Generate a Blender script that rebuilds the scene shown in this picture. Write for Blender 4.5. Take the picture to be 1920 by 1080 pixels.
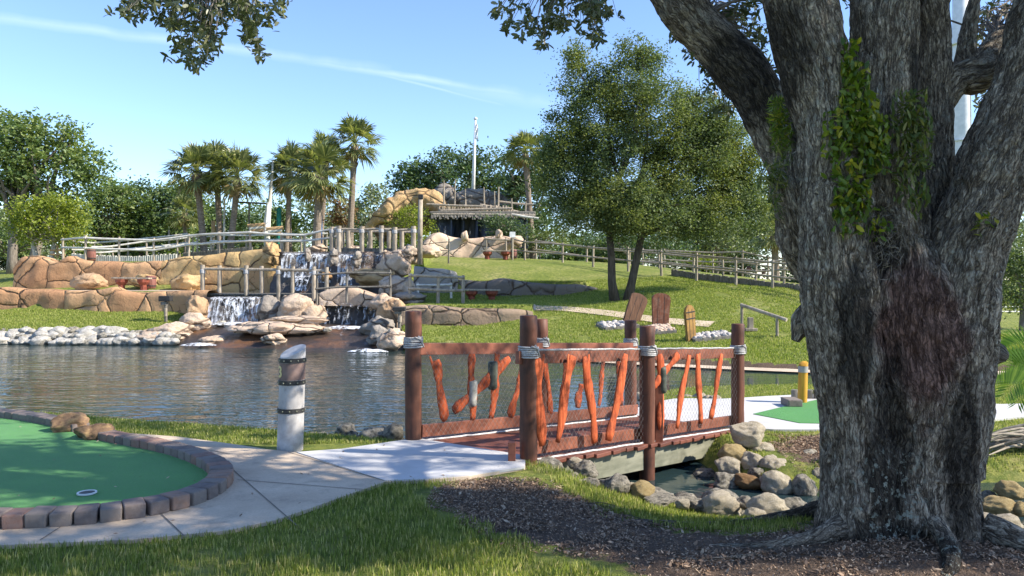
import bpy, bmesh, math, random
import numpy as np
from mathutils import Vector, Matrix
for o in list(bpy.data.objects): bpy.data.objects.remove(o)
SC = bpy.context.scene
COL = SC.collection
F = 1450.0; HY = 528.0; CH = 1.68           # focal length in photo pixels, horizon row, eye height
# ------------------------------------------------------------------ camera
cam_d = bpy.data.cameras.new('camera'); cam = bpy.data.objects.new('camera', cam_d); COL.objects.link(cam)
cam.location = (0, 0, CH); cam.rotation_euler = (math.radians(90), 0, 0)
cam_d.sensor_width = 36; cam_d.lens = F*36/1920; cam_d.shift_y = -(540-HY)/1920
cam_d.clip_start = 0.05; cam_d.clip_end = 3000
SC.camera = cam
# ------------------------------------------------------------------ sun, sky, exposure
EL = math.radians(37); SH = Vector((0.984, -0.178)).normalized()
SUN = Vector((SH.x*math.cos(EL), SH.y*math.cos(EL), math.sin(EL)))
sd_ = bpy.data.lights.new('sun', 'SUN'); sd_.energy = 4.5; sd_.angle = math.radians(0.5); sd_.color = (1.0, 0.92, 0.80)
sun = bpy.data.objects.new('sun', sd_); COL.objects.link(sun); sun.location = (10, -4, 12)
sun.rotation_euler = SUN.to_track_quat('Z', 'Y').to_euler()
W = bpy.data.worlds.new('World'); SC.world = W; W.use_nodes = True
nt = W.node_tree; nt.nodes.clear()
def wn(t, **k):
    n = nt.nodes.new(t)
    for a, b in k.items(): setattr(n, a, b)
    return n
sky = wn('ShaderNodeTexSky', sky_type='NISHITA', sun_disc=False, sun_elevation=EL, sun_rotation=math.atan2(SH.x, SH.y))
sky.air_density = 1.0; sky.dust_density = 0.15; sky.ozone_density = 2.6; sky.altitude = 0
bg = wn('ShaderNodeBackground'); bg.inputs[1].default_value = 0.134
out = wn('ShaderNodeOutputWorld'); tc = wn('ShaderNodeTexCoord')
def wmath(op, a, b=None, c=None):
    n = wn('ShaderNodeMath', operation=op)
    for i, v in enumerate((a, b, c)):
        if v is None: continue
        if isinstance(v, (int, float)): n.inputs[i].default_value = v
        else: nt.links.new(v, n.inputs[i])
    return n.outputs[0]
def pix_dir(px, py): return Vector(((px-960)/F, 1, -(py-HY)/F)).normalized()
total = None
# thin contrails: soft streaks along great circles of the real sky
for (p0, p1, width, ang, amt) in (((-30, 30), (560, 108), 0.0075, 0.27, 0.55), ((560, 112), (980, 178), 0.0055, 0.15, 0.6), ((640, 122), (900, 186), 0.0022, 0.12, 0.4), ((880, 168), (1060, 196), 0.012, 0.10, 0.3)):
    a = pix_dir(*p0); b = pix_dir(*p1); n = a.cross(b).normalized(); m = (a+b).normalized()
    dn = wn('ShaderNodeVectorMath', operation='DOT_PRODUCT'); dn.inputs[1].default_value = n; nt.links.new(tc.outputs['Generated'], dn.inputs[0])
    dm = wn('ShaderNodeVectorMath', operation='DOT_PRODUCT'); dm.inputs[1].default_value = m; nt.links.new(tc.outputs['Generated'], dm.inputs[0])
    nz = wn('ShaderNodeTexNoise'); nz.inputs['Scale'].default_value = 22; nz.inputs['Detail'].default_value = 5; nt.links.new(tc.outputs['Generated'], nz.inputs['Vector'])
    off = wmath('MULTIPLY_ADD', nz.outputs[0], width*1.2, -width*0.6)
    d = wmath('ABSOLUTE', wmath('ADD', dn.outputs['Value'], off))
    s = wmath('SMOOTH_MIN', wmath('MAXIMUM', wmath('SUBTRACT', 1.0, wmath('DIVIDE', d, width)), 0.0), 1.0, 0.3)
    acr = wmath('MAXIMUM', wmath('DIVIDE', wmath('SUBTRACT', dm.outputs['Value'], math.cos(ang)), 1-math.cos(ang)), 0.0)
    s = wmath('MULTIPLY', wmath('MULTIPLY', s, wmath('POWER', acr, 0.5)), wmath('MULTIPLY_ADD', nz.outputs[0], amt*1.1, amt*0.15))
    total = s if total is None else wmath('MAXIMUM', total, s)
tint = wn('ShaderNodeMixRGB', blend_type='MULTIPLY'); tint.inputs[0].default_value = 1; tint.inputs[2].default_value = (.86, .91, 1.05, 1); nt.links.new(sky.outputs[0], tint.inputs[1])
mx = wn('ShaderNodeMixRGB'); mx.inputs[2].default_value = (7.2, 7.6, 8.2, 1)
nt.links.new(wmath('MULTIPLY', total, 0.30), mx.inputs[0]); nt.links.new(tint.outputs[0], mx.inputs[1])
nt.links.new(mx.outputs[0], bg.inputs[0]); nt.links.new(bg.outputs[0], out.inputs[0])
SC.render.engine = 'CYCLES'
SC.view_settings.view_transform = 'Standard'; SC.view_settings.look = 'None'; SC.view_settings.gamma = 1
SC.view_settings.exposure = 1.08; SC.view_settings.use_curve_mapping = False

# ------------------------------------------------------------------ numeric helpers
def _h(i, j, k, s):
    n = (i.astype(np.int64)*374761393 + j.astype(np.int64)*668265263 + k.astype(np.int64)*2147483647 + s*974634777) & 0xffffffff
    n = ((n ^ (n >> 13))*1274126177) & 0xffffffff
    return ((n ^ (n >> 16)) & 0xffff)/65535.0
def vnoise(P, s=0):
    P = np.asarray(P, float); I = np.floor(P); f = P-I; f = f*f*(3-2*f); I = I.astype(np.int64); r = 0
    for a in (0, 1):
        wa = f[:, 0] if a else 1-f[:, 0]
        for b in (0, 1):
            wb = f[:, 1] if b else 1-f[:, 1]
            for c in (0, 1):
                wc = f[:, 2] if c else 1-f[:, 2]
                r = r+wa*wb*wc*_h(I[:, 0]+a, I[:, 1]+b, I[:, 2]+c, s)
    return r*2-1
def fbm(P, o=4, s=0):
    r = 0; a = 1.0; P = np.asarray(P, float)
    for i in range(o): r = r+a*vnoise(P*2**i+17.3*i, s+i); a *= .5
    return r/1.9
def pip(X, Y, poly):
    X = np.asarray(X, float); Y = np.asarray(Y, float); ins = np.zeros(X.shape, bool); n = len(poly)
    for i in range(n):
        x0, y0 = poly[i]; x1, y1 = poly[(i+1) % n]
        if y0 == y1: continue
        c = ((y0 > Y) != (y1 > Y)) & (X < (x1-x0)*(Y-y0)/(y1-y0)+x0)
        ins ^= c
    return ins
def sdist(X, Y, poly):
    X = np.asarray(X, float); Y = np.asarray(Y, float); d = np.full(X.shape, 1e9); n = len(poly)
    for i in range(n):
        x0, y0 = poly[i]; x1, y1 = poly[(i+1) % n]; ex, ey = x1-x0, y1-y0
        t = np.clip(((X-x0)*ex+(Y-y0)*ey)/(ex*ex+ey*ey+1e-12), 0, 1)
        d = np.minimum(d, np.hypot(X-x0-t*ex, Y-y0-t*ey))
    return np.where(pip(X, Y, poly), -d, d)
def smooth_poly(pts, k=6, closed=True):
    n = len(pts); o = []
    rng = range(n) if closed else range(n-1)
    for i in rng:
        g_ = lambda j: pts[j % n] if closed else pts[max(0, min(n-1, j))]
        p0, p1, p2, p3 = g_(i-1), g_(i), g_(i+1), g_(i+2)
        for s in range(k):
            t = s/k
            o.append(tuple(.5*((2*p1[c])+(-p0[c]+p2[c])*t+(2*p0[c]-5*p1[c]+4*p2[c]-p3[c])*t*t+(-p0[c]+3*p1[c]-3*p2[c]+p3[c])*t**3) for c in range(len(p1))))
    if not closed: o.append(tuple(pts[-1]))
    return o
def at(px, py, Y): return Vector(((px-960)/F*Y, Y, CH-(py-HY)/F*Y))
def g(px, py, z=0.0):
    Y = F*(CH-z)/(py-HY); return ((px-960)/F*Y, Y)

# ------------------------------------------------------------------ object helpers
def tag(o, label=None, cat=None, group=None, kind=None):
    if label: o['label'] = label
    if cat: o['category'] = cat
    if group: o['group'] = group
    if kind: o['kind'] = kind
    return o
def empty(name, loc, label, cat, group=None, rz=0):
    o = bpy.data.objects.new(name, None); COL.objects.link(o); o.location = loc; o.rotation_euler = (0, 0, rz); o.empty_display_size = .1
    return tag(o, label, cat, group)
def finish(me, name, m, parent, origin, smooth):
    o = bpy.data.objects.new(name, me); COL.objects.link(o)
    if m: me.materials.append(m)
    if parent is not None: o.parent = parent
    elif origin is not None: o.location = origin
    if smooth and len(me.polygons): me.polygons.foreach_set('use_smooth', [True]*len(me.polygons))
    return o
def npmesh(name, V, Fc, m, parent=None, origin=None, smooth=False, attrs=None):
    V = np.asarray(V, float); base = None
    if parent is not None:
        base = np.array(parent.location) if parent.parent is None else np.array(parent.location)+np.array(parent.parent.location)
    elif origin is not None: base = np.array(origin)
    if base is not None: V = V-base
    Fc = np.asarray(Fc, int); k = Fc.shape[1]
    me = bpy.data.meshes.new(name)
    me.vertices.add(len(V)); me.vertices.foreach_set('co', V.astype(np.float32).ravel())
    me.loops.add(Fc.size); me.loops.foreach_set('vertex_index', Fc.ravel().astype(np.int32))
    me.polygons.add(len(Fc)); me.polygons.foreach_set('loop_start', np.arange(0, Fc.size, k, dtype=np.int32))
    me.update(calc_edges=True)
    for an, (ty, data) in (attrs or {}).items():
        at_ = me.attributes.new(an, ty, 'POINT')
        at_.data.foreach_set('vector' if ty == 'FLOAT_VECTOR' else 'value', np.asarray(data, np.float32).ravel())
    return finish(me, name, m, parent, origin, smooth)
class MB:
    def __init__(s): s.v = []; s.f = []
    def add(s, V, Fc):
        n = len(s.v); s.v += [tuple(v) for v in V]; s.f += [tuple(i+n for i in f) for f in Fc]; return s
    def box(s, c, size, rot=None, bev=0.0, jit=0, rng=None):
        sx, sy, sz = (q/2 for q in size); V = []
        if bev <= 0:
            V = [Vector((x*sx, y*sy, z*sz)) for z in (-1, 1) for y in (-1, 1) for x in (-1, 1)]
            Fc = [(0, 2, 3, 1), (4, 5, 7, 6), (0, 1, 5, 4), (2, 6, 7, 3), (0, 4, 6, 2), (1, 3, 7, 5)]
        else:
            b = min(bev, sx*.9, sy*.9, sz*.9); bm = bmesh.new(); bmesh.ops.create_cube(bm, size=1)
            for v in bm.verts: v.co = Vector((v.co.x*2*sx, v.co.y*2*sy, v.co.z*2*sz))
            bmesh.ops.bevel(bm, geom=bm.edges[:], offset=b, segments=2, affect='EDGES', profile=.6)
            V = [v.co.copy() for v in bm.verts]; bm.verts.index_update(); Fc = [tuple(v.index for v in f.verts) for f in bm.faces]; bm.free()
        if jit: V = [v+Vector([rng.uniform(-jit, jit) for _ in range(3)]) for v in V]
        if rot is not None: V = [rot @ v for v in V]
        return s.add([v+Vector(c) for v in V], Fc)
    def beam(s, a, b, w, h, bev=0.004):          # box from a to b, w across, h upright
        a = Vector(a); b = Vector(b); d = b-a; L = d.length; x = d.normalized()
        up = Vector((0, 0, 1)) if abs(x.z) < .95 else Vector((0, 1, 0))
        y = up.cross(x).normalized(); z = x.cross(y)
        R = Matrix((x, y, z)).transposed()
        return s.box((a+b)/2, (L, w, h), R, bev)
    def tube(s, pts, rad, seg=8, cap=True, jit=0.0, rng=None, squash=1.0):
        pts = [Vector(p) for p in pts]; n = len(pts)
        if not hasattr(rad, '__len__'): rad = [rad]*n
        t = (pts[1]-pts[0]).normalized(); up = Vector((0, 0, 1)) if abs(t.z) < .9 else Vector((0, 1, 0))
        u = up.cross(t).normalized(); V = []; Fc = []
        for i in range(n):
            t = (pts[min(i+1, n-1)]-pts[max(i-1, 0)]).normalized()
            u = (u-t*u.dot(t)).normalized(); w = t.cross(u)
            for k in range(seg):
                a = 2*math.pi*k/seg; r = rad[i]*(1+(rng.uniform(-jit, jit) if jit else 0))
                V.append(pts[i]+(u*math.cos(a)*squash+w*math.sin(a))*r)
        for i in range(n-1):
            for k in range(seg): Fc.append((i*seg+k, i*seg+(k+1) % seg, (i+1)*seg+(k+1) % seg, (i+1)*seg+k))
        if cap: Fc.append(tuple(range(seg))[::-1]); Fc.append(tuple((n-1)*seg+k for k in range(seg)))
        return s.add(V, Fc)
    def lathe(s, c, prof, seg=16):
        V = []; Fc = []; n = len(prof); c = Vector(c)
        for r, z in prof:
            for k in range(seg): a = 2*math.pi*k/seg; V.append(c+Vector((r*math.cos(a), r*math.sin(a), z)))
        for i in range(n-1):
            for k in range(seg): Fc.append((i*seg+k, i*seg+(k+1) % seg, (i+1)*seg+(k+1) % seg, (i+1)*seg+k))
        Fc.append(tuple(range(seg))[::-1]); Fc.append(tuple((n-1)*seg+k for k in range(seg)))
        return s.add(V, Fc)
    def build(s, name, m, parent=None, origin=None, smooth=False):
        me = bpy.data.meshes.new(name); b = Vector((0, 0, 0))
        if parent is not None: b = parent.location+(parent.parent.location if parent.parent else Vector((0, 0, 0)))
        elif origin is not None: b = Vector(origin)
        me.from_pydata([Vector(v)-b for v in s.v], [], s.f); me.update()
        return finish(me, name, m, parent, origin, smooth)
def kids(o): return [c for c in bpy.data.objects if c.parent is o]
def dup(root, loc, rz=0, label=None, scale=None):
    r = root.copy(); COL.objects.link(r); r.location = loc; r.rotation_euler = (0, 0, rz)
    if scale: r.scale = (scale,)*3 if not hasattr(scale, '__len__') else scale
    if label: r['label'] = label
    for ch in root.children:
        c = ch.copy(); COL.objects.link(c); c.parent = r
        for g_ in ch.children:
            d = g_.copy(); COL.objects.link(d); d.parent = c
    return r

# ------------------------------------------------------------------ materials
class NM:
    def __init__(s, name):
        s.m = bpy.data.materials.new(name); s.m.use_nodes = True; s.t = s.m.node_tree
        s.b = s.t.nodes['Principled BSDF']; s.o = s.t.nodes['Material Output']
    def n(s, ty, **k):
        n = s.t.nodes.new(ty)
        for a, b in k.items(): setattr(n, a, b)
        return n
    def set(s, sock, v):
        if isinstance(v, (int, float)): sock.default_value = v
        elif isinstance(v, (tuple, list)): sock.default_value = tuple(v)+((1,) if len(sock.default_value) == 4 and len(v) == 3 else ())
        else: s.t.links.new(v, sock)
    def coord(s, stretch=(1, 1, 1), rand=True, kind='Object'):
        if kind == 'bk':
            a = s.n('ShaderNodeAttribute', attribute_name='bk'); src = a.outputs['Vector']
        elif kind == 'World': src = s.n('ShaderNodeNewGeometry').outputs['Position']
        else: src = s.n('ShaderNodeTexCoord').outputs[kind]
        if rand and kind == 'Object':
            oi = s.n('ShaderNodeObjectInfo'); ad = s.n('ShaderNodeVectorMath', operation='ADD')
            mu = s.n('ShaderNodeMath', operation='MULTIPLY'); mu.inputs[1].default_value = 31
            s.t.links.new(oi.outputs['Random'], mu.inputs[0]); s.t.links.new(src, ad.inputs[0]); s.t.links.new(mu.outputs[0], ad.inputs[1]); src = ad.outputs[0]
        mp = s.n('ShaderNodeVectorMath', operation='MULTIPLY'); mp.inputs[1].default_value = stretch; s.t.links.new(src, mp.inputs[0])
        return mp.outputs[0]
    def noise(s, vec, scale, detail=4, rough=.55, dist=0):
        n = s.n('ShaderNodeTexNoise'); s.set(n.inputs['Vector'], vec); n.inputs['Scale'].default_value = scale
        n.inputs['Detail'].default_value = detail; n.inputs['Roughness'].default_value = rough; n.inputs['Distortion'].default_value = dist
        return n.outputs[0]
    def vor(s, vec, scale, feature='F1', rnd=1.0):
        n = s.n('ShaderNodeTexVoronoi', feature=feature); s.set(n.inputs['Vector'], vec); n.inputs['Scale'].default_value = scale; n.inputs['Randomness'].default_value = rnd
        return n
    def ramp(s, fac, stops, interp='LINEAR'):
        r = s.n('ShaderNodeValToRGB'); s.set(r.inputs[0], fac); e = r.color_ramp; e.interpolation = interp
        while len(e.elements) < len(stops): e.elements.new(.5)
        for el, (p, c) in zip(e.elements, stops):
            el.position = p; el.color = (c, c, c, 1) if isinstance(c, (int, float)) else tuple(c)+(1,)
        return r.outputs[0]
    def mix(s, fac, a, b, mode='MIX'):
        n = s.n('ShaderNodeMixRGB', blend_type=mode); s.set(n.inputs[0], fac); s.set(n.inputs[1], a); s.set(n.inputs[2], b); return n.outputs[0]
    def math(s, op, a, b=0.0, clamp=False):
        n = s.n('ShaderNodeMath', operation=op, use_clamp=clamp); s.set(n.inputs[0], a); s.set(n.inputs[1], b); return n.outputs[0]
    def bump(s, h, strength=.5, dist=.01, prev=None):
        n = s.n('ShaderNodeBump'); n.inputs['Strength'].default_value = strength; n.inputs['Distance'].default_value = dist; s.set(n.inputs['Height'], h)
        if prev is not None: s.t.links.new(prev, n.inputs['Normal'])
        s.t.links.new(n.outputs[0], s.b.inputs['Normal']); return n.outputs[0]
    def base(s, c, rough=.8, spec=.3):
        s.set(s.b.inputs['Base Color'], c); s.set(s.b.inputs['Roughness'], rough); s.b.inputs['Specular IOR Level'].default_value = spec; return s
def simple(name, c1, c2, scale=8, stretch=(1, 1, 1), rough=.8, bump=.4, dist=.01, detail=5, spec=.3, kind='Object', lo=.35, hi=.65, dirt=None):
    m = NM(name); v = m.coord(stretch, kind=kind); f = m.noise(v, scale, detail, .6)
    c = m.ramp(f, [(lo, c1), (hi, c2)])
    if dirt:
        v2 = m.coord((1, 1, 1), kind=kind); d = m.noise(v2, dirt[1], 4, .7); c = m.mix(m.ramp(d, [(.48, 0.0), (.68, dirt[2] if len(dirt) > 2 else .8)]), c, dirt[0])
    m.base(c, rough, spec)
    if bump: m.bump(m.noise(v, scale*2.2, 6, .65), bump, dist)
    return m.m
def leafmat(name, c1, c2, c3=None, trans=.35, rough=.55, cl=None, spec=.35):
    m = NM(name); gi = m.n('ShaderNodeNewGeometry')
    st = [(0.0, c1), (.65, c2)] + ([(1.0, c3)] if c3 else [])
    c = m.ramp(gi.outputs['Random Per Island'], st)
    if cl:                                   # whole clumps of older or younger leaves
        v = m.coord((1, 1, 1), rand=False); c = m.mix(m.ramp(m.noise(v, cl[1], 2), [(.42, 0.0), (.62, 1.0)]), c, m.mix(1.0, c, cl[0], 'MULTIPLY'))
    m.base(c, rough, spec)
    tr = m.n('ShaderNodeBsdfTranslucent'); m.set(tr.inputs[0], m.mix(1.0, c, (1.5, 1.6, .7), 'MULTIPLY'))
    ms = m.n('ShaderNodeMixShader'); ms.inputs[0].default_value = trans
    m.t.links.new(m.b.outputs[0], ms.inputs[1]); m.t.links.new(tr.outputs[0], ms.inputs[2]); m.t.links.new(ms.outputs[0], m.o.inputs[0])
    return m.m
M = {}
M['post'] = simple('brown stained log', (.075, .028, .016), (.17, .062, .034), 5, (3, 3, .35), .6, .5, .006, spec=.35, dirt=((.03, .016, .011), 2.2, .7))
M['rail'] = simple('brown stained beam', (.15, .048, .026), (.30, .105, .06), 4, (1, 1, 1), .6, .5, .004, spec=.3, dirt=((.055, .022, .015), 3.0, .7))
M['plank'] = simple('red brown deck plank', (.095, .032, .02), (.25, .085, .05), 5, (1, 1, 1), .55, .6, .004, spec=.4, dirt=((.035, .018, .013), 2.5, .7))
M['slat'] = simple('orange stained driftwood', (.32, .058, .02), (.64, .15, .055), 12, (3, 3, .22), .7, 1.0, .010, spec=.15, detail=8, dirt=((.12, .035, .02), 5, .85))
M['joist'] = simple('grey green treated beam', (.14, .145, .10), (.27, .265, .195), 3, (.5, .5, 3), .8, .4, .004, dirt=((.07, .075, .05), 1.8, .75))
M['darkband'] = simple('dark green metal band', (.035, .042, .032), (.10, .11, .085), 14, rough=.6, bump=.2)
M['greyband'] = simple('grey scraped metal band', (.17, .17, .15), (.42, .42, .38), 12, rough=.6, bump=.2)
M['rope'] = simple('grey rope', (.28, .27, .26), (.52, .51, .50), 60, rough=.9, bump=.5, dist=.003)
M['ropew'] = simple('white edge rope', (.42, .40, .38), (.68, .66, .64), 60, rough=.9, bump=.5, dist=.003)
M['net'] = simple('net twine', (.12, .105, .095), (.30, .275, .25), 20, rough=.9, bump=0)
M['grey'] = simple('weathered grey wood', (.25, .205, .15), (.46, .39, .30), 6, (2, 2, .5), .85, .4, .006, dirt=((.12, .11, .09), 1.5, .6))
M['greyd'] = simple('dark weathered wood', (.11, .10, .085), (.23, .21, .175), 6, (2, 2, .5), .85, .4, .006)
M['pale'] = simple('pale painted timber', (.50, .48, .42), (.68, .66, .59), 6, rough=.7, bump=.2, dirt=((.28, .25, .20), 1.6, .6))
M['tanwood'] = simple('tan wood', (.36, .23, .12), (.50, .34, .18), 6, rough=.8, bump=.2)
M['redped'] = simple('red painted wood', (.14, .035, .02), (.26, .07, .04), 8, rough=.6, bump=.2)
M['barrel'] = simple('red brown barrel', (.15, .06, .045), (.26, .11, .085), 6, (4, 4, .4), .7, .3)
M['dark'] = simple('black metal', (.018, .018, .018), (.05, .048, .045), 12, rough=.5, bump=.1)
M['steel'] = simple('pale pole', (.55, .58, .60), (.70, .72, .74), 2, rough=.45, bump=0)
M['white'] = simple('white paint', (.62, .62, .58), (.80, .80, .77), 5, rough=.5, bump=.05)
M['markerw'] = simple('whitewashed post', (.30, .285, .27), (.50, .485, .47), 3.2, rough=.85, bump=.35, dist=.004, detail=8, dirt=((.20, .18, .16), 7, .5))
M['markerb'] = simple('brown painted band', (.13, .085, .07), (.24, .165, .14), 5, rough=.8, bump=.2, dist=.003)
M['yellow'] = simple('yellow painted post', (.42, .20, .015), (.62, .33, .04), 4, (2, 2, .5), .6, .2, .004)
M['figure'] = simple('cream numeral', (.62, .50, .22), (.74, .62, .32), 10, rough=.6, bump=0)
M['rust'] = simple('grave plank brown', (.10, .05, .03), (.19, .10, .058), 5, (5, 5, .6), .75, .6, .006, dirt=((.05, .028, .02), 2, .6))
M['rustred'] = simple('grave plank red', (.12, .04, .022), (.23, .085, .045), 5, (5, 5, .6), .7, .6, .006, dirt=((.42, .36, .28), 7, .22))
M['ochre'] = simple('grave plank ochre', (.22, .12, .03), (.38, .22, .065), 5, (5, 5, .6), .75, .6, .006, dirt=((.09, .05, .02), 3, .6))
M['bluef'] = simple('blue cloth', (.06, .14, .30), (.12, .24, .45), 4, rough=.8, bump=0)
M['teal'] = simple('teal paint', (.01, .14, .12), (.02, .22, .18), 4, rough=.6, bump=0)
# concrete, turf, brick
m = NM('path concrete'); v = m.coord(kind='World'); f = m.noise(v, 1.4, 6, .65)
c = m.ramp(f, [(.3, (.46, .355, .25)), (.7, (.66, .53, .385))]); c = m.mix(m.ramp(m.noise(v, 70, 2), [(.35, .0), (.75, .35)]), c, (.30, .26, .21))
c = m.mix(m.ramp(m.noise(v, 3.3, 5, .75), [(.52, 0.0), (.70, .6)]), c, (.26, .21, .16))
m.base(c, .9); m.bump(m.noise(v, 130, 3), .25, .004); M['conc'] = m.m
m = NM('new concrete'); v = m.coord(kind='World'); f = m.noise(v, 2.0, 6, .65)
c = m.ramp(f, [(.3, (.44, .43, .415)), (.7, (.56, .55, .535))]); c = m.mix(m.ramp(m.noise(v, 5, 5, .75), [(.58, 0.0), (.75, .35)]), c, (.28, .27, .25))
m.base(c, .9); m.bump(m.noise(v, 130, 3), .2, .003); M['concw'] = m.m
m = NM('joint'); m.base((.17, .145, .12), .95); M['joint'] = m.m
m = NM('putting turf'); v = m.coord(kind='World'); f = m.noise(v, 150, 3, .8)
c = m.ramp(f, [(.38, (.018, .115, .012)), (.62, (.052, .27, .030))]); c = m.mix(m.ramp(m.noise(v, 2.5, 5), [(.4, 0.0), (.7, .3)]), c, (.07, .27, .035))
m.base(c, .9, .2); m.bump(m.noise(v, 300, 2), .7, .004)
m.b.inputs['Sheen Weight'].default_value = .15; M['turf'] = m.m
m = NM('tumbled edging block'); v = m.coord(); oi = m.n('ShaderNodeObjectInfo')
c = m.ramp(oi.outputs['Random'], [(0, (.15, .115, .10)), (.3, (.23, .125, .09)), (.55, (.19, .155, .13)), (.8, (.27, .165, .115)), (1, (.14, .115, .105))], 'CONSTANT')
c = m.mix(m.ramp(m.noise(v, 30, 5, .7), [(.3, 0.0), (.8, .7)]), c, (.22, .19, .17)); c = m.mix(m.ramp(m.noise(v, 9, 4), [(.5, 0.0), (.75, .5)]), c, (.05, .045, .045))
m.base(c, .9); m.bump(m.noise(v, 90, 4, .7), .6, .006); M['brick'] = m.m
# rocks
def rockmat(name, a, b, pit, sc=9, lichen=None, bump=.9):
    m = NM(name); v = m.coord(); f = m.noise(v, sc*.5, 6, .65); c = m.ramp(f, [(.32, a), (.68, b)])
    vo = m.vor(v, sc*3.2).outputs['Distance']; nz = m.noise(v, sc*2.2, 6, .75)
    holes = m.ramp(nz, [(.30, 1.0), (.44, 0.0)])
    c = m.mix(holes, c, pit)
    if lichen: c = m.mix(m.ramp(m.noise(v, 2.8, 5, .7), [(.47, 0.0), (.60, .85)]), c, lichen)
    m.base(c, .95, .2)
    h = m.math('ADD', m.math('MULTIPLY', vo, .5), m.math('MULTIPLY', nz, 1.0))
    m.bump(h, bump, .035); return m.m
M['lime'] = rockmat('pitted limestone', (.46, .39, .27), (.68, .60, .46), (.16, .12, .075), 8)
M['limegrey'] = rockmat('grey weathered limestone', (.28, .25, .19), (.52, .47, .38), (.09, .08, .065), 7, (.10, .095, .08))
M['limeyel'] = rockmat('yellow limestone', (.42, .30, .13), (.58, .46, .24), (.20, .13, .06), 9)
M['limerust'] = rockmat('rusty limestone', (.26, .14, .06), (.40, .26, .13), (.10, .06, .035), 9)
M['whiterock'] = rockmat('white shore rock', (.34, .31, .26), (.62, .59, .53), (.17, .16, .14), 3, (.30, .28, .23))
M['brownrock'] = simple('smooth brown boulder', (.10, .06, .035), (.22, .135, .075), 2.6, rough=.75, bump=.5, dist=.02, detail=7, dirt=((.40, .26, .11), 1.7, .75))
M['gravel'] = simple('grave cobbles', (.30, .27, .24), (.58, .54, .50), 9, rough=.9, bump=.3)
M['graveltan'] = simple('tan cobbles', (.34, .25, .18), (.62, .48, .37), 9, rough=.9, bump=.3)
def sandstone(name, cols, cell=1.0, crack=.035, wet=None, rough=.9, stretch=(1, 1, 1)):
    m = NM(name); v = m.coord(rand=False)
    nz = m.n('ShaderNodeTexNoise'); nz.inputs['Scale'].default_value = 1.3; nz.inputs['Detail'].default_value = 3; m.t.links.new(v, nz.inputs['Vector'])
    sb = m.n('ShaderNodeVectorMath', operation='SUBTRACT'); sb.inputs[1].default_value = (.5, .5, .5); m.t.links.new(nz.outputs['Color'], sb.inputs[0])
    ms = m.n('ShaderNodeVectorMath', operation='MULTIPLY'); ms.inputs[1].default_value = (.38, .38, .38); m.t.links.new(sb.outputs[0], ms.inputs[0])
    ad = m.n('ShaderNodeVectorMath', operation='ADD'); m.t.links.new(v, ad.inputs[0]); m.t.links.new(ms.outputs[0], ad.inputs[1])
    st = m.n('ShaderNodeVectorMath', operation='MULTIPLY'); st.inputs[1].default_value = stretch; m.t.links.new(ad.outputs[0], st.inputs[0])
    e = m.vor(st.outputs[0], cell, 'DISTANCE_TO_EDGE').outputs['Distance']
    cc = m.vor(st.outputs[0], cell, 'F1').outputs['Color']
    sp = m.n('ShaderNodeSeparateColor'); m.t.links.new(cc, sp.inputs[0])
    c = m.ramp(sp.outputs[0], [(0, cols[0]), (.5, cols[1]), (1, cols[2])])
    c = m.mix(m.ramp(m.noise(v, 3.5, 7, .7), [(.35, 0.0), (.75, .6)]), c, cols[1])
    c = m.mix(m.ramp(m.noise(v, .7, 3, .6), [(.45, 0.0), (.65, .55)]), c, cols[3])
    c = m.mix(m.ramp(m.noise(v, 11, 5, .8), [(.55, 0.0), (.75, .4)]), c, tuple(q*.55 for q in cols[1]))
    k = m.math('MULTIPLY', m.ramp(e, [(0.0, 1.0), (crack*.45, .8), (crack*1.0, 0.0)]), m.ramp(m.noise(v, 1.05, 2, .5), [(.40, .12), (.52, 1.0)]))
    e2 = m.vor(st.outputs[0], cell*2.3, 'DISTANCE_TO_EDGE').outputs['Distance']; k2 = m.math('MULTIPLY', m.ramp(e2, [(0.0, .9), (crack*.8, 0.0)]), m.ramp(m.noise(v, 1.9, 2, .5), [(.52, 0.0), (.60, 1.0)])); k = m.math('MAXIMUM', k, k2)
    c = m.mix(k, c, (.07, .045, .03))
    m.base(c, rough, .25 if not wet else .8)
    h = m.math('ADD', m.ramp(e, [(0.0, 0.0), (crack*1.5, .8), (crack*5, 1.0)]), m.math('MULTIPLY', m.noise(v, 5, 6, .7), .5))
    m.bump(h, 1.0, .08)
    return m.m
M['sand'] = sandstone('carved sandstone', ((.38, .20, .10), (.50, .30, .155), (.58, .37, .20), (.40, .21, .105)), .95, .03)
M['sandyel'] = sandstone('yellow carved sandstone', ((.46, .29, .12), (.56, .38, .17), (.60, .44, .23), (.42, .22, .12)), .8, .03)
M['sandpale'] = sandstone('pale pink sandstone', ((.50, .37, .26), (.58, .45, .33), (.64, .52, .40), (.46, .30, .20)), 1.0, .022)
M['sandbrown'] = sandstone('brown flagstone', ((.20, .145, .10), (.30, .22, .15), (.36, .27, .185), (.22, .16, .11)), 1.35, .045)
M['sanddark'] = sandstone('shaded grey flagstone', ((.15, .125, .10), (.22, .185, .15), (.29, .25, .20), (.16, .13, .11)), 1.1, .045)
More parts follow.
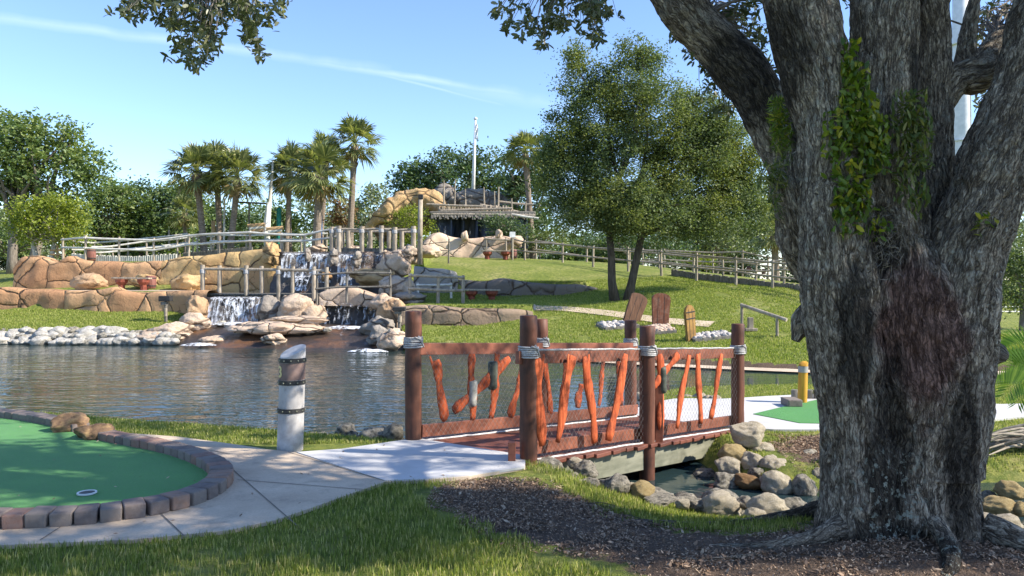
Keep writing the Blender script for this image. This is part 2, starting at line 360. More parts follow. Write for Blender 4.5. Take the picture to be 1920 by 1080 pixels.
for _n, _a, _b, _d in (('bpale', (.47, .34, .235), (.62, .49, .365), (.26, .17, .11)), ('btan', (.38, .235, .13), (.54, .37, .22), (.22, .13, .075)), ('byel', (.44, .27, .12), (.58, .41, .21), (.24, .14, .07)), ('bbrown', (.20, .125, .075), (.34, .235, .15), (.10, .065, .045)), ('bgrey', (.21, .18, .15), (.36, .32, .27), (.11, .09, .075))):
    m = NM('moulded boulder '+_n); v = m.coord(); c = m.ramp(m.noise(v, 1.6, 7, .7), [(.32, _a), (.68, _b)]); c = m.mix(m.ramp(m.noise(v, 3.1, 6, .75), [(.54, 0.0), (.72, .75)]), c, _d)
    e = m.vor(m.coord((.8, .8, 1.3)), .75, 'DISTANCE_TO_EDGE').outputs['Distance']; c = m.mix(m.ramp(e, [(0, .8), (.02, .5), (.035, 0.0)]), c, (.08, .05, .035)); m.base(c, .9, .25)
    m.bump(m.math('ADD', m.ramp(e, [(0, 0.0), (.06, .8), (.2, 1.0)]), m.math('MULTIPLY', m.noise(v, 4.5, 8, .72), 1.1)), 1.0, .09); M[_n] = m.m
M['sandgrey'] = sandstone('grey boulder stone', ((.24, .215, .19), (.32, .29, .25), (.40, .36, .31), (.26, .23, .2)), .9, .03)
m = NM('wet dark rock'); v = m.coord(rand=False); c = m.ramp(m.noise(v, 1.1, 7, .7), [(.3, (.022, .019, .017)), (.55, (.06, .048, .04)), (.75, (.17, .09, .045))])
m.base(c, .35, .8); m.bump(m.noise(v, 4, 8, .7), 1.0, .09); M['wet'] = m.m
m = NM('wet apron rock'); v = m.coord(rand=False)
c = m.ramp(m.noise(v, .55, 6, .65), [(.40, (.028, .024, .022)), (.54, (.05, .036, .028)), (.66, (.17, .08, .035)), (.75, (.08, .06, .048))])
foam = m.ramp(m.noise(m.coord((1.6, .35, .35), rand=False), 3.2, 8, .8), [(.60, 0.0), (.70, .75)])
c = m.mix(foam, c, (.55, .57, .60)); m.base(c, .28, .8); m.bump(m.noise(v, 5, 8, .75), 1.0, .07); M['apron'] = m.m
# water
m = NM('pond water'); v = m.coord((1, 1, 1), kind='World')
c = m.mix(m.ramp(m.noise(v, .25, 2), [(.4, 0.0), (.6, 1.0)]), (.018, .036, .042), (.024, .042, .036)); m.base(c, .035, .5); m.b.inputs['IOR'].default_value = 1.333
v1 = m.coord((.42, 1.0, 1), kind='World'); sx = m.n('ShaderNodeSeparateXYZ'); m.t.links.new(v, sx.inputs[0])
am = m.n('ShaderNodeMapRange'); m.t.links.new(sx.outputs[0], am.inputs[0]); am.inputs[1].default_value = -2; am.inputs[2].default_value = 2.5; am.inputs[3].default_value = 1.0; am.inputs[4].default_value = .2
wv = m.math('ADD', m.noise(v1, 2.6, 3, .55, .6), m.math('MULTIPLY', m.noise(v1, 8.0, 2, .5, .3), .28))
hh = m.math('MULTIPLY', wv, am.outputs[0]); hh = m.math('MULTIPLY', hh, m.ramp(m.noise(m.coord((.25, 1, 1), kind='World'), .45, 3), [(.35, .45), (.62, 1.0)])); m.bump(hh, 1.0, .040); M['water'] = m.m
def fallmat(name, sc, lo, hi, dens):
    m = NM(name); v = m.coord((1, 1, .10), rand=False); f = m.noise(v, sc, 5, .7, .5); f2 = m.noise(m.coord((1, 1, .6), rand=False), 9, 4, .7)
    a = m.ramp(m.math('ADD', m.math('MULTIPLY', f, .75), m.math('MULTIPLY', f2, .25)), [(lo, 0.0), (hi, dens)])
    m.base((.80, .83, .86), .3, .5); m.set(m.b.inputs['Alpha'], a); m.bump(f, .6, .05); return m.m
M['fall'] = fallmat('falling water', 9, .46, .60, .95)
M['fallthin'] = fallmat('thin falling water', 8, .52, .66, .8)
M['falldark'] = fallmat('faint falling water', 6, .56, .74, .45)
m = NM('foam'); v = m.coord(rand=False); m.base((.78, .82, .86), .5); m.set(m.b.inputs['Alpha'], m.ramp(m.noise(v, 5, 7, .8), [(.42, 0.0), (.56, .95)])); m.bump(m.noise(v, 9, 5), .8, .05); M['foam'] = m.m
M['bluerock'] = simple('dark blue wet cave wall', (.006, .010, .022), (.022, .04, .085), 1.5, (2, 2, .5), .4, .6, .1, spec=.6)
# ground
m = NM('lawn and soil'); v = m.coord(kind='World', rand=False)
ga = m.ramp(m.noise(v, .55, 6, .7), [(.35, (.17, .215, .035)), (.5, (.27, .29, .065)), (.68, (.38, .35, .13))])
ga = m.mix(m.ramp(m.noise(v, 7.5, 4, .75), [(.42, 0.0), (.60, .85)]), ga, (.085, .135, .022))
ga = m.mix(m.ramp(m.noise(v, 15, 3, .7), [(.53, 0.0), (.72, .65)]), ga, (.36, .36, .13))
so = m.ramp(m.noise(v, 45, 6, .8), [(.3, (.08, .055, .038)), (.55, (.17, .12, .085)), (.75, (.32, .24, .18))])
so = m.mix(m.ramp(m.noise(v, 1.2, 4), [(.4, 0.0), (.7, .5)]), so, (.085, .063, .046))
ra = m.n('ShaderNodeAttribute', attribute_name='soil'); edge = m.math('ADD', ra.outputs['Fac'], m.math('MULTIPLY', m.math('SUBTRACT', m.noise(v, 5, 5, .7), .5), 1.1))
c = m.mix(m.ramp(edge, [(.42, 0.0), (.58, 1.0)]), ga, so)
m.base(c, .95, .15); h = m.math('ADD', m.noise(v, 22, 5, .75), m.noise(v, 120, 2)); m.bump(h, .9, .035); M['ground'] = m.m
M['grassn'] = leafmat('near grass blade', (.125, .17, .032), (.25, .29, .07), (.56, .49, .25), .35, .55)
M['grassf'] = leafmat('far grass blade', (.13, .19, .026), (.26, .30, .055), (.44, .42, .17), .3, .6)
M['chips'] = leafmat('wood chips', (.13, .078, .045), (.27, .175, .11), (.46, .35, .24), 0.0, .9)
# bark
def barkmat(name, a, b, dark, oak=True):
    m = NM(name); v = m.coord((1, 1, 1), kind='bk')
    def rid(su, sv, wob, det=5):
        nn = m.n('ShaderNodeTexNoise'); nn.inputs['Scale'].default_value = 7; nn.inputs['Detail'].default_value = 3; m.t.links.new(v, nn.inputs['Vector'])
        sb = m.n('ShaderNodeVectorMath', operation='SUBTRACT'); sb.inputs[1].default_value = (.5, .5, .5); m.t.links.new(nn.outputs['Color'], sb.inputs[0])
        ms = m.n('ShaderNodeVectorMath', operation='MULTIPLY'); ms.inputs[1].default_value = (wob, wob*1.5, 0); m.t.links.new(sb.outputs[0], ms.inputs[0])
        ad = m.n('ShaderNodeVectorMath', operation='ADD'); m.t.links.new(v, ad.inputs[0]); m.t.links.new(ms.outputs[0], ad.inputs[1])
        st = m.n('ShaderNodeVectorMath', operation='MULTIPLY'); st.inputs[1].default_value = (su, sv, 1); m.t.links.new(ad.outputs[0], st.inputs[0])
        return m.math('ABSOLUTE', m.math('SUBTRACT', m.noise(st.outputs[0], 1.0, det, .6), .5))
    fine = m.noise(m.coord((1, .35, 1), kind='bk'), 60, 5, .75)
    r1 = m.ramp(rid(25, 4.6, .06), [(.0, 0.0), (.06, 1.0)]); r2 = m.ramp(rid(55, 17, .04), [(.0, .3), (.07, 1.0)])
    furrow = m.math('MULTIPLY', m.math('MULTIPLY', r1, r2), m.ramp(fine, [(.25, .55), (.55, 1.0)]))
    w = m.coord(kind='World', rand=False)
    c = m.ramp(m.noise(w, 3.2, 6, .7), [(.32, a), (.68, b)])
    c = m.mix(furrow, dark, c)
    if oak:
        # reddish damp streak, black wet streaks, other dark patches, pale lichen, painted lit speckles
        lich_lit = m.ramp(m.noise(w, 16, 6, .8), [(.50, 0.0), (.60, .9)]); big = m.ramp(m.noise(w, 1.9, 3, .6), [(.40, 0.0), (.54, 1.0)])  # pale lichen, spread wider so it also paints in sunlit speckles
        c = m.mix(m.math('MULTIPLY', m.math('MULTIPLY', lich_lit, big), furrow), c, (.46, .46, .38))
        sp = m.n('ShaderNodeSeparateXYZ'); m.t.links.new(w, sp.inputs[0])
        def spot(cx, cz, rx, rz):
            dx = m.math('DIVIDE', m.math('SUBTRACT', sp.outputs[0], cx), rx); dz = m.math('DIVIDE', m.math('SUBTRACT', sp.outputs[2], cz), rz)
            r = m.math('SQRT', m.math('ADD', m.math('MULTIPLY', dx, dx), m.math('MULTIPLY', dz, dz)))
            r = m.math('ADD', r, m.math('MULTIPLY', m.math('SUBTRACT', m.noise(w, 3.5, 5, .7), .5), 1.2))
            return m.ramp(r, [(.7, 1.0), (1.1, 0.0)])
        c = m.mix(m.math('MULTIPLY', spot(2.52, 1.35, .32, .58), .85), c, m.mix(furrow, (.055, .025, .018), (.30, .155, .12)))
        for q in ((2.10, 1.35, .12, .5), (2.33, .6, .17, .75), (2.77, .6, .13, .65), (2.3, .02, .5, .22), (1.62, 3.1, .3, .5), (2.66, 2.6, .08, .9), (2.35, 1.95, .2, .25)):
            c = m.mix(m.math('MULTIPLY', spot(*q), .85), c, m.mix(furrow, (.012, .010, .008), (.075, .062, .047)))
        sm = m.math('MULTIPLY', spot(2.34, .32, .26, .36), m.ramp(m.noise(w, 24, 4, .7), [(.56, 0.0), (.60, 1.0)]))
        c = m.mix(sm, c, (.42, .44, .36))
    m.base(c, .92, .2)
    h = m.math('ADD', m.math('MULTIPLY', furrow, 1.0), m.math('MULTIPLY', fine, .45)); m.bump(h, 1.0, .03)
    return m.m
M['oakbark'] = barkmat('oak bark', (.44, .355, .255), (.74, .63, .48), (.062, .045, .031))
M['bark'] = simple('grey brown bark', (.12, .10, .08), (.26, .22, .18), 5, (2.5, 2.5, .5), .9, .7, .03)
M['barkdark'] = simple('dark bark', (.05, .04, .032), (.11, .09, .07), 6, (2.5, 2.5, .5), .9, .7, .03)
M['barkpale'] = simple('pale bark', (.34, .31, .26), (.52, .48, .42), 5, (2.5, 2.5, .5), .9, .4, .02)
M['palmbark'] = simple('palm bark', (.15, .115, .085), (.29, .23, .18), 6, (1, 1, 3), .9, .7, .04)
# foliage
M['oakleaf'] = leafmat('oak leaf', (.05, .065, .03), (.10, .12, .055), (.22, .22, .12), .22, .45, spec=.5)  # palest tone puts sunlit highlights into some leaves' colour
M['midleaf'] = leafmat('mid tree leaf', (.07, .105, .045), (.14, .18, .078), (.21, .25, .12), .30, .6, ((1.3, 1.15, .8), .5), .15)
M['farleaf'] = leafmat('far tree leaf', (0.072, 0.120, 0.048), (0.144, 0.208, 0.080), (0.272, 0.320, 0.144), .3, .5, ((1.25, 1.15, .85), .35))
M['darkleaf'] = leafmat('dark tree leaf', (0.043, 0.080, 0.036), (0.087, 0.138, 0.058), (0.174, 0.217, 0.102), .28, .5)
M['greyleaf'] = leafmat('grey green leaf', (0.117, 0.156, 0.091), (0.221, 0.260, 0.156), (0.364, 0.390, 0.260), .3, .5)
M['yelleaf'] = leafmat('yellow green leaf', (.11, .15, .02), (.22, .27, .035), (.34, .36, .07), .35, .5)
M['rustleaf'] = leafmat('rust brown leaf', (.13, .07, .04), (.24, .13, .07), (.20, .19, .08), .3, .6)
M['palmleaf'] = leafmat('palm frond', (.075, .10, .038), (.175, .20, .075), (.40, .38, .17), .28, .42, spec=.5)
M['palmdry'] = leafmat('dry palm frond', (.20, .15, .07), (.30, .23, .11), (.38, .30, .16), .3, .6)
M['fern'] = leafmat('epiphyte leaf', (.055, .10, .012), (.13, .19, .02), (.38, .34, .04), .4, .4)
M['fern2'] = leafmat('moss fern', (.04, .07, .012), (.11, .14, .03), (.24, .22, .07), .3, .6)
M['moss'] = leafmat('dry grey moss', (.10, .085, .07), (.20, .18, .15), (.30, .27, .23), .1, .9)
M['frond'] = leafmat('bright frond', (.07, .15, .02), (.16, .28, .03), (.30, .40, .06), .45, .4)
# ================================================================== SETTING: terrain
WATER_Z = -0.5
POND = [(-30, 12.5), (-14, 11.9), (-7, 11.0), (-4.8, 10.3), (-2.9, 9.65), (-2.0, 9.25), (-1.3, 8.95), (-.6, 8.55), (0, 8.1), (.6, 7.72), (1.0, 7.42), (1.4, 7.28), (1.9, 6.98), (2.6, 6.75), (3.6, 6.6), (5, 6.7), (8, 6.9), (14, 7.0),
        (14, 8.8), (8, 8.6), (5, 8.3), (3.6, 8.05), (2.9, 8.0), (2.5, 8.3), (2.25, 8.8), (2.2, 9.3), (1.9, 10.3), (1.75, 11.5), (2.2, 13.5), (3.2, 14.7), (5, 15.2), (6.5, 15.3), (9, 15), (14, 15), (24, 15.6),
        (24, 18.6), (9, 18.4), (7, 18.9), (4, 20.2), (1.8, 21.4), (0, 22.7), (-2.0, 23.6), (-3.4, 24.0), (-5.5, 25.2), (-9.5, 25.8), (-11.5, 26.7), (-14, 27.1), (-18, 27.0), (-34, 26)]
POND = smooth_poly(POND, 4)
CT = [(0, 4.5, 0), (-4, 5, 0), (-8, 5, 0), (4, 4, 0), (2.4, 5, .03), (-2, 8, 0), (0, 7, -.01), (-6, 9.5, -.03), (-10, 10, -.05), (-20, 10, -.05), (1.3, 6.75, -.3), (2, 6.4, -.36), (2.6, 6.25, -.37), (3.4, 6.1, -.40), (1.5, 5.9, -.16), (2.4, 5.75, -.12), (.7, 7.0, -.13), (4.8, 6.2, -.42), (.4, 6.4, -.02), (7, 6.2, -.42), (4.2, 5.4, -.16), (6, 5.2, -.2), (0, 0, 0), (10, 0, 0), (-10, 0, 0), (0, -10, 0), (14, 5, -.1), (-1, 8.2, 0), (.1, 7.3, 0),
      (3, 10, -.217), (1.7, 10.9, -.217), (4, 9, -.25), (5, 12, -.217), (3, 13, -.25), (8, 12, -.22), (12, 12, -.2), (3.2, 8.6, -.25), (5, 10, -.217), (8, 9.6, -.25), (20, 12, -.2), (14, 10, -.2),
      (7, 19.3, -.38), (4.5, 20.6, -.33), (1, 22.9, -.28), (-2, 24.3, -.2), (4.05, 29.4, .93), (4.6, 24, .08), (2.5, 24.5, .14), (10.6, 29.5, 1.44), (6.7, 34.7, 2.0), (2.6, 40, 2.67), (0, 42, 2.93), (-3, 42, 3.0), (-1.1, 26.8, .12), (-4, 26.6, .1), (1.4, 26.8, .35),
      (-1, 31.8, .97), (2, 31.6, 1.0), (-3, 30, .93), (0, 29, .86), (0, 36, 2.2), (-3, 36, 2.1), (3, 33.5, 1.6), (14, 24, -.05), (16, 30, .3), (10, 23, .2), (20, 22, -.35), (22, 35, .1), (14, 38, 1.6), (26, 60, -.5), (45, 60, -.6), (12, 55, 2.0),
      (-13, 29.4, .42), (-18, 29.9, .56), (-25, 30, .62), (-35, 30, .62), (-15, 28, .02), (-11.6, 28.6, .05), (-20, 28, .02), (-30, 27.4, 0),
      (-20, 40, 2.7), (-10, 40, 3.1), (-5, 40, 3.1), (-30, 40, 1.5), (-40, 34, 1.2), (-25, 34, 1.0), (-60, 80, 2.5), (0, 80, 3.2), (60, 80, -.2), (0, 200, 2), (200, 200, 0), (-200, 200, 1), (200, 0, 0), (-200, 0, 0), (0, -60, 0), (-3.5, 50, 3.2), (8, 48, 2.7)]
_C = np.array(CT, float); _n = len(_C)
_A = np.zeros((_n+3, _n+3)); _A[:_n, :_n] = np.hypot(_C[:, None, 0]-_C[None, :, 0], _C[:, None, 1]-_C[None, :, 1])
_A[:_n, _n] = 1; _A[:_n, _n+1] = _C[:, 0]; _A[:_n, _n+2] = _C[:, 1]; _A[_n:, :_n] = _A[:_n, _n:].T
_W = np.linalg.solve(_A, np.concatenate([_C[:, 2], [0, 0, 0]]))
TERR = [([(-60, 30.25), (-13, 30.25), (-11.4, 29.7), (-11.2, 34.4), (-60, 34.4)], 1.30), ([(-21.0, 34.85), (-11.0, 34.75), (-11.0, 60), (-26, 60)], 2.6), ([(-11.2, 34.35), (-5.0, 34.35), (-4, 38), (-4, 60), (-11.2, 60)], 3.0),
        ([(-3.9, 27.35), (.7, 27.3), (.9, 30), (-3.9, 30)], .82), ([(-3.0, 32.55), (3.0, 32.4), (3.6, 33.6), (-3, 35.5)], 1.68)]
BASIN = [(-11.75, 29.3), (-12.2, 26.6), (-10, 24.5), (-3.0, 23.5), (-3.95, 27), (-4.2, 31), (-4.3, 34.2), (-13.8, 34.4), (-13.0, 31)]
PATH = [(-9, 4.8), (-5, 4.86), (-3.2, 4.87), g(250, 1018), g(430, 1000), g(520, 980), g(600, 952), g(660, 930), g(722, 908), g(800, 905), g(880, 898), g(985, 880), (.12, 7.36), (-1.05, 8.2), g(755, 829), g(640, 846), g(560, 853), g(500, 846), g(420, 834), g(330, 822), g(215, 814), (-5.2, 8.9), (-7.2, 8.6), (-9, 7.5)]
ISLE = smooth_poly([(2.98, 9.93), (4, 9.82), (5.5, 9.9), (7.5, 10.9), (12, 11.6), (14, 12), (14, 12.9), (7.5, 11.85), (6, 12.9), (4.6, 12.8), (3.4, 12.4), (2.6, 12.4), (2.05, 11.7), (1.6, 11.0)], 3)
RING = smooth_poly([(-6.3, 9.5), (-5.2, 8.95), (-4.24, 8.2), (-3.3, 7.55), (-2.78, 7.08), (-2.38, 6.55), (-2.27, 6.05), (-2.42, 5.6), (-2.85, 5.3), (-3.5, 5.17), (-4.4, 5.15), (-5.6, 5.3), (-7.2, 5.9), (-8.4, 7.0), (-8.4, 8.5), (-7.4, 9.5)], 8)
FLATS = [(PATH, -.004), (RING, -.004), (ISLE, -.222)]
def ground(X, Y):
    X = np.atleast_1d(np.asarray(X, float)); Y = np.atleast_1d(np.asarray(Y, float)); z = np.full(X.shape, _W[_n])+_W[_n+1]*X+_W[_n+2]*Y
    for i in range(_n): z += _W[i]*np.hypot(X-_C[i, 0], Y-_C[i, 1])
    for poly, lv in TERR: z = np.where(pip(X, Y, poly), np.maximum(z, lv), z)
    z = np.where(pip(X, Y, BASIN), np.minimum(z, -.9), z)
    near = (np.abs(X) < 40) & (Y > 3.5) & (Y < 30)
    if near.any():
        d = np.full(X.shape, 99.0); d[near] = sdist(X[near], Y[near], POND)
        far = np.clip((Y-17)/3, 0, 1)
        slope = .8+0.3*far
        if True:
            for poly, lv in FLATS:
                dd = np.full(X.shape, 99.0); dd[near] = sdist(X[near], Y[near], poly); w = np.clip(dd/.55-.12, 0, 1); z = z*w+lv*(1-w)
        z = np.where(d < 0, WATER_Z-np.minimum(.6, .08+.9*np.abs(d)), np.minimum(z, WATER_Z-.05+slope*d))
    z = z+.10*np.clip(1-np.hypot(X-2.55, Y-5.2)/1.5, 0, 1)
    return z
def gz(x, y): return float(ground([x], [y])[0])
def hit(px, py, y0=4.0, y1=90.0):
    Ys = np.arange(y0, y1, .08); Xs = (px-960)/F*Ys; Z = CH-(py-HY)/F*Ys; below = np.nonzero(Z <= ground(Xs, Ys))[0]
    i = below[0] if len(below) else len(Ys)-1
    return Vector((Xs[i], Ys[i], gz(Xs[i], Ys[i])))
MULCH = smooth_poly([g(815, 925), g(900, 897), g(1000, 903), g(1090, 925), g(1180, 950), g(1280, 985), g(1400, 1005), g(1560, 1005), (4.2, 5.6), (7, 5.4), (7, 2), (-.3, 2.5), (.55, 4.0), g(1190, 1075), g(1090, 1040), g(960, 1010), g(860, 965)], 5)
SOIL2 = smooth_poly([(3.05, 8.3), (3.5, 8.35), (4.4, 8.9), (4.6, 9.5), (3.6, 9.6), (3.1, 9.2)], 4)
def axis(segs):
    o = [segs[0][0]]
    for a, b, d in segs:
        n = max(1, int(round((b-a)/d))); o += [a+(b-a)*(i+1)/n for i in range(n)]
    return np.array(o)
xs = axis([(-600, -80, 60), (-80, -26, 3), (-26, -9, .35), (-9, 8, .1), (8, 26, .35), (26, 90, 4), (90, 600, 60)])
ys = axis([(-60, -4, 7), (-4, 3.5, .5), (3.5, 14, .1), (14, 38, .2), (38, 60, 1), (60, 120, 5), (120, 900, 60)])
GX, GY = np.meshgrid(xs, ys); gx = GX.ravel(); gy = GY.ravel(); zz = ground(gx, gy)
nearm = (gy < 16) & (np.abs(gx) < 12)
soil = np.where(pip(gx, gy, MULCH), 1.0, 0.0)
dm_ = sdist(gx[nearm], gy[nearm], MULCH); ds_ = sdist(gx[nearm], gy[nearm], SOIL2)
soil[nearm] = np.clip(np.maximum(.5-dm_*1.6, .42-ds_*1.2), 0, 1)
dp = np.full(gx.shape, 9.0); mk = (gy > 3.5) & (gy < 30) & (np.abs(gx) < 36); dp[mk] = sdist(gx[mk], gy[mk], POND); soil = np.maximum(soil, np.where(dp < np.where(gy > 17, .3, .03), 1.0, 0)); dflat = np.full(gx.shape, 9.0); dflat[mk] = np.minimum(sdist(gx[mk], gy[mk], PATH), np.minimum(sdist(gx[mk], gy[mk], RING), sdist(gx[mk], gy[mk], ISLE)))
zz = zz+np.where((gy < 30) & (dp > .2) & (dflat > .1), .018*fbm(np.c_[gx*2.2, gy*2.2, gx*0], 4, 3), 0)+np.where(soil > .5, .014*fbm(np.c_[gx*7, gy*7, gx*0], 3, 9), 0)
nx = len(xs); idx = np.arange(len(gx)).reshape(len(ys), nx)
quads = np.stack([idx[:-1, :-1], idx[:-1, 1:], idx[1:, 1:], idx[1:, :-1]], -1).reshape(-1, 4)
tag(npmesh('ground', np.c_[gx, gy, zz], quads, M['ground'], smooth=True, attrs={'soil': ('FLOAT', soil)}), kind='structure')
def sheet_poly(name, poly, zf, m, kind='structure', grid=.12, label=None, cat=None, thick=0.05):
    bm = bmesh.new(); n = len(poly); vs = [bm.verts.new((x, y, 0)) for x, y in poly]; f = bm.faces.new(vs)
    x0 = min(p[0] for p in poly); x1 = max(p[0] for p in poly); y0 = min(p[1] for p in poly); y1 = max(p[1] for p in poly)
    bmesh.ops.triangulate(bm, faces=[f])
    if grid:
        for ax, a, b in ((0, x0, x1), (1, y0, y1)):
            q = a+grid
            while q < b:
                co = (q, 0, 0) if ax == 0 else (0, q, 0); no = (1, 0, 0) if ax == 0 else (0, 1, 0)
                bmesh.ops.bisect_plane(bm, geom=bm.verts[:]+bm.edges[:]+bm.faces[:], plane_co=co, plane_no=no, dist=1e-5); q += grid
    bmesh.ops.recalc_face_normals(bm, faces=bm.faces[:])
    for f in bm.faces:
        if f.normal.z < 0: f.normal_flip()
    if thick:
        be = [e for e in bm.edges if e.is_boundary]; r = bmesh.ops.extrude_edge_only(bm, edges=be)
        low = {v for v in r['geom'] if isinstance(v, bmesh.types.BMVert)}
    else: low = set()
    X = [v.co.x for v in bm.verts]; Y = [v.co.y for v in bm.verts]; Z = zf(np.array(X), np.array(Y))
    for v, z in zip(bm.verts, Z): v.co.z = float(z)-(thick if v in low else 0)
    me = bpy.data.meshes.new(name); bm.to_mesh(me); bm.free()
    o = finish(me, name, m, None, None, False); return tag(o, label, cat, kind=kind)
# pond and stream: one sheet of water
tag(npmesh('water', [(-60, 6.0, WATER_Z), (40, 6.0, WATER_Z), (40, 30, WATER_Z), (-60, 30, WATER_Z)], [(0, 1, 2, 3)], M['water']), kind='structure')
# pavings
sheet_poly('path', PATH, lambda x, y: ground(x, y)*0+.022, M['conc'], thick=.1)
PAD = [g(722, 907), g(800, 904), g(880, 897), g(984, 881), (.13, 7.35), (-1.04, 8.19), g(755, 830), g(640, 847), g(556, 853)]
sheet_poly('pad', PAD, lambda x, y: x*0+.030, M['concw'], thick=.02)
def strip(name, pts, w, zoff, m, thick=.0, closed=False, zf=None):
    V = []; Q = []; n = len(pts)
    for i, p in enumerate(pts):
        a = Vector(pts[max(0, i-1)]); b = Vector(pts[min(n-1, i+1)]); d = (b-a).normalized(); nn = Vector((-d.y, d.x))*w/2
        for s in (1, -1):
            x = p[0]+nn.x*s; y = p[1]+nn.y*s; V.append((x, y, (zf if zf is not None else gz(x, y))+zoff))
    for i in range(n-1): Q.append((2*i, 2*i+1, 2*i+3, 2*i+2))
    return tag(npmesh(name, V, Q, m), kind='structure')
for a, b in (((430, 880), (560, 995)), ((445, 905), (700, 925)), ((300, 968), (345, 1012)), ((118, 992), (75, 1020)), ((540, 852), (722, 907)), ((345, 838), (430, 856))):
    p, q = g(*a), g(*b); k = 8; strip('path_joint', [(p[0]+(q[0]-p[0])*t/k, p[1]+(q[1]-p[1])*t/k) for t in range(k+1)], .009, .0265, M['joint'], zf=0)
sheet_poly('far_path', ISLE, lambda x, y: x*0-.195, M['concw'], thick=.12)
tag(sheet_poly('tee_mat', [g(1412, 776, -.19), g(1500, 793, -.19), (4.6, 10.15), (5.5, 10.6), (5.9, 12.2), (4.9, 12.3), g(1480, 760, -.19)], lambda x, y: x*0-.187, M['turf'], grid=0, thick=.012, kind=None), 'green turf tee area on the far path beside the yellow post', 'putting turf')
hp = [hit(*q) for q in ((1000, 574), (1060, 580), (1130, 587), (1190, 596), (1240, 602), (1300, 607), (1335, 610))]
hpl = smooth_poly([(p.x, p.y) for p in hp], 6, False); strip('hill_path', hpl, .75, .03, M['conc'])
sheet_poly('terrace_paving', [(-40, 30.7), (-13.2, 30.7), (-11.95, 30.1), (-13.6, 34.2), (-40, 34.3)], lambda x, y: x*0+1.32, M['conc'], grid=0, thick=.02)
# shore mud shelf across the channel
strip('mud_shore', smooth_poly([(1.6, 21.5), (4, 20.0), (7, 18.65), (9, 18.2), (14, 18.3), (22, 18.4)], 5, False), .7, .012, M['conc'], zf=WATER_Z+.02)

# ================================================================== putting green, left
cen = Vector((-5.0, 7.2)); RIN = [tuple(cen+(Vector(p)-cen)*(1-.20/(Vector(p)-cen).length)) for p in RING]
o = sheet_poly('putting_turf', RIN, lambda x, y: .045+.012*fbm(np.c_[x*.6, y*.6, x*0], 2, 5), M['turf'], grid=.35, thick=.04, kind=None)
tag(o, 'large green artificial turf putting surface inside the block border', 'putting turf')
edge = empty('block_border', (-5, 7, 0), 'curved border of tumbled brown and grey blocks round the putting turf', 'border')
L_ = 0; prev = Vector(RING[0]); acc = 0; spots = []
for i in range(1, len(RING)+1):
    p = Vector(RING[i % len(RING)]); d = p-prev; l = d.length; t = 0
    while acc+l-t >= .148:
        t += .148-acc; acc = 0; spots.append((prev+d.normalized()*t, d.normalized()))
    acc += l-t; prev = p
rb = random.Random(4); protos = []
for k in range(5):
    bm = bmesh.new(); bmesh.ops.create_cube(bm, size=1)
    for v in bm.verts: v.co = Vector((v.co.x*.138+rb.uniform(-.003, .003), v.co.y*.19+rb.uniform(-.004, .004), v.co.z*.105+rb.uniform(-.003, .003)))
    bmesh.ops.bevel(bm, geom=bm.edges[:], offset=.014, segments=3, affect='EDGES', profile=.5)
    me = bpy.data.meshes.new('block'); bm.to_mesh(me); bm.free(); me.materials.append(M['brick']); me.polygons.foreach_set('use_smooth', [True]*len(me.polygons)); protos.append(me)
nb = 0
spots = [s for s in spots if s[0].x > -7.6][:120]
for p, d in spots:
    inw = (cen-p).normalized()*.10
    if (p.x+4.6)**2+(p.y-8.35)**2 < .07 or nb >= 98: continue
    b = bpy.data.objects.new('block', protos[rb.randrange(5)]); COL.objects.link(b); b.parent = edge
    b.location = (p.x+inw.x+5, p.y+inw.y-7, .068+rb.uniform(-.004, .004)); b.rotation_euler = (rb.uniform(-.02, .02), rb.uniform(-.02, .02), math.atan2(d.y, d.x)+rb.uniform(-.03, .03)); nb += 1
cx, cy = g(163, 925, .05)
cup = MB()
prof = [(.066, .003), (.068, .012), (.060, .012), (.056, .003), (.056, -.004)]
for k in range(1): cup.lathe((cx, cy, .05), prof[:5], 24)
cup_o = empty('golf_cup', (cx, cy, .05), 'white rimmed golf hole cup set in the putting turf', 'golf hole')
rim = MB(); V = []
for r, z in ((.070, -.005), (.070, .006), (.058, .006), (.058, -.02)):
    for k in range(28): a = 2*math.pi*k/28; V.append((cx+r*math.cos(a), cy+r*math.sin(a), .055+z))
rim.add(V, [(i*28+k, i*28+(k+1) % 28, (i+1)*28+(k+1) % 28, (i+1)*28+k) for i in range(3) for k in range(28)]); rim.build('rim', M['white'], cup_o, smooth=False)
hole = MB(); hole.lathe((cx, cy, .0545), [(.0575, 0), (.0575, .0015)], 24); hole.build('hole', M['dark'], cup_o)

# ================================================================== rocks
def rock_mesh(seed, sub=4, amp=.22, freq=1.4, flat=1.0, fine=.05):
    bm = bmesh.new(); bmesh.ops.create_icosphere(bm, subdivisions=sub, radius=1); V = np.array([v.co[:] for v in bm.verts]); rr = np.random.RandomState(seed)
    ax = rr.normal(size=(7, 3)); ax /= np.linalg.norm(ax, axis=1)[:, None]
    cut = rr.uniform(.62, .9, 7)
    for a, c in zip(ax, cut):                      # worn facets
        d = V @ a; ex = np.maximum(d-c, 0); V = V-ex[:, None]*a*.82
    n = fbm(V*freq+seed*3.1, 3, seed); V = V*(1+amp*n)[:, None]; n2 = fbm(V*freq*3+seed, 4, seed+50); V = V*(1+fine*(n2-1.2*np.abs(fbm(V*freq*1.6+9, 3, seed+70))))[:, None]; V[:, 2] *= flat
    for v, c in zip(bm.verts, V): v.co = c
    me = bpy.data.meshes.new('rock'); bm.to_mesh(me); bm.free(); me.polygons.foreach_set('use_smooth', [True]*len(me.polygons)); return me
ROCKM = {}
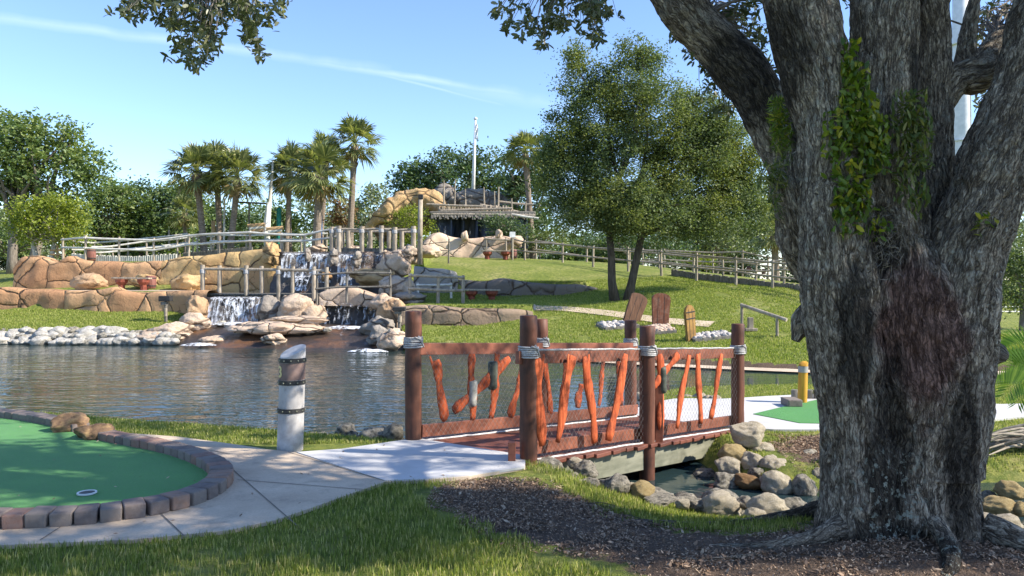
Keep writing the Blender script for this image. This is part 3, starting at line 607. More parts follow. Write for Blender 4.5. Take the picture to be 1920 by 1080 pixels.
def place_rock(name, loc, size, seed, m, label, cat='rock', group=None, rz=None, sub=4, amp=.3, fine=.12):
    key = (seed, sub, m)
    if key not in ROCKM:
        me = rock_mesh(seed, sub, amp, fine=fine); me.materials.append(M[m]); ROCKM[key] = me
    o = bpy.data.objects.new(name, ROCKM[key]); COL.objects.link(o); o.location = loc; o.scale = size
    rr = random.Random(seed*7+int(loc[0]*100)); o.rotation_euler = (rr.uniform(-.15, .15), rr.uniform(-.15, .15), rr.uniform(0, 6.28) if rz is None else rz)
    return tag(o, label, cat, group)
# the two brown boulders on the block border
place_rock('boulder', (-4.88, 8.55, .10), (.22, .19, .125), 3, 'brownrock', 'smooth brown boulder with ochre top, farther of the two on the block border', 'boulder', 'boulders on the block border', .4)
place_rock('boulder', (-4.40, 8.12, .10), (.215, .19, .125), 5, 'brownrock', 'smooth dark brown boulder, nearer of the two on the block border', 'boulder', 'boulders on the block border', 1.2)
# limestone round the bridge: (px, py centre, width px, height px, Y, material, label)
LR = [
 (1401, 812, 66, 44, 8.95, 'lime', 'large pitted cream rock topping the pile at the far right bridge post'),
 (1376, 850, 54, 32, 8.75, 'limeyel', 'rounded yellow cream rock second from the top of the pile beside the bridge end'),
 (1426, 841, 48, 28, 8.9, 'lime', 'pale rock tucked right below the topmost rock of the pile'),
 (1367, 877, 52, 34, 8.55, 'lime', 'rounded pitted rock at the left edge of the pile under the bridge end'),
 (1413, 867, 46, 34, 8.6, 'lime', 'pitted rock in the middle of the pile beside the bridge end'),
 (1452, 878, 54, 36, 8.45, 'lime', 'wide pale limestone in the centre right of the rock pile'),
 (1360, 904, 50, 32, 8.25, 'limegrey', 'brown grey rock at the waterline on the left of the pile'),
 (1403, 903, 52, 28, 8.2, 'limerust', 'rusty orange brown rock at the waterline between paler rocks'),
 (1456, 909, 62, 44, 8.05, 'lime', 'broad pale rock sloping into the stream near the oak'),
 (1508, 914, 44, 46, 7.95, 'limegrey', 'tall pointed grey rock standing in the stream just left of the oak trunk'),
 (1478, 862, 60, 28, 8.75, 'limegrey', 'long flat grey rock on the upper right of the pile'),
 (1500, 882, 46, 30, 8.45, 'lime', 'slanting pale rock at the right shoulder of the pile'),
 (1530, 895, 40, 34, 8.3, 'limegrey', 'tan rock half hidden by the left edge of the oak trunk'),
 (1418, 888, 30, 20, 8.4, 'limegrey', 'small brownish rock wedged in the middle of the pile'),
 (1448, 896, 34, 22, 8.2, 'limerust', 'small rusty rock wedged low in the pile'),
 (1322, 896, 46, 34, 8.75, 'limegrey', 'dark grey rock under the shadow of the bridge deck'),
 (1295, 905, 36, 22, 8.8, 'limegrey', 'low brownish rock lying in the water under the bridge'),
 (1022, 880, 76, 42, 7.25, 'limegrey', 'large dark grey weathered boulder beside the near bridge post'),
 (1078, 868, 34, 20, 7.45, 'lime', 'small cream rock peeping from behind the dark boulder under the deck edge'),
 (1098, 882, 46, 30, 7.3, 'limegrey', 'grey tan rock against the end of the green bridge beam'),
 (1066, 900, 48, 26, 7.0, 'limegrey', 'pale grey rock in front of the dark boulder by the bridge'),
 (1100, 911, 46, 26, 6.85, 'limegrey', 'light grey lumpy rock in the lower row below the bridge beam'),
 (1150, 914, 56, 42, 6.85, 'limegrey', 'slanting brown grey rock with a dark pitted face beside the stream'),
 (1205, 921, 46, 34, 6.85, 'limeyel', 'rounded yellow pitted rock at the near edge of the stream'),
 (1180, 917, 34, 22, 6.95, 'lime', 'small cream rock left against the yellow rock'),
 (1235, 937, 60, 16, 6.75, 'limegrey', 'flat low grey rock sunk in grass at the stream edge'),
 (1281, 944, 28, 18, 6.65, 'lime', 'small round pale rock alone on the near stream edge'),
 (1352, 948, 72, 42, 6.7, 'lime', 'jagged pale rock with ridged face on the near side of the stream'),
 (1308, 946, 40, 18, 6.75, 'limegrey', 'low grey rock left of the jagged ridged rock'),
 (1444, 960, 74, 52, 6.5, 'lime', 'large ridged sandy rock leaning right on the near side of the stream'),
 (1398, 945, 40, 26, 6.8, 'limegrey', 'dark creviced rock between the two ridged rocks'),
 (1495, 950, 50, 28, 6.9, 'limegrey', 'grey flat rock half under water left of the oak'),
 (1508, 978, 52, 24, 6.3, 'limegrey', 'low pale grey rock at the foot of the oak on its left'),
 (1416, 968, 44, 28, 6.35, 'lime', 'rounded cream rock in front of the leaning sandy rock'),
 (650, 812, 42, 30, 8.9, 'limegrey', 'dark rock with pale top on the pond edge right of the white post'),
 (708, 822, 66, 34, 8.75, 'limegrey', 'largest dark grey rock on the pond edge left of the bridge'),
 (738, 812, 34, 32, 8.6, 'limegrey', 'grey rock squeezed against the left bridge post'),
 (600, 820, 36, 18, 9.1, 'limegrey', 'low dark rock nearest the white post on the pond edge'),
 (563, 800, 14, 12, 9.4, 'white' and 'whiterock', 'small white stone behind the white post at the pond edge'),
 (1852, 975, 40, 22, 6.6, 'lime', 'flat pale stone at the right foot of the oak trunk'),
 (1870, 950, 60, 34, 7.0, 'limeyel', 'long yellowish rock just right of the oak trunk'),
 (1895, 918, 56, 28, 7.5, 'limeyel', 'topmost yellowish rock right of the oak trunk'),
 (1880, 985, 62, 38, 6.4, 'lime', 'large cream rock low on the right of the oak'),
 (1903, 1012, 50, 36, 6.15, 'lime', 'lowest cream rock at the right edge of the picture'),
 (1856, 1022, 40, 20, 6.05, 'lime', 'flat cream slab touching the right root of the oak'),
 (1850, 935, 34, 26, 7.6, 'limegrey', 'grey brown rock peeping from behind the oak on its right'),
 (1912, 955, 30, 26, 6.9, 'limeyel', 'small yellowish rock at the right picture edge beside the long one'),
 (1842, 958, 26, 24, 7.2, 'limegrey', 'small shaded rock against the right flank of the oak'),
]
for i, (px, py, w, h, Y, m_, lb) in enumerate(LR):
    p = at(px, py, Y); a = w/2/F*Y*1.12; b = h/2/F*Y*1.2
    place_rock('limestone_rock', p, (a, a*.85, b), 11+i, m_, lb, 'rock', 'limestone rocks along the stream and pond edge', (i*1.7) % .7-.35)
# extra rocks of the bank that hold the ones above (grouped look-alikes)
rr = random.Random(8)
for k in range(70):
    side = k % 3
    if side == 0: px, py, Y = rr.uniform(1400, 1700), rr.uniform(868, 905), rr.uniform(8.3, 9.0)
    elif side == 1: px, py, Y = rr.uniform(1845, 1980), rr.uniform(925, 1010), rr.uniform(6.5, 7.6)
    else: px, py, Y = rr.uniform(1050, 1330), 0, 0
    if side == 2: x = rr.uniform(.6, 2.0); y = 7.75-.4*(x-.6)+rr.uniform(-.1, .15)+.0; p = Vector((x, y-.28, -.42))
    else: p = at(px, py, Y); p.z = min(p.z, gz(p.x, p.y)+.05)
    s = rr.uniform(.09, .19); place_rock('limestone_rock', p, (s*1.3, s*1.1, s), 60+k % 9, ['limegrey', 'lime'][k % 2], 'small stone wedged between the bigger limestone rocks of the stream bank', 'rock', 'small stones between the stream rocks', sub=3)
for k in range(12):                    # pale stones on the island edge seen through the netting
    px = 1195+k*13+rr.uniform(-4, 4); p = at(px, 742+rr.uniform(-4, 6), 13.6-.1*k)
    place_rock('limestone_rock', (p.x, p.y, p.z-.05), (.13, .11, .08), 60+k % 9, 'lime', 'pale stone on the far pond edge seen through the bridge netting', 'rock', 'pale stones seen through the netting', sub=3)
for k, (px, py) in enumerate(((1385, 742), (1412, 738), (1340, 745))):
    p = at(px, py, 14); place_rock('limestone_rock', p, (.13, .1, .07), 62+k, 'whiterock', ('first', 'middle', 'last')[(0, 2, 1)[(1385, 1412, 1340).index(px)] if False else {1340: 0, 1385: 1, 1412: 2}[px]]+' white stone from the left in the grass of the channel edge', 'rock', 'white stones at the channel edge', sub=3)
# white shore rocks, far left
k = 0
for row, (py0, n) in enumerate(((641, 46), (631, 44), (622, 34))):
    for i in range(n):
        px = -40+(330+40)*(i+.5)/n+rr.uniform(-3, 3)
        if row == 2 and px > 260: continue
        Y = 26.75+row*.30+(.25 if px < 60 else 0)-max(0, (px-230)*.003); p = at(px, py0+rr.uniform(-2, 2), Y)
        s = rr.uniform(.09, .30)*(1.25 if rr.random() < .2 else 1)
        place_rock('shore_rock', p, (s*rr.uniform(1, 1.5), s, s*.62), 70+k % 12, 'whiterock' if rr.random() < .85 else 'limegrey', 'white rock in the bank of rocks along the left far shore of the pond', 'rock', 'white rocks along the far shore', sub=3); k += 1
# ================================================================== footbridge
N0 = Vector((.14, 7.25)); F0 = Vector((-1.036, 8.12)); D2 = Vector((.708, .706)).normalized(); NN = Vector((-D2.y, D2.x))
SL = -.217/3.9
def bz(s): return SL*s
def bp(s, off, z):                      # s along the bridge, off across from the near side, z above the deck
    p = N0+D2*s+NN*off; return Vector((p.x, p.y, z+bz(s)))
FOFF = (F0-N0).dot(NN); FS = (F0-N0).dot(D2)
def side(px, py, off):                  # point of the vertical side plane seen at a photo position -> (s, z above deck)
    rx, rz = (px-960)/F, -(py-HY)/F; t = (N0.dot(NN)+off)/(rx*NN.x+NN.y); p = Vector((rx*t, t)); s = (p-N0).dot(D2); return s, CH+rz*t-bz(s)
br = empty('footbridge', (N0.x, N0.y, 0), 'red brown wooden footbridge with rope wrapped log posts and netting over the stream', 'bridge')
rb = random.Random(21)
# deck planks and their beam
mb = MB(); s = -.12
while s < 4.02:
    w = .138; e0 = rb.uniform(-.03, .035); e1 = rb.uniform(-.03, .03); a = bp(s+w/2, -.13+e0, -.02); b = bp(s+w/2, FOFF+.12+e1, -.02)
    mb.beam(a+Vector((0, 0, rb.uniform(-.004, .006))), b+Vector((0, 0, rb.uniform(-.004, .006))), w-.012, .042, .008); s += w
mb.build('deck', M['plank'], br)
for off, nm in ((-.02, 'beam'), (FOFF-.02, 'beam'), (FOFF/2, 'beam')):
    mb = MB(); mb.beam(bp(.35, off, -.165), bp(4.0, off, -.165), .07, .24, .006)
    mb.build('beam', M['joist'], br)
pj = [(0, 0, .085, 1.35, -.45), (1.90, 0, .083, 1.29, -1.1), (3.9, 0, .082, 1.34, -.3)]
postspec = [(0, -.02, .083, 1.355, -.3), (1.87, -.04, .087, 1.285, -.9), (3.9, -.02, .083, 1.345, -.35), (FS, FOFF, .088, 1.35, -.3), (FS+1.963, FOFF, .086, 1.31, -.9), (FS+3.8, FOFF, .084, 1.33, -.35)]
def rope_wrap(s, off, r, z, parent, turns=6):
    mb = MB(); rr = random.Random(int(s*100)+7)
    for k in range(turns):
        zz_ = z+(k-turns/2)*.019+rr.uniform(-.003, .003); pts = []
        c = bp(s, off, zz_); n = 20; tilt = rr.uniform(-.006, .006)
        for i in range(n+1): a = 2*math.pi*i/n; pts.append(c+Vector((math.cos(a)*(r+.008), math.sin(a)*(r+.008), tilt*math.cos(a)+.004*i/n)))
        mb.tube(pts, .0095, 6, cap=False)
    for q in range(2):
        a = -1.3+q*.35; c = bp(s, off, z); p = [c+Vector((math.cos(a+t*.9)*(r+.02), math.sin(a+t*.9)*(r+.02), .06-.12*t if q else .05-.03*t)) for t in (0, .25, .5, .75, 1)]
        mb.tube(p, .009, 6)
    mb.build('rope_wrap', M['rope'], parent, smooth=True)
for s, off, r, h, dn in postspec:
    mb = MB(); n = 14; c = [bp(s, off, dn+(h-dn)*i/n) for i in range(n+1)]
    c = [p+Vector((rb.uniform(-.003, .003), rb.uniform(-.003, .003), 0)) for p in c]
    rad = [r*rb.uniform(.98, 1.02) for _ in c]; c.append(c[-1]+Vector((0, 0, .008))); rad.append(r*.9)
    mb.tube(c, rad, 18); po = mb.build('post', M['post'], br, smooth=True)
    # sub-part is parented to the post, whose own origin is the bridge's
    rope_wrap(s, off, r, 1.03 if off < 1 else 1.04, po)
# rails
mb = MB(); mb.beam(bp(-.13, -.0, .97), bp(3.93, -.0, .97), .05, .12, .006); mb.build('rail', M['rail'], br)
mb = MB(); mb.beam(bp(FS+.03, FOFF-.06, .965), bp(FS+3.85, FOFF-.06, .965), .05, .125, .006); mb.build('rail', M['rail'], br)
mb = MB(); mb.beam(bp(.06, .05, .10), bp(3.9, .05, .10), .045, .12, .006); mb.build('kickboard', M['rail'], br)
mb = MB(); mb.beam(bp(FS+.05, FOFF-.07, .105), bp(FS+3.85, FOFF-.07, .105), .045, .13, .006); mb.build('kickboard', M['rail'], br)
mb = MB(); mb.beam(bp(-.17, .03, .02), bp(-.17, .03, .19), .07, .10, .006); mb.build('short_post', M['rail'], br)
mb = MB(); mb.beam(bp(2.05, -.07, -.05), bp(2.05, -.07, .62), .09, .05, .006); mb.build('short_post', M['rail'], br)
def edge_rope(s0, s1, off, z, m):
    mb = MB(); n = 44; mb.tube([bp(s0+(s1-s0)*i/n, off+rb.uniform(-.002, .002), z+rb.uniform(-.004, .004)) for i in range(n+1)], .011, 6); mb.build('edge_rope', M[m], br, smooth=True)
edge_rope(.06, 3.88, -.045, .012, 'ropew'); edge_rope(.0, 3.88, -.02, 1.04, 'rope'); edge_rope(FS+.05, FS+3.8, FOFF-.11, .012, 'ropew')
# netting: two families of twine
def net(off, s0, s1, z0, z1, gap=.066, slope=1.25, r=.0013):
    V = []; Fc = []
    def seg(a, b):
        d = (b-a).normalized(); u = d.cross(Vector((NN.x, NN.y, 0))).normalized()*r; w = Vector((NN.x, NN.y, 0))*r; n = len(V)
        for p in (a, b):
            for q in (u, w, -u, -w): V.append(p+q)
        for k in range(4): Fc.append((n+k, n+(k+1) % 4, n+4+(k+1) % 4, n+4+k))
    H = z1-z0; dx = H/slope
    for sg in (1, -1):
        s = s0-dx if sg > 0 else s0
        e = s1 if sg > 0 else s1+dx
        while s < e:
            sa, sb = s, s+sg*dx; za, zb = z0, z1
            def clip(sa, za, sb, zb):
                t0, t1 = 0.0, 1.0
                for lo in (True, False):
                    lim = s0 if lo else s1; da = (sa-lim) if lo else (lim-sa); db = (sb-lim) if lo else (lim-sb)
                    if da < 0 and db < 0: return None
                    if da < 0: t0 = max(t0, da/(da-db))
                    elif db < 0: t1 = min(t1, da/(da-db))
                return (t0, t1) if t1 > t0 else None
            c = clip(sa, za, sb, zb)
            if c:
                k = 6; pts = []
                for i in range(k+1):
                    t = c[0]+(c[1]-c[0])*i/k; pts.append(bp(sa+(sb-sa)*t+.006*math.sin(s*9+i*1.7), off+.006*math.sin(s*3+i), za+(zb-za)*t+.004*math.sin(s*13+i*2)))
                for p, q in zip(pts, pts[1:]): seg(p, q)
            s += gap
    return npmesh('netting', V, Fc, M['net'], br)
net(-.05, .07, 1.80, .015, 1.03); net(-.05, 1.95, 3.83, .015, 1.03)
net(FOFF-.115, FS+.08, FS+1.9, .03, .93); net(FOFF-.115, FS+2.02, FS+3.75, .03, .93)
# driftwood slats
def slat(pa, pb, off, w, fork=None, bend=0.0, m='slat', seed=0):
    rr = random.Random(seed); (s0, z0), (s1, z1) = side(*pa, off), side(*pb, off); n = 12; c = []; rad = []
    for i in range(n+1):
        t = i/n; b = math.sin(t*math.pi)*bend+.012*math.sin(t*7+seed); c.append(bp(s0+(s1-s0)*t+b, off+.006*math.sin(t*5+seed), z0+(z1-z0)*t))
        rad.append(w*.62*(1+.22*math.sin(t*9+seed*1.3)+rr.uniform(-.12, .12))*(1 if 0 < i < n else .72))
    mb = MB(); mb.tube(c, rad, 10, jit=.05, rng=rr)
    # flatten across the bridge
    if fork:
        (s2, z2) = side(*fork, off); b = c[5]; q = [b.lerp(bp(s2, off, z2), t)+Vector((0, 0, 0)) for t in (0, .25, .5, .75, 1)]
        mb.tube(q, [w*.30, w*.26, w*.24, w*.2, w*.14], 8, jit=.08, rng=rr)
    n3 = Vector((NN.x, NN.y, 0)); base = N0.dot(NN)+off
    mb.v = [tuple(Vector(v)-n3*((Vector(v).dot(n3)-base)*.62)) for v in mb.v]
    return mb.build('slat', M[m], br, smooth=True)
no = -.085
for i, (a, b, w, fk, bd) in enumerate((((1003, 668), (1015, 836), .095, (1020, 664), .02), ((1074, 668), (1045, 830), .088, (1066, 664), -.01), ((1096, 668), (1116, 830), .092, (1104, 664), .01), ((1174, 664), (1142, 826), .10, None, .0),
        ((1238, 664), (1240, 806), .085, None, .01), ((1272, 664), (1224, 728), .075, None, 0), ((1292, 666), (1268, 804), .082, None, -.01), ((1307, 664), (1313, 794), .085, (1312, 662), .012), ((1353, 664), (1333, 785), .078, None, 0))):
    slat(a, b, no, w, fk, bd, seed=i+1)
fo = FOFF-.085
for i, (a, b, w, fk, bd) in enumerate((((816, 676), (832, 790), .085, (806, 668), .02), ((884, 664), (886, 788), .09, None, 0), ((933, 664), (922, 784), .088, None, .0), ((956, 672), (852, 770), .10, None, .01), ((982, 690), (958, 782), .085, None, -.01),
        ((1062, 664), (1052, 775), .07, None, 0), ((1090, 720), (1082, 765), .10, None, 0), ((1132, 664), (1122, 762), .07, None, .01), ((1158, 664), (1166, 760), .07, None, 0), ((1020, 670), (1034, 775), .07, None, 0))):
    slat(a, b, fo, w, fk, bd, seed=i+20)
for (a, b, off, w, m_) in (((926, 678), (926, 730), fo-.03, .105, 'darkband'), ((888, 714), (888, 762), fo-.03, .10, 'greyband'), ((1244, 688), (1246, 737), no-.03, .085, 'darkband')):
    (s0, z0), (s1, z1) = side(*a, off), side(*b, off); mb = MB(); mb.beam(bp((s0+s1)/2, off, z0), bp((s0+s1)/2+.001, off, z1), w*.7, w*.85, .022)
    mb = MB(); mb.tube([bp(s0+(s1-s0)*t+.004*math.sin(t*6), off+.02, z0+(z1-z0)*t) for t in (0, .03, .15, .35, .5, .7, .85, .97, 1)], [w*.4, w*.52, w*.55, w*.52, w*.55, w*.5, w*.54, w*.5, w*.38], 12)
    mb.build('metal_band', M[m_], br, smooth=True)

# ================================================================== hole marker posts
def marker(name, label, x, y, z0, r, h, white, band_zs, body, seed, tops, numeral=None, band=None):
    t = empty(name, (x, y, z0), label, 'marker post'); mb = MB(); n = 26; seg = 36; rr = random.Random(seed); lean = .03
    V = []
    for i in range(n+1):
        q = i/n
        for k in range(seg):
            a = 2*math.pi*k/seg; zt = h-.06*r/.13+.06*r/.13*math.cos(a-tops)
            V.append((x+lean*q*h+(r-.004*q)*math.cos(a), y+(r-.004*q)*math.sin(a), z0-.05+(zt+.05)*q))
    Fc = [(i*seg+k, i*seg+(k+1) % seg, (i+1)*seg+(k+1) % seg, (i+1)*seg+k) for i in range(n) for k in range(seg)]
    mb.add(V, Fc); rim = V[-seg:]; c = Vector((sum(v[0] for v in rim)/seg, sum(v[1] for v in rim)/seg, sum(v[2] for v in rim)/seg))
    inn = [tuple(c+(Vector(v)-c)*.93+Vector((0, 0, .006))) for v in rim]
    mb.add(rim+inn+[tuple(c+Vector((0, 0, .004)))], [(k, (k+1) % seg, seg+(k+1) % seg, seg+k) for k in range(seg)]+[(seg+k, seg+(k+1) % seg, 2*seg) for k in range(seg)])
    mb.build('trunk', M[body], t, smooth=True)
    for zb, hb in band_zs:
        mb = MB(); cx_ = x+lean*zb; mb.v = []; pr = [(r-.002, 0), (r+.006, .002), (r+.006, hb-.002), (r-.002, hb)]
        V = [(cx_+q*math.cos(2*math.pi*k/seg), y+q*math.sin(2*math.pi*k/seg), z0+zb+zz_) for q, zz_ in pr for k in range(seg)]
        mb.add(V, [(i*seg+k, i*seg+(k+1) % seg, (i+1)*seg+(k+1) % seg, (i+1)*seg+k) for i in range(3) for k in range(seg)]); b_ = mb.build('metal_strap', M['dark'], t, smooth=False)
        st = MB()
        for k in range(12):
            a = 2*math.pi*(k+.3)/12; st.lathe((0, 0, 0), [(.0085, 0), (.0075, .006), (.003, .009)], 8); m_ = 24
            R = Matrix.Rotation(math.pi/2, 3, 'Y'); R2 = Matrix.Rotation(a, 3, 'Z')
            st.v[-m_:] = [tuple(R2 @ (R @ Vector(v)+Vector((r+.005, 0, 0)))+Vector((cx_, y, z0+zb+hb/2))) for v in st.v[-m_:]]
        s_ = st.build('studs', M['joist'], t, smooth=True)
    return t
mk = marker('marker_post', 'whitewashed log post with black studded straps and numeral 3 beside the path', g(537, 848)[0], g(537, 848)[1]+.12, 0, .128, 1.045, 1, ((.875, .045), (.655, .046), (.375, .048)), 'markerw', 3, 0.85)
mx_, my_ = mk.location.x, mk.location.y
mb = MB(); seg = 36; V = [(mx_+.03*z+(.1265)*math.cos(2*math.pi*k/seg), my_+.1265*math.sin(2*math.pi*k/seg), z) for z in (.703, .76, .82, .873) for k in range(seg)]
mb.add(V, [(i*seg+k, i*seg+(k+1) % seg, (i+1)*seg+(k+1) % seg, (i+1)*seg+k) for i in range(3) for k in range(seg)]); mb.build('brown_band', M['markerb'], mk, smooth=True)
def numeral(txt, size, cx_, cy_, cz, r, ang, m, parent):
    cu = bpy.data.curves.new('numeral', 'FONT'); cu.body = txt; cu.size = size; cu.align_x = 'CENTER'; cu.offset = size*.03; cu.extrude = .0; tmp = bpy.data.objects.new('tmp', cu); COL.objects.link(tmp)
    dg = bpy.context.evaluated_depsgraph_get(); me = bpy.data.meshes.new_from_object(tmp.evaluated_get(dg)); bpy.data.objects.remove(tmp)
    bm = bmesh.new(); bm.from_mesh(me); bmesh.ops.subdivide_edges(bm, edges=bm.edges[:], cuts=2)
    V = []
    for v in bm.verts: a = ang+v.co.x/r; V.append((cx_+r*math.cos(a), cy_+r*math.sin(a), cz+v.co.y))
    bm.verts.index_update(); fs = [tuple(v.index for v in f.verts) for f in bm.faces]; bm.free()
    mb = MB(); mb.add(V, fs); mb.build('numeral', m, parent)
numeral('3', .155, mx_+.022, my_, .735, .1295, math.radians(222), M['figure'], mk)
p = at(1504, 757, 12.0); m2 = marker('marker_post', 'short yellow post with grey slanted top beside the far tee mat', p.x, p.y, -.195, .072, .635, 1, (), 'yellow', 5, 0.85)
mb = MB(); seg = 24; V = [(p.x+.03*z+.0745*math.cos(2*math.pi*k/seg), p.y+.0745*math.sin(2*math.pi*k/seg), -.195+z) for z in (.47, .52, .565) for k in range(seg)]
mb.add(V, [(i*seg+k, i*seg+(k+1) % seg, (i+1)*seg+(k+1) % seg, (i+1)*seg+k) for i in range(2) for k in range(seg)]); mb.build('grey_band', M['markerw'], m2, smooth=True)
q = at(1484, 754, 11.7); mb = MB(); mb.box((q.x, q.y, -.14), (.22, .34, .11), None, .02); tag(mb.build('tee_block', M['brick'], None, (q.x, q.y, -.19), smooth=False), 'small brown block beside the foot of the yellow post', 'block')
mb = MB(); t = empty('tee_edging', (5.2, 12.5, -.19), 'low edging of small grey logs behind the far tee mat', 'edging')
for k in range(9):
    mb = MB(); mb.tube([(4.55+k*.115, 12.45-.01*k, -.22), (4.55+k*.115, 12.45-.01*k, -.06)], .055, 10); mb.build('log', M['greyd'], t)

# ================================================================== grave markers on the hill
def grave(name, label, px, pyb, pyt, wpx, lean, yaw, m, bedpts, cob, openings=False):
    b = hit(px, pyb, 18); sc = F/b.y; h = (pyb-pyt)/sc; w = wpx/sc; t = empty(name, b, label, 'grave marker'); rz = Matrix.Rotation(yaw, 3, 'Z'); ln = Matrix.Rotation(lean, 3, 'Y')
    n = 10; out_ = [(-w*.42, -.05), (-w*.5, h*.80)]; out_ += [(-w*.5*math.cos(math.pi*k/n)*(1.0 if not openings else .98), h*.80+h*.20*math.sin(math.pi*k/n)**(.8 if not openings else 1.25)) for k in range(1, n)] + [(w*.5, h*.80), (w*.42, -.05)]
    th = .045; V = [(x, -th, z) for x, z in out_]+[(x, th, z) for x, z in out_]; N = len(out_)
    fs = [tuple(range(N)), tuple(range(2*N-1, N-1, -1))]+[(k, N+k, N+(k+1) % N, (k+1) % N) for k in range(N)]
    bm = bmesh.new(); vs = [bm.verts.new(v) for v in V]; [bm.faces.new([vs[i] for i in f]) for f in fs]; bmesh.ops.recalc_face_normals(bm, faces=bm.faces[:]); bmesh.ops.bevel(bm, geom=[e for e in bm.edges if e.calc_face_angle(0) > .9], offset=.012, segments=2, affect='EDGES')
    bm.verts.index_update(); mb = MB(); mb.add([b+rz @ (ln @ v.co) for v in bm.verts], [tuple(v.index for v in f.verts) for f in bm.faces]); bm.free(); mb.build('headboard', M[m], t)
    mb = MB()
    for x in (-w*.17, w*.17):
        mb.box((0, 0, 0), (.012, .006, h*.86)); mb.v[-8:] = [tuple(b+rz @ (ln @ (Vector(v)+Vector((x, -th-.001, h*.45))))) for v in mb.v[-8:]]
    mb.build('board_gap', M['dark'], t)
    if openings:
        for zc in (.62, .80):
            mb = MB(); mb.box((0, 0, 0), (w*.86, .014, .035), None, .004); k = len(mb.v); mb.v = [tuple(b+rz @ (ln @ (Vector(v)+Vector((0, -th-.004, h*zc))))) for v in mb.v]; mb.build('carved_line', M['dark'], t)
    return t, b, w, h
def bed(t, b, cx_, cy_, L, Wd, ang, m, frame=True, seed=1):
    rz = Matrix.Rotation(ang, 3, 'Z'); c = Vector((b.x+cx_, b.y+cy_, 0)); mb = MB()
    def gp(x, y): q = c+rz @ Vector((x, y, 0)); return Vector((q.x, q.y, gz(q.x, q.y)))
    k = [gp(-L/2, -Wd/2), gp(L/2, -Wd/2), gp(L/2, Wd/2), gp(-L/2, Wd/2)]
    for i in range(4): mb.beam(k[i]+Vector((0, 0, .04)), k[(i+1) % 4]+Vector((0, 0, .04)), .08, .11, .01)
    mb.build('bed_frame', M['greyd'], t)
    rr = random.Random(seed); V = []; Q = []
    base = [v.co.copy() for v in ROCKM[list(ROCKM)[0]].vertices] if False else None
    bmx = bmesh.new(); bmesh.ops.create_icosphere(bmx, subdivisions=1, radius=1); bmx.verts.index_update(); iv = [v.co.copy() for v in bmx.verts]; fi = [tuple(v.index for v in f.verts) for f in bmx.faces]; bmx.free()
    mb = MB()
    for i in range(90):
        p = gp(rr.uniform(-.46, .46)*L, rr.uniform(-.44, .44)*Wd); s = rr.uniform(.05, .10); R = Matrix.Rotation(rr.uniform(0, 6), 3, 'Z') @ Matrix.Rotation(rr.uniform(-.5, .5), 3, 'X')
        mb.add([p+Vector((0, 0, .06+rr.uniform(0, .06)))+R @ Vector((v.x*s*1.5*rr.uniform(.8, 1.2), v.y*s*rr.uniform(.8, 1.2), v.z*s*.65)) for v in iv], fi)
    o = mb.build('cobbles', M[m], t, smooth=True); o['kind'] = 'stuff'
t, b, w, h = grave('grave_marker', 'dark brown plank grave marker leaning right with a cobble bed at its left', 1182, 606, 548, 38, .38, .35, 'rust', None, None); bed(t, b, -.5, -.55, 1.15, .75, .25, 'gravel', seed=1)
t, b, w, h = grave('grave_marker', 'upright reddish plank grave marker, the middle one, with tan cobbles before it', 1238, 612, 550, 36, .03, .12, 'rustred', None, None); bed(t, b, -.12, -.62, .72, .85, .1, 'graveltan', seed=2)
t, b, w, h = grave('grave_marker', 'narrow ochre grave marker with carved lines and a cobble bed at its right', 1296, 640, 572, 27, -.10, .62, 'ochre', None, None, openings=True); bed(t, b, .62, .22, 1.25, .62, .18, 'gravel', seed=3)

# ================================================================== fences
def fence(name, label, posts, rails, r=.05, rr_=.04, m='grey', mr=None, cat='fence', group=None, cap=0, ext=0.0):
    o0 = Vector(posts[0][0]); t = empty(name, o0, label, cat, group); P = []
    for b, h in posts:
        b = Vector(b); mb = MB(); rd = random.Random(int(b.x*37)); tp = b+Vector((rd.uniform(-.03, .03), rd.uniform(-.03, .03), h))
        mb.tube([b-Vector((0, 0, .3)), b.lerp(tp, .5), tp], [r*1.04, r, r*.95], 9); mb.build('post', M[m], t, smooth=False); P.append((b, tp))
    for (b0, t0), (b1, t1) in zip(P, P[1:]):
        for f_ in rails:
            a = b0.lerp(t0, f_); b = b1.lerp(t1, f_); off = Vector((0, -r*.9, 0)); d = (b-a).normalized()*.06
            mb = MB(); mid = a.lerp(b, .5)+Vector((0, 0, random.Random(int(a.x*91)+int(f_*10)).uniform(-.02, .015))); mb.tube([a+off-d, mid+off, b+off+d], rr_, 8); mb.build('rail', M[mr or m], t)
    return t
def on(px, py, Y=None, dz=0):
    if Y is None: return hit(px, py, 19)
    return at(px, py, Y)
# right hill fence, posts read off the photo (px, base, top)
RF = [(960, 485, 444, 41.5), (984, 487, 450, 41), (1055, 492, 455, 40), (1112, 498, 461, 38), (1178, 507, 463, 36.2), (1240, 513, 468, 34.3), (1306, 522, 474, 32.6), (1380, 531, 480, 31), (1448, 541, 487, 29.6), (1512, 549, 494, 28.4), (1590, 560, 500, 27.2)]
fence('rail_fence', 'long grey log rail fence running down the hill behind the wide leafy tree', [((at(a, b, Y)), (b-c)/F*Y) for a, b, c, Y in RF], (.42, .9), .055, .042)
R2 = [(1005, 482, 448, 44), (1100, 494, 461, 42.5), (1180, 503, 468, 41), (1236, 503, 472, 40), (1300, 512, 478, 38.5), (1356, 517, 481, 37), (1417, 521, 490, 35.5), (1470, 520, 484, 35), (1540, 528, 490, 34)]
fence('rail_fence', 'farther grey rail fence seen through the front rails on the hill', [((at(a, b+3, Y)), (b+3-c)/F*Y) for a, b, c, Y in R2], (.45, .9), .055, .045)
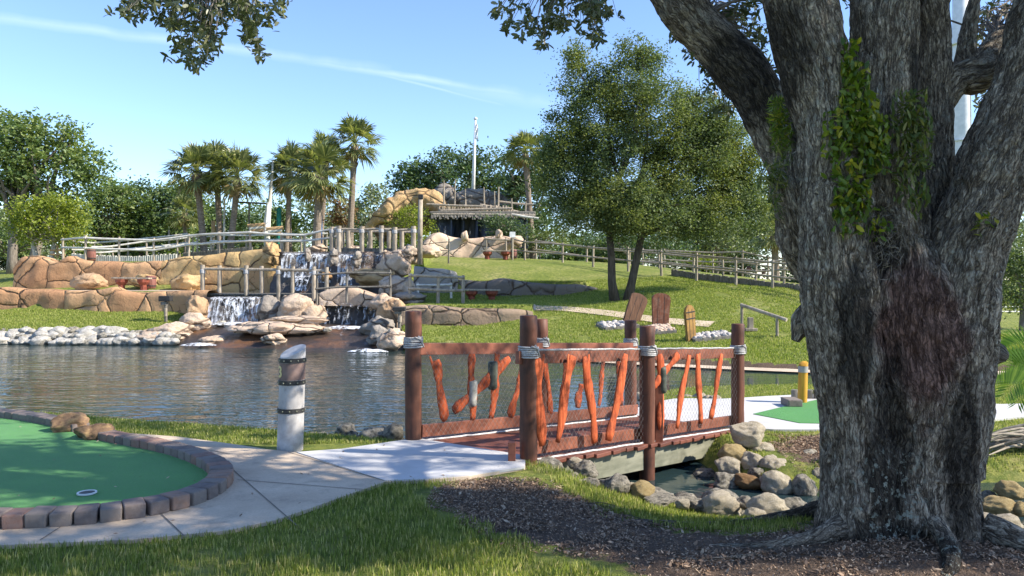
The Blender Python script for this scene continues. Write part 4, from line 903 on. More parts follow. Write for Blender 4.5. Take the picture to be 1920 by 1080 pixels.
R3 = [(1205, 500, 465, 48), (1246, 500, 466, 47), (1337, 505, 470, 46), (1392, 508, 468, 45), (1440, 512, 480, 44), (1500, 515, 482, 43)]
fence('rail_fence', 'farthest grey rail fence before the trees at the hill top', [((at(a, b+4, Y)), (b+4-c)/F*Y) for a, b, c, Y in R3], (.45, .9), .05, .045)
# log edging under the right fence
le = empty('log_edging', at(1270, 514, 33.8), 'low edging of short upright grey logs below the hill fence', 'edging')
def logline(parent, pts, n, r, h, m):
    for k in range(n):
        q = k/(n-1)*(len(pts)-1); i = min(int(q), len(pts)-2); p = Vector(pts[i]).lerp(Vector(pts[i+1]), q-i); rd = random.Random(k)
        mb = MB(); mb.tube([p-Vector((0, 0, .3)), p+Vector((0, 0, h*rd.uniform(.85, 1.1)))], r, 8); mb.build('log', M[m], parent)
logline(le, [at(1262, 516, 34.6), at(1310, 524, 33.2), at(1380, 532, 31.6), at(1448, 541, 30.1), at(1520, 549, 28.9)], 62, .085, .26, 'greyd')
# short handrail on the hill
A = hit(1391, 622, 17); B = hit(1457, 632, 17); hr = empty('handrail', A, 'low sloping grey log handrail on the lawn left of the oak', 'handrail')
ta = at(1391, 574, A.y); tb = at(1457, 596, B.y)
for b_, t_ in ((A, ta), (B, tb)): mb = MB(); mb.tube([b_-Vector((0, 0, .2)), t_], .045, 10); mb.build('post', M['grey'], hr)
d = (tb-ta); mb = MB(); mb.tube([ta-d*.03+Vector((0, 0, .03)), tb+d*.26+Vector((0, 0, .03))], .055, 10); mb.build('rail', M['grey'], hr)
p = hit(1407, 620, 17); mb = MB(); mb.box(p+Vector((0, 0, .03)), (.36, .3, .08), None, .01); mb.box(p+Vector((0, 0, .22)), (.16, .14, .36), None, .02); tag(mb.build('stump_light', M['grey'], None, p), 'small grey stump light on a pad by the sloping handrail', 'light')

# upper left fences: front line (px, base, top)
L1 = [(118, 482, 446, 37), (160, 489, 441, 36), (223, 491, 444, 36), (288, 493, 446, 36), (354, 480, 438, 36), (410, 475, 434, 35.5), (470, 471, 432, 35.2), (527, 467, 437, 35.0), (571, 466, 438, 34.9), (630, 464, 424, 34.6)]
def lf(name, label, L, rails, r, rr_, m, mr=None):
    return fence(name, label, [(Vector((at(a, b, Y).x, Y, at(a, b, Y).z)), (b-c)/F*Y) for a, b, c, Y in L], rails, r, rr_, m, mr)
lf('rail_fence', 'pale log rail fence along the top of the long sandstone wall', L1, (.5, .9), .055, .05, 'grey', 'pale')
lf('rail_fence', 'zigzag ramp rail fence of pale logs behind the long wall', [(138, 478, 450, 39), (177, 478, 453, 39.5), (240, 478, 447, 40), (276, 474, 444, 40.4), (350, 466, 436, 41), (362, 466, 441, 42), (400, 468, 441, 42)], (.35, .9), .045, .045, 'grey', 'pale')
lf('rail_fence', 'second ramp rail fence below the palms', [(175, 482, 461, 37.6), (212, 480, 460, 38), (275, 476, 450, 38.6), (333, 470, 446, 39), (370, 464, 440, 39.6)], (.4, .9), .045, .045, 'grey', 'pale')
lf('rail_fence', 'level rail fence between the palm trunks and the upper waterfall', [(396, 466, 438, 39), (462, 464, 440, 39), (530, 462, 436, 39.4), (565, 462, 438, 39.4), (612, 460, 436, 39.6)], (.5, .92), .05, .045, 'grey', 'pale')
t = empty('ramp_posts', at(317, 466, 42), 'tall bare post standing between the ramp fences', 'post'); mb = MB(); mb.tube([at(317, 470, 42), at(317, 431, 42)], .05, 8); mb.build('post', M['grey'], t)
t = empty('tan_gate', at(98, 482, 38), 'small tan wooden gate at the left end of the upper terrace', 'gate')
for px in (98, 108, 119): mb = MB(); mb.tube([at(px, 484, 38), at(px, 460, 38)], .06, 6); mb.build('post', M['tanwood'], t)
for py in (469, 477): mb = MB(); mb.tube([at(93, py, 37.9), at(122, py+1, 37.9)], .045, 6); mb.build('rail', M['tanwood'], t)
pk = empty('picket_edging', at(180, 488, 37.2), 'row of short pale upright logs edging the ramp behind the long wall', 'edging')
logline(pk, [at(136, 484, 37.4), at(180, 487, 37.2), at(250, 489, 37.0), at(330, 484, 36.9)], 60, .055, .22, 'pale')
pk = empty('picket_edging', at(380, 475, 36.2), 'row of short brown upright logs above the yellow wall', 'edging')
logline(pk, [at(345, 482, 36.6), at(410, 476, 36.2), at(472, 470, 36)], 44, .055, .2, 'greyd')

# ================================================================== carved stone walls
def wall(name, label, pts, m, thick=.55, seed=1, lump=.10, cap=.12, cat='stone wall', du=.16, dv=.1, batter=.12):
    """pts: (x, y, z_bottom, z_top) along the front foot, left to right as seen from the pond"""
    P = smooth_poly(pts, 6, False); L = [0]
    for a, b in zip(P, P[1:]): L.append(L[-1]+math.hypot(a[0]-b[0], a[1]-b[1]))
    n = max(2, int(L[-1]/du)); s = np.linspace(0, L[-1], n+1); A_ = np.array(P); X, Y, Z0, Z1 = (np.interp(s, L, A_[:, k]) for k in range(4))
    Z1 = Z1+lump*1.2*fbm(np.c_[s*.9, s*0, s*0+seed], 3, seed)+lump*.7*np.maximum(0, fbm(np.c_[s*.35, s*0+5, s*0+seed], 2, seed+4))
    tx = np.gradient(X); ty = np.gradient(Y); ln = np.hypot(tx, ty)+1e-9; nx_, ny_ = ty/ln, -tx/ln       # towards the viewer
    prof = []
    k = max(4, int(np.mean(Z1-Z0)/dv))
    for i in range(k+1): prof.append((i/k, 0.0))
    H = Z1-Z0; rows = []
    for t_, _ in prof:
        inset = batter*t_*H*.5+np.where(t_ > .82, ((t_-.82)/.18)**2*cap, 0); rows.append((X-nx_*inset, Y-ny_*inset, Z0+H*t_))
    for q in (.3, .65, 1.0):
        inset = batter*H*.5+cap+(thick-cap)*q; rows.append((X-nx_*inset, Y-ny_*inset, Z1+.02*np.sin(q*3)-(.0 if q < 1 else .10)))
    inset = batter*H*.5+thick+.03; rows.append((X-nx_*inset, Y-ny_*inset, Z0))
    V = np.array([np.c_[a, b, c] for a, b, c in rows]); R_, C_ = V.shape[:2]; V = V.reshape(-1, 3)
    d = fbm(V*1.0+seed, 4, seed)*lump*1.3+fbm(V*3.1, 3, seed+9)*lump*.45-np.abs(fbm(V*np.array([1.5, 1.5, .8])+3, 3, seed+5))*lump*1.1
    NX = np.tile(nx_, R_); NY = np.tile(ny_, R_); lock = np.repeat(np.arange(R_) < R_-1, C_)
    V[:, 0] += NX*d*lock; V[:, 1] += NY*d*lock
    I = np.arange(R_*C_).reshape(R_, C_); Q = np.stack([I[:-1, :-1], I[:-1, 1:], I[1:, 1:], I[1:, :-1]], -1).reshape(-1, 4)
    a0 = V[0]; o = npmesh(name, V, Q, M[m], origin=tuple(a0), smooth=True); return tag(o, label, cat)
def W4(px, pb, pt, Y): a = at(px, pb, Y); b = at(px, pt, Y); return (a.x, Y, a.z-.15, b.z)
wall('stone_wall', 'long lower sandstone retaining wall above the left lawn', [W4(-120, 580, 545, 30.2), W4(0, 578, 541, 30.2), W4(60, 580, 543, 30.2), W4(140, 583, 548, 30.0), W4(205, 586, 537, 29.9), W4(235, 587, 549, 29.9), W4(300, 588, 548, 29.8), W4(345, 592, 546, 29.6), W4(384, 595, 546, 29.3)], 'sand', .7, 3)
wall('stone_wall', 'upper sandstone wall of the left terrace, reddish at its left end', [W4(22, 532, 498, 34.6), W4(30, 536, 484, 34.4), W4(70, 537, 482, 34.3), W4(100, 537, 489, 34.2), W4(125, 537, 480, 34.2), W4(150, 538, 490, 34.2), W4(230, 540, 492, 34.2), W4(300, 542, 491, 34.1)], 'sand', .7, 7)
wall('stone_wall', 'yellow sandstone wall between the left terrace and the upper waterfall', [W4(292, 542, 492, 34.15), W4(330, 545, 484, 34.0), W4(400, 548, 474, 33.9), W4(470, 550, 470, 33.8), W4(505, 552, 466, 33.6), W4(530, 553, 466, 33.9)], 'sandyel', .7, 11)
wall('stone_wall', 'brown flagstone wall on the lawn below the upper path', [W4(744, 612, 575, 26.9), W4(790, 614, 573, 26.9), W4(850, 615, 576, 26.8), W4(900, 614, 579, 26.9), W4(960, 607, 581, 27.0), W4(1000, 601, 584, 27.2)], 'sandbrown', .5, 13, .05)
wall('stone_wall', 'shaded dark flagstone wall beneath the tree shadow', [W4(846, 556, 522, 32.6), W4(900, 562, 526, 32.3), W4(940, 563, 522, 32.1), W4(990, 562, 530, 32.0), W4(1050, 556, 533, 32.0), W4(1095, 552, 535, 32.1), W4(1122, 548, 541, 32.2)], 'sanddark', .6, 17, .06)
wall('stone_wall', 'pale pink sandstone wall before the dark cave at the hill top', [W4(800, 482, 462, 41.2), W4(822, 486, 438, 41.6), W4(850, 486, 444, 41.8), W4(900, 486, 446, 42.0), W4(935, 486, 443, 42.0), W4(962, 486, 448, 42.2)], 'sandpale', .8, 19, .12)
wall('stone_wall', 'grey boulder wall behind the short rail in the middle of the hill', [W4(775, 552, 503, 31.8), W4(800, 555, 502, 31.8), W4(835, 558, 502, 32.0), W4(860, 560, 512, 32.4)], 'sandgrey', .6, 23, .12)
wall('stone_wall', 'low arched flagstone parapet over the right lower waterfall', [W4(598, 566, 551, 29.0), W4(630, 566, 540, 29.0), W4(670, 567, 544, 28.9), W4(712, 570, 553, 28.8), W4(735, 574, 560, 28.7)], 'sandpale', .5, 29, .08)

# ================================================================== waterfalls
def blob(name, label, px, py, Y, rx, ry, rz, m, seed, cat='rock', group=None, tilt=0, sub=4):
    p = at(px, py, Y); me = rock_mesh(seed, sub, .40, 1.6, fine=.16); o = bpy.data.objects.new(name, me); COL.objects.link(o); me.materials.append(M[m])
    # keep texture scale in metres: bake the size into the mesh
    V = np.empty(len(me.vertices)*3); me.vertices.foreach_get('co', V); V = V.reshape(-1, 3)*np.array([rx, ry, rz]); c, s_ = math.cos(tilt), math.sin(tilt)
    V = np.c_[V[:, 0]*c-V[:, 2]*s_, V[:, 1], V[:, 0]*s_+V[:, 2]*c]; me.vertices.foreach_set('co', V.astype(np.float32).ravel()); me.update()
    o.location = p; return tag(o, label, cat, group)
# dark wet backs of the two cascades
def back(name, label, x0, x1, yb, yt, Y, seed):
    a = at(x0, yb, Y); b = at(x1, yb, Y); z0 = a.z; z1 = at(x0, yt, Y).z; nx_ = int((b.x-a.x)/.12); nz_ = int((z1-z0)/.1)
    U, Vv = np.meshgrid(np.linspace(0, 1, nx_+1), np.linspace(0, 1, nz_+1)); X = a.x+(b.x-a.x)*U; Z = z0+(z1-z0)*Vv; P = np.c_[X.ravel(), U.ravel()*0, Z.ravel()]
    dy = Y-.45*np.clip(1-Vv.ravel(), 0, 1)**1.5-.28*fbm(P*1.5+seed, 4, seed)-.1*fbm(P*5, 2, seed); Vt = np.c_[P[:, 0], dy, P[:, 2]]
    top = np.c_[Vt[-(nx_+1):, 0], np.full(nx_+1, Y+1.6), Vt[-(nx_+1):, 2]+.03]; Vt = np.r_[Vt, top]
    I = np.arange((nz_+2)*(nx_+1)).reshape(nz_+2, nx_+1); Q = np.stack([I[:-1, :-1], I[:-1, 1:], I[1:, 1:], I[1:, :-1]], -1).reshape(-1, 4)
    return tag(npmesh(name, Vt, Q, M['wet'], origin=tuple(Vt[0]), smooth=True), label, 'cliff')
back('cliff', 'dark wet rock face behind the two lower waterfalls', 378, 745, 628, 557, 29.4, 2)
back('cliff', 'dark wet rock face behind the upper waterfalls', 510, 735, 556, 472, 33.9, 5)
wt = npmesh('cascade_pool', [at(385, 556, 29.4)+Vector((0, 0, .04)), at(740, 556, 29.4)+Vector((0, 0, .04)), (at(740, 556, 29.4).x+.5, 33.6, at(740, 556, 29.4).z+.04), (-13.7, 33.7, at(740, 556, 29.4).z+.04), (-12.3, 30.4, at(740, 556, 29.4).z+.04)], [(0, 1, 2, 3, 4)], M['water']); tag(wt, kind='structure')
def curtain(name, label, x0, x1, yb, yt, Y, m, seed, out_=.45, group=None):
    a = at(x0, yb, Y-out_); b = at(x1, yb, Y-out_); ta = at(x0, yt, Y); z0, z1 = a.z, ta.z; nx_ = max(3, int((b.x-a.x)/.07)); nz_ = 16
    U, Vv = np.meshgrid(np.linspace(0, 1, nx_+1), np.linspace(0, 1, nz_+1)); X = a.x+(b.x-a.x)*U; P = np.c_[X.ravel()*2.5, U.ravel()*0, Vv.ravel()*.3]
    dy = Y-.06-out_*(1-Vv.ravel())**.55-.10*fbm(P*1.3+seed, 3, seed); sl = np.where(Vv > .93, (Vv-.93)/.07, 0).ravel()
    V = np.c_[X.ravel(), dy+sl*.5, z0+(z1-z0)*Vv.ravel()]; I = np.arange((nz_+1)*(nx_+1)).reshape(nz_+1, nx_+1); Q = np.stack([I[:-1, :-1], I[:-1, 1:], I[1:, 1:], I[1:, :-1]], -1).reshape(-1, 4)
    return tag(npmesh(name, V, Q, M[m], origin=tuple(V[0]), smooth=True), label, 'waterfall', group)
curtain('waterfall', 'broad white lower waterfall on the left', 388, 483, 611, 555, 29.2, 'fall', 1)
curtain('waterfall', 'lower waterfall pouring left of the dark gap on the right side', 592, 632, 608, 562, 29.0, 'fallthin', 2)
curtain('waterfall', 'slanting bright lower waterfall in the dark right gap', 632, 672, 614, 566, 29.0, 'fallthin', 3)
curtain('waterfall', 'thin lower waterfall at the far right against the rocks', 680, 714, 616, 566, 29.0, 'fallthin', 4)
curtain('waterfall', 'leftmost upper waterfall beside the yellow wall', 526, 574, 520, 473, 33.6, 'fall', 5)
curtain('waterfall', 'second upper waterfall from the left', 580, 620, 530, 474, 33.6, 'fall', 6)
curtain('waterfall', 'tallest narrow upper waterfall right of the middle rock', 632, 662, 535, 475, 33.6, 'fall', 7)
curtain('waterfall', 'rightmost upper waterfall beside the stepped rocks', 672, 716, 520, 476, 33.6, 'fallthin', 8)
curtain('waterfall', 'fan shaped splash below the leftmost upper waterfall', 545, 575, 545, 516, 33.0, 'fall', 9, .8)
# wet apron between falls and pond
nx_, ny_ = 90, 44; U, Vv = np.meshgrid(np.linspace(0, 1, nx_+1), np.linspace(0, 1, ny_+1))
fx = -11.9+(-2.9+11.9)*U; yf = np.interp(U, [0, .25, .55, .8, 1], [26.2, 24.9, 24.7, 24.3, 24.2]); Yg = yf+(29.3-yf)*Vv
Zg = -.62+.75*np.clip(Vv*1.5, 0, 1)**.8*.95+.10*fbm(np.c_[fx.ravel()*.8, Yg.ravel()*.8, U.ravel()*0], 4, 8).reshape(U.shape)-.03
Zg = Zg-np.where(U > .9, (U-.9)*3, 0)-np.where(U < .06, (.06-U)*4, 0)
Va = np.c_[fx.ravel(), Yg.ravel(), Zg.ravel()]; I = np.arange((ny_+1)*(nx_+1)).reshape(ny_+1, nx_+1); Q = np.stack([I[:-1, :-1], I[:-1, 1:], I[1:, 1:], I[1:, :-1]], -1).reshape(-1, 4)
tag(npmesh('rock_apron', Va, Q, M['apron'], origin=tuple(Va[0]), smooth=True), 'wide dark wet stone apron sloping from the lower waterfalls into the pond', 'rock slab')
for i, (px, py, Y, m, lb) in enumerate((
 ((545), 600, (27.6, 1.25, .5, .16), 'bpale', 'long rounded sandstone ledge, the upper slab between the lower waterfalls'),
 ((525), 616, (26.9, 1.75, .9, .26), 'sandpale', 'broad pink flagstone slab in the middle of the wet apron'),
 ((515), 638, (25.8, .42, .5, .24), 'bpale', 'pointed pale foot of stone reaching down to the pond from the slab'),
 ((552), 578, (28.5, .72, .5, .52), 'bpale', 'large cracked pale boulder between the two lower waterfalls'),
 ((505), 584, (28.7, .50, .45, .58), 'bgrey', 'dark arched boulder right of the broad lower waterfall'),
 ((586), 588, (28.6, .50, .4, .42), 'bpale', 'pale boulder left of the dark right gap'),
 ((372), 578, (29.1, .42, .5, .62), 'btan', 'tall sandstone boulder left of the broad lower waterfall'),
 ((360), 608, (28.0, .68, .6, .40), 'bpale', 'sandstone boulder at the left foot of the lower waterfall'),
 ((322), 622, (27.4, .95, .6, .34), 'bpale', 'low rounded sandstone boulder sloping to the white shore rocks'),
 ((286), 634, (27.0, .62, .5, .24), 'bpale', 'leftmost low sandstone boulder beside the white shore rocks'),
 ((398), 640, (26.4, .5, .5, .2), 'bpale', 'low sandstone boulder at the left end of the wet apron'),
 ((738), 590, (28.0, .58, .6, .60), 'btan', 'tall sandstone boulder right of the lower waterfalls'),
 ((722), 568, (28.6, .55, .6, .35), 'bpale', 'pale sandstone boulder under the right end of the parapet'),
 ((712), 612, (26.8, .66, .6, .42), 'bgrey', 'brown boulder at the right foot of the lower waterfalls'),
 ((735), 640, (24.6, .50, .5, .42), 'bpale', 'pale rounded boulder at the pond edge behind the left bridge post'),
 ((712), 630, (25.4, .45, .5, .34), 'bgrey', 'dark brown boulder left of the pale one at the pond edge'),
 ((508), 480, (33.4, .42, .5, .55), 'byel', 'yellow boulder at the left edge of the upper waterfalls'),
 ((577), 478, (33.3, .14, .3, .30), 'bgrey', 'slim stone divider between the first and second upper waterfalls'),
 ((626), 484, (33.2, .25, .35, .42), 'bgrey', 'stone divider in the middle of the upper waterfalls'),
 ((668), 486, (33.2, .22, .35, .36), 'bgrey', 'stone divider near the right end of the upper waterfalls'),
 ((612), 518, (33.0, .26, .3, .24), 'limerust', 'reddish boulder at the foot of the second upper waterfall'),
 ((700), 520, (32.4, 1.05, .6, .42), 'byel', 'stepped yellow boulder below the right of the upper waterfalls'),
 ((738), 500, (32.8, .70, .6, .75), 'bpale', 'tall pale sandstone boulder right of the upper waterfalls'),
 ((765), 478, (33.2, .62, .6, .40), 'bpale', 'rounded sandstone boulder at the foot of the tall lamp pole'),
 ((800), 474, (36.5, .70, .6, .38), 'bpale', 'pale boulder right of the tall lamp pole'),
 ((742), 540, (31.0, .80, .6, .50), 'bpale', 'pale boulder in the gap between the parapet and the short rail'),
 ((765), 560, (30.0, .75, .6, .30), 'bgrey', 'low grey boulder under the short rail'),
 ((165), 528, (33.2, .85, .5, .36), 'btan', 'domed sandstone boulder before the upper terrace wall, left one'),
 ((270), 526, (33.4, .60, .5, .30), 'byel', 'low sandstone boulder behind the terrace bench'),
 ((350), 530, (33.0, .75, .5, .42), 'byel', 'yellow sandstone boulder at the right end of the terrace'),
 ((418), 608, (28.4, .28, .25, .12), 'limegrey', 'small black wet stone in the foam below the broad waterfall'),
 ((612), 618, (26.6, .18, .15, .09), 'limegrey', 'small dark stone on the wet apron'),
 ((662), 470, (37.5, .45, .4, .30), 'bpale', 'pale boulder behind the upper deck'),
 ((595), 468, (35.5, .50, .4, .22), 'bpale', 'low pale boulder on the rim of the upper waterfall'),
 )):
    Yv, rx, ry, rz = Y; blob('boulder', lb, px, py, Yv, rx, ry, rz, m, 100+i, 'boulder')
def foam(name, label, px, py, Y, rx, ry, seed):
    c = at(px, py, Y); n = 22; V = [];
    for i in range(n+1):
        for j in range(n+1):
            u, v = i/n*2-1, j/n*2-1; r = u*u+v*v; V.append((c.x+u*rx, c.y+v*ry, c.z+max(0, 1-r)*.10))
    V = np.array(V); V[:, 2] += .06*fbm(V*4, 3, seed)*(1-np.clip(((V[:, 0]-c.x)/rx)**2+((V[:, 1]-c.y)/ry)**2, 0, 1))
    I = np.arange((n+1)**2).reshape(n+1, n+1); Q = np.stack([I[:-1, :-1], I[:-1, 1:], I[1:, 1:], I[1:, :-1]], -1).reshape(-1, 4)
    Q = np.array([q for q in Q if (((V[q, 0]-c.x)/rx)**2+((V[q, 1]-c.y)/ry)**2).max() < .92])
    tag(npmesh(name, V, Q, M['foam'], origin=tuple(c), smooth=True), label, 'foam')
foam('foam', 'white foam under the broad lower waterfall', 432, 609, 28.2, 1.1, .5, 1); foam('foam', 'white foam below the right lower waterfalls', 655, 616, 27.6, 1.1, .6, 2)
foam('foam', 'foam where the apron meets the pond on the left', 372, 648, 25.6, .65, .35, 3); foam('foam', 'foam where the apron meets the pond on the right', 690, 660, 24.0, .7, .25, 4)
# ================================================================== decks, rails and small things round the falls
def deck_bridge(name, label, a, b, width, posts, railf, pr=.075, m='grey', rope=True, pairs=False):
    """a, b front edge ends; posts: list of (t, height)"""
    a = Vector(a); b = Vector(b); t = empty(name, a, label, 'bridge'); d = (b-a); u = Vector((d.x, d.y, 0)).normalized(); nrm = Vector((-u.y, u.x, 0))
    mb = MB(); n = int(d.length/.15)
    for k in range(n): p = a+d*((k+.5)/n); mb.box(p+nrm*width/2, (.135, width, .05), Matrix.Rotation(math.atan2(u.y, u.x), 3, 'Z'))
    mb.build('deck', M['greyd'], t); mb = MB(); mb.beam(a-Vector((0, 0, .13))+nrm*.05, b-Vector((0, 0, .13))+nrm*.05, .08, .20); mb.build('beam', M['greyd'], t)
    for side_ in (0, 1):
        P = []
        for q, h in posts:
            base = a+d*q+nrm*(width*side_+(-.08 if not side_ else .08)); mb = MB(); mb.tube([base-Vector((0, 0, .25)), base+Vector((0, 0, h))], pr, 10); po = mb.build('post', M[m], t); P.append((base, h))
            if pairs: mb = MB(); mb.tube([base+u*.17-Vector((0, 0, .2)), base+u*.17+Vector((0, 0, h*.9))], pr, 10); mb.build('post', M[m], t)
            if rope and side_ == 0:
                for zz_ in (h*.70,):
                    mb = MB(); mb.lathe(base+Vector((0, 0, zz_)), [(pr+.005, 0), (pr+.018, .02), (pr+.018, .14), (pr+.005, .16)], 12); mb.build('rope_wrap', M['rope'], t)
        for (p, h), (p2, h2) in zip(P, P[1:]):
            for f_ in railf: mb = MB(); mb.tube([p+Vector((0, 0, h*f_)), p2+Vector((0, 0, h2*f_))], .055, 8); mb.build('rail', M[m], t)
    return t
deck_bridge('deck_bridge', 'lower grey plank bridge crossing in front of the pool above the broad waterfall', at(382, 551, 29.9), at(606, 552, 29.2), 1.1, ((0.0, 1.12), (.37, 1.10), (.64, 1.08), (.93, 1.05)), (.86,), .085)
deck_bridge('deck_bridge', 'upper plank bridge with stout log posts above the upper waterfalls', at(620, 466, 34.3), at(786, 467, 34.0), 1.3, ((0.02, .96), (.10, 1.0), (.36, .98), (.58, 1.02), (.73, .95), (.94, 1.0)), (.86,), .11)
def pxfence(name, label, posts, rails, r, rr_, m, Y): return fence(name, label, [(at(a, b, Y), (b-c)/F*Y) for a, b, c in posts], rails, r, rr_, m)
pxfence('iron_rail', 'thin dark rail across the parapet above the right lower waterfall', [(594, 556, 508), (650, 552, 505), (732, 550, 506)], (.3, .86), .045, .035, 'greyd', 28.7)
pxfence('short_rail', 'short grey log rail fence before the grey boulder wall', [(768, 557, 512), (821, 560, 514), (868, 560, 516)], (.35, .9), .065, .055, 'grey', 29.6)
pxfence('short_rail', 'low pale rail behind the short grey log rail', [(784, 548, 530), (846, 545, 530)], (.75,), .05, .045, 'pale', 30.6)
pxfence('rope_rail', 'sagging rope rail between the tall pole and the pink wall', [(795, 478, 455), (841, 484, 448)], (.4, .85), .04, .02, 'greyd', 38)
# benches (plank on red pedestals) and barrels
def bench(name, label, px0, px1, py, Y, h, feet, back_=False):
    a = at(px0, py, Y); b = at(px1, py+1, Y); t = empty(name, a, label, 'bench'); mb = MB(); mb.beam(a, b, .32, .06, .01); mb.build('seat', M['grey'], t)
    for fpx in feet:
        c = at(fpx, py, Y); mb = MB(); mb.lathe((c.x, Y, a.z-h-.05), [(.14, 0), (.13, .06), (.13, h*.45), (.24, h*.72), (.25, h-.01)], 10); mb.build('pedestal', M['redped'], t)
    if back_:
        for fpx in (px0+9, px1-8): mb = MB(); mb.tube([at(fpx, py+1, Y+.2), at(fpx, py-24, Y+.2)], .04, 8); mb.build('back_post', M['grey'], t)
        mb = MB(); mb.tube([at(px0+5, py-22, Y+.2), at(px1, py-20, Y+.2)], .045, 8); mb.build('back_rail', M['grey'], t)
bench('bench', 'grey plank bench on two red pedestals on the left terrace', 212, 282, 521, 32.0, .46, (228, 269))
bench('bench', 'plank bench with rail back before the pink wall', 903, 957, 470, 40.6, .42, (914, 948), True)
bench('bench', 'grey plank bench in the shade below the dark flagstone wall', 872, 938, 543, 30.9, .42, (884, 922))
def barrel(label, px, pyb, pyt, Y):
    c = at(px, pyb, Y); h = (pyb-pyt)/F*Y; t = empty('barrel', c, label, 'barrel'); r = h*.40; mb = MB(); mb.lathe(c, [(r*.82, 0), (r*.95, h*.22), (r, h*.5), (r*.95, h*.78), (r*.82, h), (r*.72, h), (r*.72, h-.05)], 16); mb.build('staves', M['barrel'], t, smooth=True)
    for q in (.2, .8):
        mb = MB(); mb.lathe(c+Vector((0, 0, h*q-.02)), [(r*.95, 0), (r*.97, .005), (r*.97, .045), (r*.95, .05)], 16); mb.build('hoop', M['dark'], t)
barrel('red brown barrel beside the bench on the left terrace', 283, 541, 517, 32.6); barrel('red brown barrel behind the upper left rail fence', 170, 489, 466, 37.0); barrel('red brown barrel at the right end of the plank bench by the pink wall', 963, 485, 468, 41.0)
barrel('red barrel behind the rails at the right of the hill', 1404, 510, 499, 44); barrel('dark red barrel behind the rails near the oak', 1432, 514, 504, 43)
# path lights
def path_light(label, px, pyb, pyt, Y=None):
    b = hit(px, pyb, 18) if Y is None else at(px, pyb, Y); sc = F/b.y; h = (pyb-pyt)/sc; t = empty('path_light', b, label, 'light')
    mb = MB(); mb.tube([b-Vector((0, 0, .1)), b+Vector((0, 0, h*.8))], .055, 10); mb.build('post', M['greyd'], t); mb = MB(); mb.tube([b+Vector((.03, -.09, h*.22)), b+Vector((.03, -.09, h*.52))], .06, 10); mb.build('junction_box', M['grey'], t)
    mb = MB(); mb.box(b+Vector((0, 0, h*.88)), (.42, .3, h*.2), None, .02); mb.build('lamp_head', M['dark'], t); mb = MB(); mb.box(b+Vector((-.05, -.02, h*.70)), (.2, .2, h*.12), None, .02); mb.build('bracket', M['greyd'], t)
path_light('grey path light with dark box head on the left far lawn', 311, 604, 554); path_light('grey path light among the boulders at the right end of the falls', 749, 612, 575, 26.2)
# tall pole, sign, flagpole
t = empty('lamp_pole', at(788, 492, 33.0), 'tall weathered pole with a floodlight standing right of the upper plank bridge', 'lamp pole')
mb = MB(); mb.tube([at(787, 496, 33.0), at(788.5, 374, 33.0)], [.115, .095], 12); mb.build('pole', M['grey'], t, smooth=True); mb = MB(); mb.box(at(789, 369, 33.0), (.2, .22, .2), None, .03); mb.build('floodlight', M['dark'], t)
t = empty('notice_board', at(961, 486, 40.5), 'small pale notice panel on a post at the start of the hill fence', 'sign'); mb = MB(); mb.tube([at(961, 488, 40.5), at(961, 446, 40.5)], .05, 8); mb.build('post', M['grey'], t); mb = MB(); mb.box(at(961, 440, 40.5), (.30, .05, .30), Matrix.Rotation(-.2, 3, 'X')); mb.build('panel', M['white'], t)
t = empty('flagpole', at(887, 385, 52), 'tall white flagpole rising above the wreck on the hill', 'flagpole'); mb = MB(); mb.tube([at(886, 395, 52), at(889, 300, 52), at(891.5, 226, 52)], [.14, .105, .06], 12); mb.build('pole', M['white'], t, smooth=True)
mb = MB(); mb.lathe(at(891.6, 226, 52), [(.03, 0), (.11, .06), (.13, .13), (.10, .2), (.02, .24)], 12); mb.build('ball', M['steel'], t, smooth=True)
# limp pale flag against the pole
V = []; n = 14
for i in range(n+1):
    for j in range(5): p = at(892.5+j*.9+.8*math.sin(i*.7+j), 232+i*2.1, 51.95); V.append((p.x, p.y+.06*math.sin(i*.9+j*1.4), p.z))
npmesh('flag', V, [(i*5+j, i*5+j+1, (i+1)*5+j+1, (i+1)*5+j) for i in range(n) for j in range(4)], M['white'], t, smooth=True)
# steel monopole beyond the oak
t = empty('monopole', (at(1802, 560, 60).x, 60, -.7), 'very tall pale steel pole seen between the oak stems', 'pole'); x_ = at(1802, 560, 60).x
mb = MB(); mb.lathe((x_, 60, -.8), [(.82, 0), (.78, 8), (.68, 16), (.5, 34)], 24); mb.build('shaft', M['steel'], t, smooth=True); mb = MB()
for k in range(2): mb.tube([(x_+.45+k*.14, 59.3, 0), (x_+.33+k*.1, 59.45, 16), (x_+.2+k*.1, 59.6, 33)], .035, 6)
mb.build('cable', M['white'], t)
for zb in (8.5, 12.5, 20, 27): mb = MB(); mb.lathe((x_, 60, zb), [(.80, 0), (.84, .02), (.84, .12), (.78, .14)], 20); mb.build('band', M['steel'], t)

